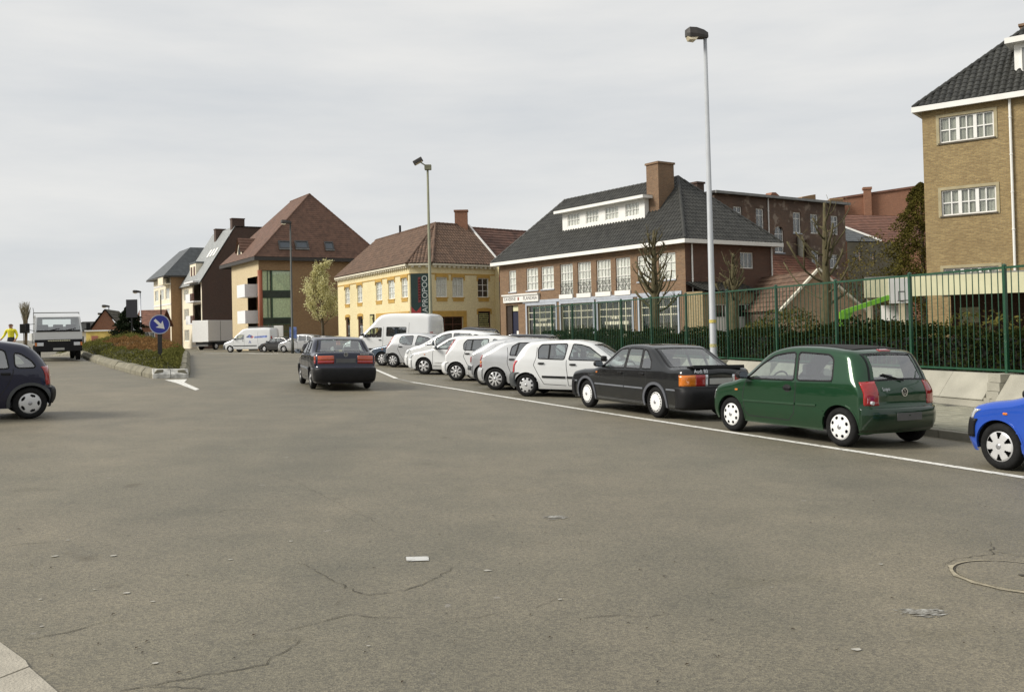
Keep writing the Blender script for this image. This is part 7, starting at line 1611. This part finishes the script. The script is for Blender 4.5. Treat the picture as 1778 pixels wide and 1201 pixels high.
# cab shell: sides, roof, lower front; windscreen and back window left open
v = []; f = []
def qd(a, b, c_, d): n = len(v); v.extend([a, b, c_, d]); f.append((n, n + 1, n + 2, n + 3))
P2 = {k: (x, z) for k, (x, z) in zip('abcdefg', prof)}
for sg in (-1, 1):
    y = sg * hw; yt = sg * (hw - .07)
    v0 = len(v); v += [(2.05, y, 1.02), (2.07, y, 1.36), (1.86, yt, 2.06), (1.70, yt, 2.20), (.55, yt, 2.22), (.5, y, .75), (1.95, y, .75)]; f.append(tuple(range(v0, v0 + 7)))
qd((2.05, -hw, 1.0), (2.05, hw, 1.0), (2.07, hw, 1.36), (2.07, -hw, 1.36)); qd((1.86, -hw + .07, 2.06), (1.86, hw - .07, 2.06), (1.70, hw - .07, 2.20), (1.70, -hw + .07, 2.20)); qd((1.70, -hw + .07, 2.20), (1.70, hw - .07, 2.20), (.55, hw - .07, 2.22), (.55, -hw + .07, 2.22))
for sg in (-1, 1): qd((2.07, sg * hw, 1.36), (1.86, sg * (hw - .07), 2.06), (1.86, sg * (hw - .15), 2.06), (2.07, sg * (hw - .08), 1.36))
qd((.5, -hw, .75), (.5, hw, .75), (.52, hw, 1.62), (.52, -hw, 1.62)); qd((.52, -hw, 1.98), (.52, hw, 1.98), (.55, hw - .07, 2.22), (.55, -hw + .07, 2.22)); qd((.52, -hw, 1.62), (.52, -.62, 1.62), (.52, -.62, 1.98), (.52, -hw, 1.98)); qd((.52, .62, 1.62), (.52, hw, 1.62), (.52, hw, 1.98), (.52, .62, 1.98))
cab = obj('cab', v, f, WHT, TRK); fix(cab, smooth=False)
MB().add([(2.068, -hw + .09, 1.37), (2.068, hw - .09, 1.37), (1.862, hw - .16, 2.05), (1.862, -hw + .16, 2.05)], [(0, 1, 2, 3)]).build('windscreen', CGLASS, TRK)
MB().bar((2.075, -hw + .08, 1.40), (2.075, hw - .08, 1.40), .02, .08).build('scuttle', BLACKPL, TRK)
for y in (-.45, .25): MB().bar((2.09, y, 1.42), (2.04, y + .5, 1.52), .015, .02).build('wiper', BLACKPL, TRK)
MB().box(1.98, 2.10, -hw + .01, hw - .01, .42, .995).build('front_bumper', BLACKPL, TRK, bevel=.03)
MB().box(1.2, 1.9, -hw + .05, hw - .05, 1.0, 1.42).build('dashboard', BLACKPL, TRK, bevel=.04)
for y in (-.6, .05, .6): MB().box(.7, .82, y - .22, y + .22, .9, 1.72).build('seat_back', SEAT, TRK, bevel=.04)
for y in (-.78, .78): MB().box(2.095, 2.12, y - .14, y + .14, .70, .86).build('headlight', CLR_L, TRK, bevel=.01); 
for y in (-.97, .97): MB().box(2.06, 2.11, y - .04, y + .04, .70, .86).build('indicator', ORA_L, TRK)
MB().box(2.105, 2.115, -.24, .24, .50, .60).build('number_plate', PLATE, TRK)
mb = MB(); x = -.46
while x < .44: q = random.uniform(.05, .08); mb.box(2.104, 2.112, x, x + q, .915, .965); x += q + .018
mb.build('name_strip', mat('name_cream', (.66, .64, .45), .6), TRK)
for sg in (-1, 1):
    m_ = MB().box(1.86, 1.95, sg * 1.30 - .09, sg * 1.30 + .09, 1.42, 1.78).build('mirror', BLACKPL, TRK, bevel=.03); MB().tube([(1.85, sg * 1.0, 1.75), (1.9, sg * 1.28, 1.72)], .015, 6).tube([(1.85, sg * 1.0, 1.42), (1.9, sg * 1.28, 1.48)], .015, 6).build('mirror_arm', BLACKPL, m_)
for x in (1.45, -2.3):
    for sg in (-1, 1): wheel(TRK, .36, .22, (x, sg * .86, .36), ('edge', 6), sg, HUBS)
MB().box(-4.0, .4, -.4, .4, .5, .8).build('chassis', STEEL, TRK); MB().box(-4.1, .42, -1.06, 1.06, .82, .95).build('flat_bed', ZINC, TRK)
for sg in (-1, 1): MB().box(-4.08, .40, sg * 1.05 - .02, sg * 1.05 + .02, .953, 1.32).build('drop_side', mat('drop_side', (.55, .55, .52), .5, var=.1), TRK)
MB().tube([(.45, -1.0, 1.0), (.45, -1.0, 2.3), (.45, 1.0, 2.3), (.45, 1.0, 1.0)], .03, 6).build('headboard_frame', ZINC, TRK); MB().tube([(.45, -.98, 2.3), (.45, -1.02, 2.55)], .012, 5).build('antenna', BLACKPL, TRK)
# bundle of brooms and branches standing at the lorry's side
bp = at(43, 575, 45.4); BR = empty('broom_bundle', (bp[0], bp[1], gz(bp[0], bp[1]))); tag(BR, 'upright bundle of street brooms strapped beside the white lorry', 'brooms')
mb = MB(); mt_ = MB()
for i in range(5):
    a = random.uniform(-.08, .08); b_ = random.uniform(-.08, .08); h_ = 1.95 + random.uniform(-.2, .2); mb.tube([(a, b_, .1), (a * 1.5 + .02, b_ * 1.5, h_)], .022, 6)
    for k in range(26): q = random.uniform(-.2, .2); w_ = random.uniform(-.12, .12); mt_.tube([(a * 1.5, b_ * 1.5, h_ - .1), (a * 1.5 + q, b_ + w_, h_ + random.uniform(.35, .75))], .008, 3)
mb.build('broom_sticks', mat('stick_wood', (.14, .10, .055), .8, var=.3), BR); mt_.build('broom_twigs', mat('twig', (.22, .19, .12), .9, var=.3), BR); MB().box(-.17, .17, -.17, .17, 1.3, 1.75).build('strap', BLACKPL, BR, bevel=.03)
# ------------------------------------------------------------------ road worker
wp = at(19, 570, 44.6); PE = empty('person', (wp[0], wp[1], gz(wp[0], wp[1])), 0.0); tag(PE, 'person in a yellow hi-vis jacket standing beside the flatbed lorry', 'person')
J = {'pel': (0, 0, .98, .15), 'wa': (0, 0, 1.12, .145), 'ch': (0, 0, 1.35, .165), 'nk': (0, 0, 1.53, .06), 'hd': (0, -.02, 1.66, .098), 'hd2': (0, -.02, 1.75, .09),
     'sl': (-.20, 0, 1.46, .075), 'el': (-.30, -.04, 1.20, .055), 'hl': (-.34, -.20, 1.05, .042), 'fl': (-.35, -.27, 1.0, .035), 'sr': (.20, 0, 1.46, .075), 'er': (.29, .02, 1.19, .055), 'hr': (.27, -.12, .98, .042), 'fr': (.26, -.18, .92, .035),
     'pl': (-.10, 0, .92, .10), 'kl': (-.12, -.02, .50, .07), 'al': (-.13, .02, .09, .05), 'tl': (-.14, -.16, .045, .045), 'pr': (.10, 0, .92, .10), 'kr': (.12, -.03, .50, .07), 'ar': (.13, .02, .09, .05), 'tr': (.15, -.16, .045, .045)}
Ed = [('pel', 'wa'), ('wa', 'ch'), ('ch', 'nk'), ('nk', 'hd'), ('hd', 'hd2'), ('ch', 'sl'), ('sl', 'el'), ('el', 'hl'), ('hl', 'fl'), ('ch', 'sr'), ('sr', 'er'), ('er', 'hr'), ('hr', 'fr'), ('pel', 'pl'), ('pl', 'kl'), ('kl', 'al'), ('al', 'tl'), ('pel', 'pr'), ('pr', 'kr'), ('kr', 'ar'), ('ar', 'tr')]
names = list(J); me = bpy.data.meshes.new('body'); me.from_pydata([J[k][:3] for k in names], [(names.index(a), names.index(b)) for a, b in Ed], [])
bo = bpy.data.objects.new('body', me); COL.objects.link(bo); sk = bo.modifiers.new('skin', 'SKIN'); 
for i, k in enumerate(names): me.skin_vertices[0].data[i].radius = (J[k][3], J[k][3] * (.72 if k in ('pel', 'wa', 'ch') else 1)); 
me.skin_vertices[0].data[0].use_root = True
sb_ = bo.modifiers.new('sub', 'SUBSURF'); sb_.levels = 2; sb_.render_levels = 2
bpy.context.view_layer.update(); m2 = bpy.data.meshes.new_from_object(bo.evaluated_get(bpy.context.evaluated_depsgraph_get())); bpy.data.objects.remove(bo)
HV = mat('hivis_yellow', (.72, .66, .03), .8, var=.1); TRS = mat('work_trousers', (.03, .032, .04), .9, var=.2); SKN = mat('skin', (.36, .20, .13), .6, var=.1); HAI = mat('hair', (.02, .015, .012), .8)
for mm in (HV, TRS, SKN, HAI): m2.materials.append(mm)
for p in m2.polygons:
    z = p.center.z; x = abs(p.center.x)
    p.material_index = 3 if (z > 1.70 or (z > 1.60 and p.center.y > .02)) else 2 if z > 1.53 or (x > .24 and z < 1.06 and z > .85) else 0 if z > 1.14 or (x > .22 and z > .98) else 1
m2.shade_smooth(); bo = bpy.data.objects.new('body', m2); COL.objects.link(bo); bo.parent = PE
for sg in (-1, 1):
    MB().lathe([(.001, -.118), (.010, -.116), (.012, -.108)], 'Y', 8, (sg * .034, 0, 1.68)).build('eye', HAI, PE); MB().box(sg * .096 - .012, sg * .096 + .012, -.03, .02, 1.64, 1.70).build('ear', SKN, PE, bevel=.008)
    for k in range(5):
        hx, hy, hz = (J['fl'] if sg < 0 else J['fr'])[:3]; a = (k - 2) * .017; MB().tube([(hx + a, hy, hz), (hx + a * 1.4 + (.03 * -sg if k == 0 else 0), hy - .045, hz - .03), (hx + a * 1.4, hy - .07 + .01 * abs(k - 2), hz - .07)], [.010, .009, .007], 5).build('finger', SKN, PE)
MB().add([(-.014, -.112, 1.64), (.014, -.112, 1.64), (0, -.135, 1.645), (0, -.112, 1.69)], [(0, 1, 2), (0, 2, 3), (1, 3, 2)]).build('nose', SKN, PE); MB().box(-.03, .03, -.116, -.106, 1.605, 1.615).build('mouth', mat('lips', (.22, .09, .07), .6), PE)
# ================================================================== street lamps
def lamp(px, ytop, d, label, rb, rt, mat_, style, arm=(-.9, 0), group='street lamps'):
    b = at(px, 600, d); zt = at(px, ytop, d)[2]; g = gz(b[0], b[1]); LP = empty('street_lamp', (b[0], b[1], g)); h = zt - g
    MB().tube([(0, 0, 0), (0, 0, .9), (0, 0, .95), (0, 0, h)], [rb * 1.25, rb * 1.25, rb, rt], 14).build('pole', mat_, LP, smooth=True)
    if style == 'box':
        mb = MB(); hd = LP; A = Vector((arm[0], arm[1], 0)); n_ = A.normalized(); w_ = Vector((-n_.y, n_.x, 0))
        secs = [(-.12, .10, .10, .06), (.1, .14, .16, .08), (.5, .18, .20, .10), (.85, .16, .19, .12), (1.0, .08, .12, .09)]; V = []; F = []
        for q, hwid, up_, dn in secs:
            c_ = n_ * q * A.length + Vector((0, 0, h + .06 + .06 * q))
            for a, b_ in ((-1, 0), (-.8, 1), (.8, 1), (1, 0), (.9, -1), (-.9, -1)): V.append(c_ + w_ * hwid * a + Vector((0, 0, up_ * b_ if b_ > 0 else dn * b_)))
        for i in range(4):
            for k in range(6): F.append((i * 6 + k, i * 6 + (k + 1) % 6, (i + 1) * 6 + (k + 1) % 6, (i + 1) * 6 + k))
        F += [tuple(range(6))[::-1], tuple(range(24, 30))]; hd = fix(obj('lamp_head', V, F, mat('lamp_housing', (.045, .04, .036), .5, var=.2), LP), smooth=False)
        V = []
        for q, hwid, dz in ((.42, .15, -.09), (.55, .15, -.2), (.85, .14, -.2), (.96, .09, -.1)):
            c_ = n_ * q * A.length + Vector((0, 0, h + .06 + .06 * q + dz)); V += [c_ - w_ * hwid, c_ + w_ * hwid]
        c_ = Vector((0, 0, h)); F = [(0, 1, 3, 2), (2, 3, 5, 4), (4, 5, 7, 6), (0, 2, 4, 6), (1, 7, 5, 3)]; fix(obj('lamp_lens', V, F, mat('lamp_lens', (.70, .62, .45), .25, var=.1), hd), smooth=False)
    else:
        MB().box(-.16, .20, -.12, .12, h - .1, h + .18).build('pole_top', mat_, LP, bevel=.03); f_ = MB().box(-.26, .26, -.22, .22, -.10, .10).build('floodlight', mat('lamp_housing', (.045, .04, .036), .5), LP, bevel=.03); place(f_, (-.5, 0, h + .38), 0, 0, -.5); MB().bar((-.05, 0, h + .1), (-.42, 0, h + .36), .06, .06).build('bracket', mat_, LP)
        q = MB().box(-.2, .2, -.17, .17, -.112, -.102).build('floodlight_glass', mat('lamp_lens', (.70, .62, .45), .25), f_)
    tag(LP, label, 'street lamp', group); return LP
POLEW = mat('pole_pale', (.38, .395, .41), .5, var=.08, scale=2)
l1 = lamp(1238.5, 66, 29.0, 'tall pale grey street lamp rising beside the green railing', .105, .055, POLEW, 'box', (-.62, -.1))
MB().lathe([(.112, 1.9), (.112, 2.0)], 'Z', 14).build('yellow_band', mat('band_yellow', (.55, .45, .12), .6, var=.3, scale=20), l1); MB().lathe([(.110, 1.15), (.110, 1.25)], 'Z', 14).build('sticker', mat('sticker', (.45, .42, .2), .6, var=.6, scale=30), l1)
POLEG = mat('pole_green_grey', (.20, .20, .13), .6, var=.15, scale=2)
lamp(749, 292, 49.0, 'greenish street lamp with floodlight in front of the cafe banner', .10, .055, POLEG, 'flood')
lamp(508, 388, 78.0, 'dark street lamp standing before the glass bay house', .10, .06, mat('pole_dark', (.06, .065, .06), .6, var=.15), 'box', (-.75, -.2))
for px, yt, d, lb in ((190, 533, 118, 'slim far street lamp before the red gable house'), (245, 508, 108, 'slim far street lamp right of the dark conifer'), (180, 546, 150, 'smallest far street lamp left of the red gable')): lamp(px, yt, d, lb, .09, .06, GALV, 'box', (-.8, -.2))
tpb = at(279, 512, 60); g = gz(tpb[0], tpb[1]); tp_ = MB().tube([(0, 0, 0), (0, 0, tpb[2] - g)], [.06, .035], 8).build('slim_mast', BLACKPL); tp_.location = (tpb[0], tpb[1], g); tag(tp_, 'thin black mast rising behind the blue arrow sign', 'mast')
# ================================================================== signs
sp_ = at(277, 563, 33.0); g = gz(sp_[0], sp_[1]); KR = empty('keep_right_sign', (sp_[0], sp_[1], g), math.atan2(-sp_[1], -sp_[0]) + math.pi / 2 + math.pi)
KR.rotation_euler = (0, 0, math.atan2(sp_[1], sp_[0]) - math.pi / 2)
tag(KR, 'round blue traffic sign with white diagonal arrow on a dark post', 'traffic sign'); hz = sp_[2] - g
MB().box(-.075, .075, .02, .12, 0, hz + .30).build('post', mat('sign_post', (.022, .02, .02), .5, var=.2), KR)
disc = MB().lathe([(.001, 0), (.315, 0), (.315, .02), (.001, .02)], 'Y', 40, (0, -.02, hz)).build('disc', mat('sign_blue_face', (.022, .035, .30), .4, var=.05), KR); MB().lathe([(.315, -.026), (.345, -.026), (.345, .02), (.315, .02)], 'Y', 40, (0, 0, hz)).build('rim', mat('sign_rim', (.45, .48, .55), .5), disc)
a = math.radians(-45); R2 = lambda x, z: (x * math.cos(a) - z * math.sin(a), hz + x * math.sin(a) + z * math.cos(a))
MB().plate([R2(-.23, -.045), R2(.02, -.045), R2(.02, -.045), R2(.02, -.045)][:2] + [R2(-.02, -.165), R2(.235, 0), R2(-.02, .165), R2(.02, .045), R2(-.23, .045)], -.027, -.021).build('arrow', WHITEPAINT, disc)
pp = at(509, 577, 79.0); PK = empty('parking_sign', (pp[0], pp[1], gz(pp[0], pp[1]))); h_ = pp[2] - gz(pp[0], pp[1]); MB().tube([(0, .05, 0), (0, .05, h_ + .3)], .04, 8).build('post', GALV, PK); MB().box(-.3, .3, -.02, .02, h_ - .5, h_ + .45).build('plate', mat('sign_blue_pale', (.12, .18, .42), .5, var=.4, scale=4), PK, bevel=.01); tag(PK, 'blue and white sign plate on a post by the glass bay house', 'traffic sign')
wb = at(484, 585, 92.0); PN = MB().box(-.45, .45, -.1, .1, 0, 2.5).build('white_pylon', WHITEPAINT, bevel=.03); PN.location = (wb[0], wb[1], gz(wb[0], wb[1])); tag(PN, 'plain white pylon board standing behind the parked cars', 'sign')
bb = at(229, 545, 74); BBD = empty('billboard', (bb[0], bb[1], gz(bb[0], bb[1]))); g = gz(bb[0], bb[1]); z1 = at(229, 520, 74)[2] - g; z0 = at(229, 551, 74)[2] - g; MB().box(-.42, .42, -.08, .08, z0, z1).build('panel', mat('panel_dark', (.022, .022, .03), .6, var=.1), BBD); MB().tube([(0, 0, 0), (0, 0, z0)], .07, 8).build('post', BLACKPL, BBD); tag(BBD, 'dark upright sign panel on a post before the conifer', 'sign')
bl = at(222, 572, 80); bd_ = MB().box(-.9, .9, -.05, .05, 1.0, 1.95).box(-.5, -.42, -.03, .03, 0, .998).box(.42, .5, -.03, .03, 0, .998).build('blue_direction_sign', mat('dir_blue', (.03, .05, .26), .5)); bd_.location = (bl[0], bl[1], gz(bl[0], bl[1])); tag(bd_, 'blue direction board under the dark conifer', 'traffic sign')
yk = at(174, 572, 86); YK = empty('yellow_kiosk', (yk[0], yk[1], gz(yk[0], yk[1]))); MB().box(-1.0, 1.0, -.7, .7, 0, 2.3).build('walls', mat('kiosk_yellow', (.62, .46, .12), .7, var=.2, scale=2), YK, bevel=.03); MB().box(-1.1, 1.1, -.8, .8, 2.303, 2.42).build('roof', WHITEPAINT, YK); MB().box(-.5, .1, -.72, -.703, 1.0, 1.9).build('window', mat('kiosk_red', (.35, .12, .08), .6), YK); tag(YK, 'small yellow kiosk before the red brick gable house', 'kiosk')
# ================================================================== trees
def limb(mb, p, d, L_, r, depth, spread, rng, up=.15, taper=.6, tips=None, kids=(2, 3), seg=4):
    pts = [Vector(p)]; rad = [r]; dd = Vector(d).normalized(); 
    for i in range(seg):
        dd = (dd + Vector((rng.gauss(0, .11), rng.gauss(0, .11), rng.gauss(0, .08) + up * .25))).normalized(); pts.append(pts[-1] + dd * L_ / seg); rad.append(r * (1 - (1 - taper) * (i + 1) / seg))
    mb.tube(pts, rad, 7 if r > .04 else 5)
    if tips is not None: tips.append((pts[-1], dd, rad[-1]))
    if depth <= 0: return
    for k in range(rng.randint(*kids)):
        j = rng.randint(1, seg); a = Vector((rng.gauss(0, 1), rng.gauss(0, 1), rng.gauss(0, .5))).normalized(); limb(mb, pts[j], (dd + a * spread).normalized(), L_ * rng.uniform(.55, .8), rad[j] * .62, depth - 1, spread, rng, up, taper, tips, kids, seg)
BARK = mat('bark_mossy', (.115, .092, .046), .95, var=.35, scale=7, bump=.8, bscale=25, col2=(.062, .058, .025))
def pollard(px, ytop, d, rt, fork, label, seed, n1=9):
    rng = random.Random(seed); b = at(px, 560, d); z0 = .42; top = at(px, ytop, d)[2] - z0; TR = empty('pollard_tree', (b[0], b[1], z0)); mb = MB()
    mb.tube([(0, 0, 0), (.02, 0, .5), (-.03, .02, fork * .6), (.02, 0, fork), (0, 0, fork + (top - fork) * .55), (.03, .02, top)], [rt * 1.2, rt * .95, rt * .85, rt * .75, rt * .40, rt * .2], 12); mb.build('trunk', BARK, TR, smooth=True)
    mb = MB()
    def stub(p, d_, L_, r, kink):
        p = Vector(p); d_ = Vector(d_).normalized(); pts = [p]; q = p; dd = d_
        for k in range(5): dd = (dd + Vector((rng.gauss(0, .12), rng.gauss(0, .12), kink))).normalized(); q = q + dd * L_ / 5; pts.append(q)
        mb.tube(pts, [r, r * .9, r * .8, r * .78, r * .7, r * .72], 8)
        for k in range(rng.randint(2, 5)):
            j = rng.randint(2, 5); e = Vector((rng.gauss(0, .5), rng.gauss(0, .5), rng.uniform(.3, 1.0))).normalized() * rng.uniform(.15, .55); mb.tube([pts[j], pts[j] + e * .5 + Vector((0, 0, .02)), pts[j] + e], [r * .32, r * .22, .006], 5)
        return pts
    for i in range(n1):
        t = i / n1; z = fork * .82 + (top - fork * .82) * .86 * t; a = i * 2.4 + rng.uniform(-.5, .5); l_ = (top - fork) * rng.uniform(.35, .7) * (1.1 - .65 * t); r0 = rt * rng.uniform(.14, .28) * (1.1 - .4 * t)
        pts = stub((0, 0, z), (math.cos(a), math.sin(a), rng.uniform(.1, .7)), l_, r0, .22)
        if rng.random() < .6: stub(pts[2], (math.cos(a + .9), math.sin(a + .9), .5), l_ * .55, r0 * .6, .25)
    mb.build('branches', BARK, TR, smooth=True); tag(TR, label, 'tree', 'pollarded trees behind the railing')
pollard(1138, 400, 37.5, .24, 2.15, 'tall bare pollard with many stubs before the tavern front', 4, 26)
pollard(1275, 440, 36.5, .23, 2.35, 'short bare pollard beside the low beige extension', 9, 16)
pollard(1436, 352, 32.5, .21, 2.2, 'bare pollard with few long arms before the brick gable shed', 15, 16)
# spring tree with yellow-green leaves
b = at(561, 590, 86); TR = empty('spring_tree', (b[0], b[1], gz(b[0], b[1]))); rng = random.Random(3); mb = MB(); tips = []
top = at(548, 452, 86)[2]; mb.tube([(0, 0, 0), (0, 0, 2.2), (-.1, 0, 3.6), (-.2, 0, top * .96)], [.16, .13, .10, .02], 8); mb.build('trunk', mat('bark_brown', (.09, .07, .045), .9, var=.3), TR, smooth=True)
mb = MB()
for i in range(22): a = i * 2.4; z = 2.3 + (top - 3.1) * i / 22; limb(mb, (-.03 * z, 0, z), (math.cos(a), math.sin(a), .75), (1.75 - .055 * i) * rng.uniform(.8, 1.15), .045, 2, .65, rng, .35, .5, tips)
mb.build('branches', MATS['bark_brown'], TR)
tp3 = np.array([tuple(q[0]) for q in tips]); dn = np.array([tuple(q[1]) for q in tips])
k = RNG.integers(0, len(tp3), 9500); Pp = tp3[k] - dn[k] * (RNG.uniform(-.15, .75, len(k)))[:, None] + RNG.normal(0, .13, (len(k), 3))
leaves('crown', Pp, .14, leafmat('spring_leaf', (.36, .33, .12), (.74, .71, .42), .45, 1.5), TR, aspect=.7); tag(TR, 'small spring tree with pale yellow green leaves by the tan brick wall', 'tree')
# conifers
def conifer(px, ybase, ytop, d, rad, label, m, n, z0, lean=0, droop=True, sz=.16):
    b = at(px, ybase, d); top = at(px, ytop, d)[2] - z0; TR = empty('conifer', (b[0], b[1], z0)); MB().tube([(0, 0, 0), (0, 0, top * .95)], [.18, .03], 8).build('trunk', mat('bark_brown', (.09, .07, .045), .9), TR)
    z = RNG.uniform(0, 1, n) ** 1.2; ang = RNG.uniform(0, 6.283, n); lay = .78 + .22 * np.sin(z * 40 + np.sin(ang * 3) * 1.5); k = np.floor(ang * 2.2 + z * 14); h = (np.sin(k * 12.9898) * 43758.5453) % 1; rr = rad * (1 - z) ** .55 * lay * (.72 + .45 * h) * np.sqrt(RNG.uniform(.25, 1, n)); P_ = np.column_stack([rr * np.cos(ang), rr * np.sin(ang), .15 + z * top - .25 * rr]); leaves('foliage', P_, sz, m, TR, aspect=.5); tag(TR, label, 'tree')
conifer(1603, 470, 322, 46, 3.2, 'dense olive conifer standing against the school corner', leafmat('conifer_olive', (.012, .014, .004), (.13, .115, .03), .15, 2.2), 42000, .4, sz=.105)
conifer(224, 580, 534, 78, 2.3, 'dark round conifer beyond the traffic island', leafmat('conifer_dark', (.006, .010, .006), (.025, .034, .018), .15), 9000, .3, sz=.2)
# loose shrubs and a bare bush in the school yard
def shrub(px, ytop, d, rx, label, m, n, z0=.42, sz=.11, tw=True):
    b = at(px, 560, d); h = at(px, ytop, d)[2] - z0; S = empty('shrub', (b[0], b[1], z0)); rng = random.Random(int(px)); mb = MB()
    for i in range(12): limb(mb, (rng.gauss(0, .1), rng.gauss(0, .1), 0), (rng.gauss(0, .35), rng.gauss(0, .35), 1), h * .55, .024, 2, .5, rng, .2, .5, None)
    mb.build('branches', mat('bark_brown', (.09, .07, .045), .9), S)
    u = RNG.normal(size=(n, 3)); u /= np.linalg.norm(u, axis=1)[:, None]; u *= RNG.uniform(.45, 1, n)[:, None] ** .5; lump = 1 + .25 * np.sin(u[:, 0] * 6) * np.sin(u[:, 1] * 5 + 1) * np.sin(u[:, 2] * 7); P_ = np.column_stack([u[:, 0] * rx * lump, u[:, 1] * rx * .8 * lump, h * .52 + u[:, 2] * h * .50 * lump]); P_ = P_[P_[:, 2] > .05]
    leaves('foliage', P_, sz, m, S, aspect=.5); tag(S, label, 'shrub', 'shrubs in the school yard')
SHG = leafmat('shrub_olive', (.018, .022, .006), (.13, .12, .035), .2, 2.5)
shrub(1365, 535, 33, 1.3, 'loose olive shrub before the brick gable shed', SHG, 2600); shrub(1318, 560, 31.5, .9, 'low yellowish shrub beside the downpipe of the extension', SHG, 1500)
shrub(1480, 552, 26.5, 1.0, 'dark shrub under the green basketball arm', HEDGE, 2200); shrub(1540, 555, 25, 1.1, 'dark bushy shrub before the shelter posts', HEDGE, 2200); shrub(1700, 540, 22.5, 1.3, 'thin olive shrub under the cream shelter', SHG, 900)
shrub(1530, 405, 48, 2.0, 'tall loose bush with sparse ochre leaves left of the conifer', leafmat('bush_ochre', (.04, .035, .012), (.17, .14, .05), .2, 2.5), 2600, sz=.13)
shrub(1490, 440, 50, 1.3, 'sparse bare bush before the slate slope house', leafmat('bush_ochre', (.04, .035, .012), (.17, .14, .05), .2), 500, sz=.12)
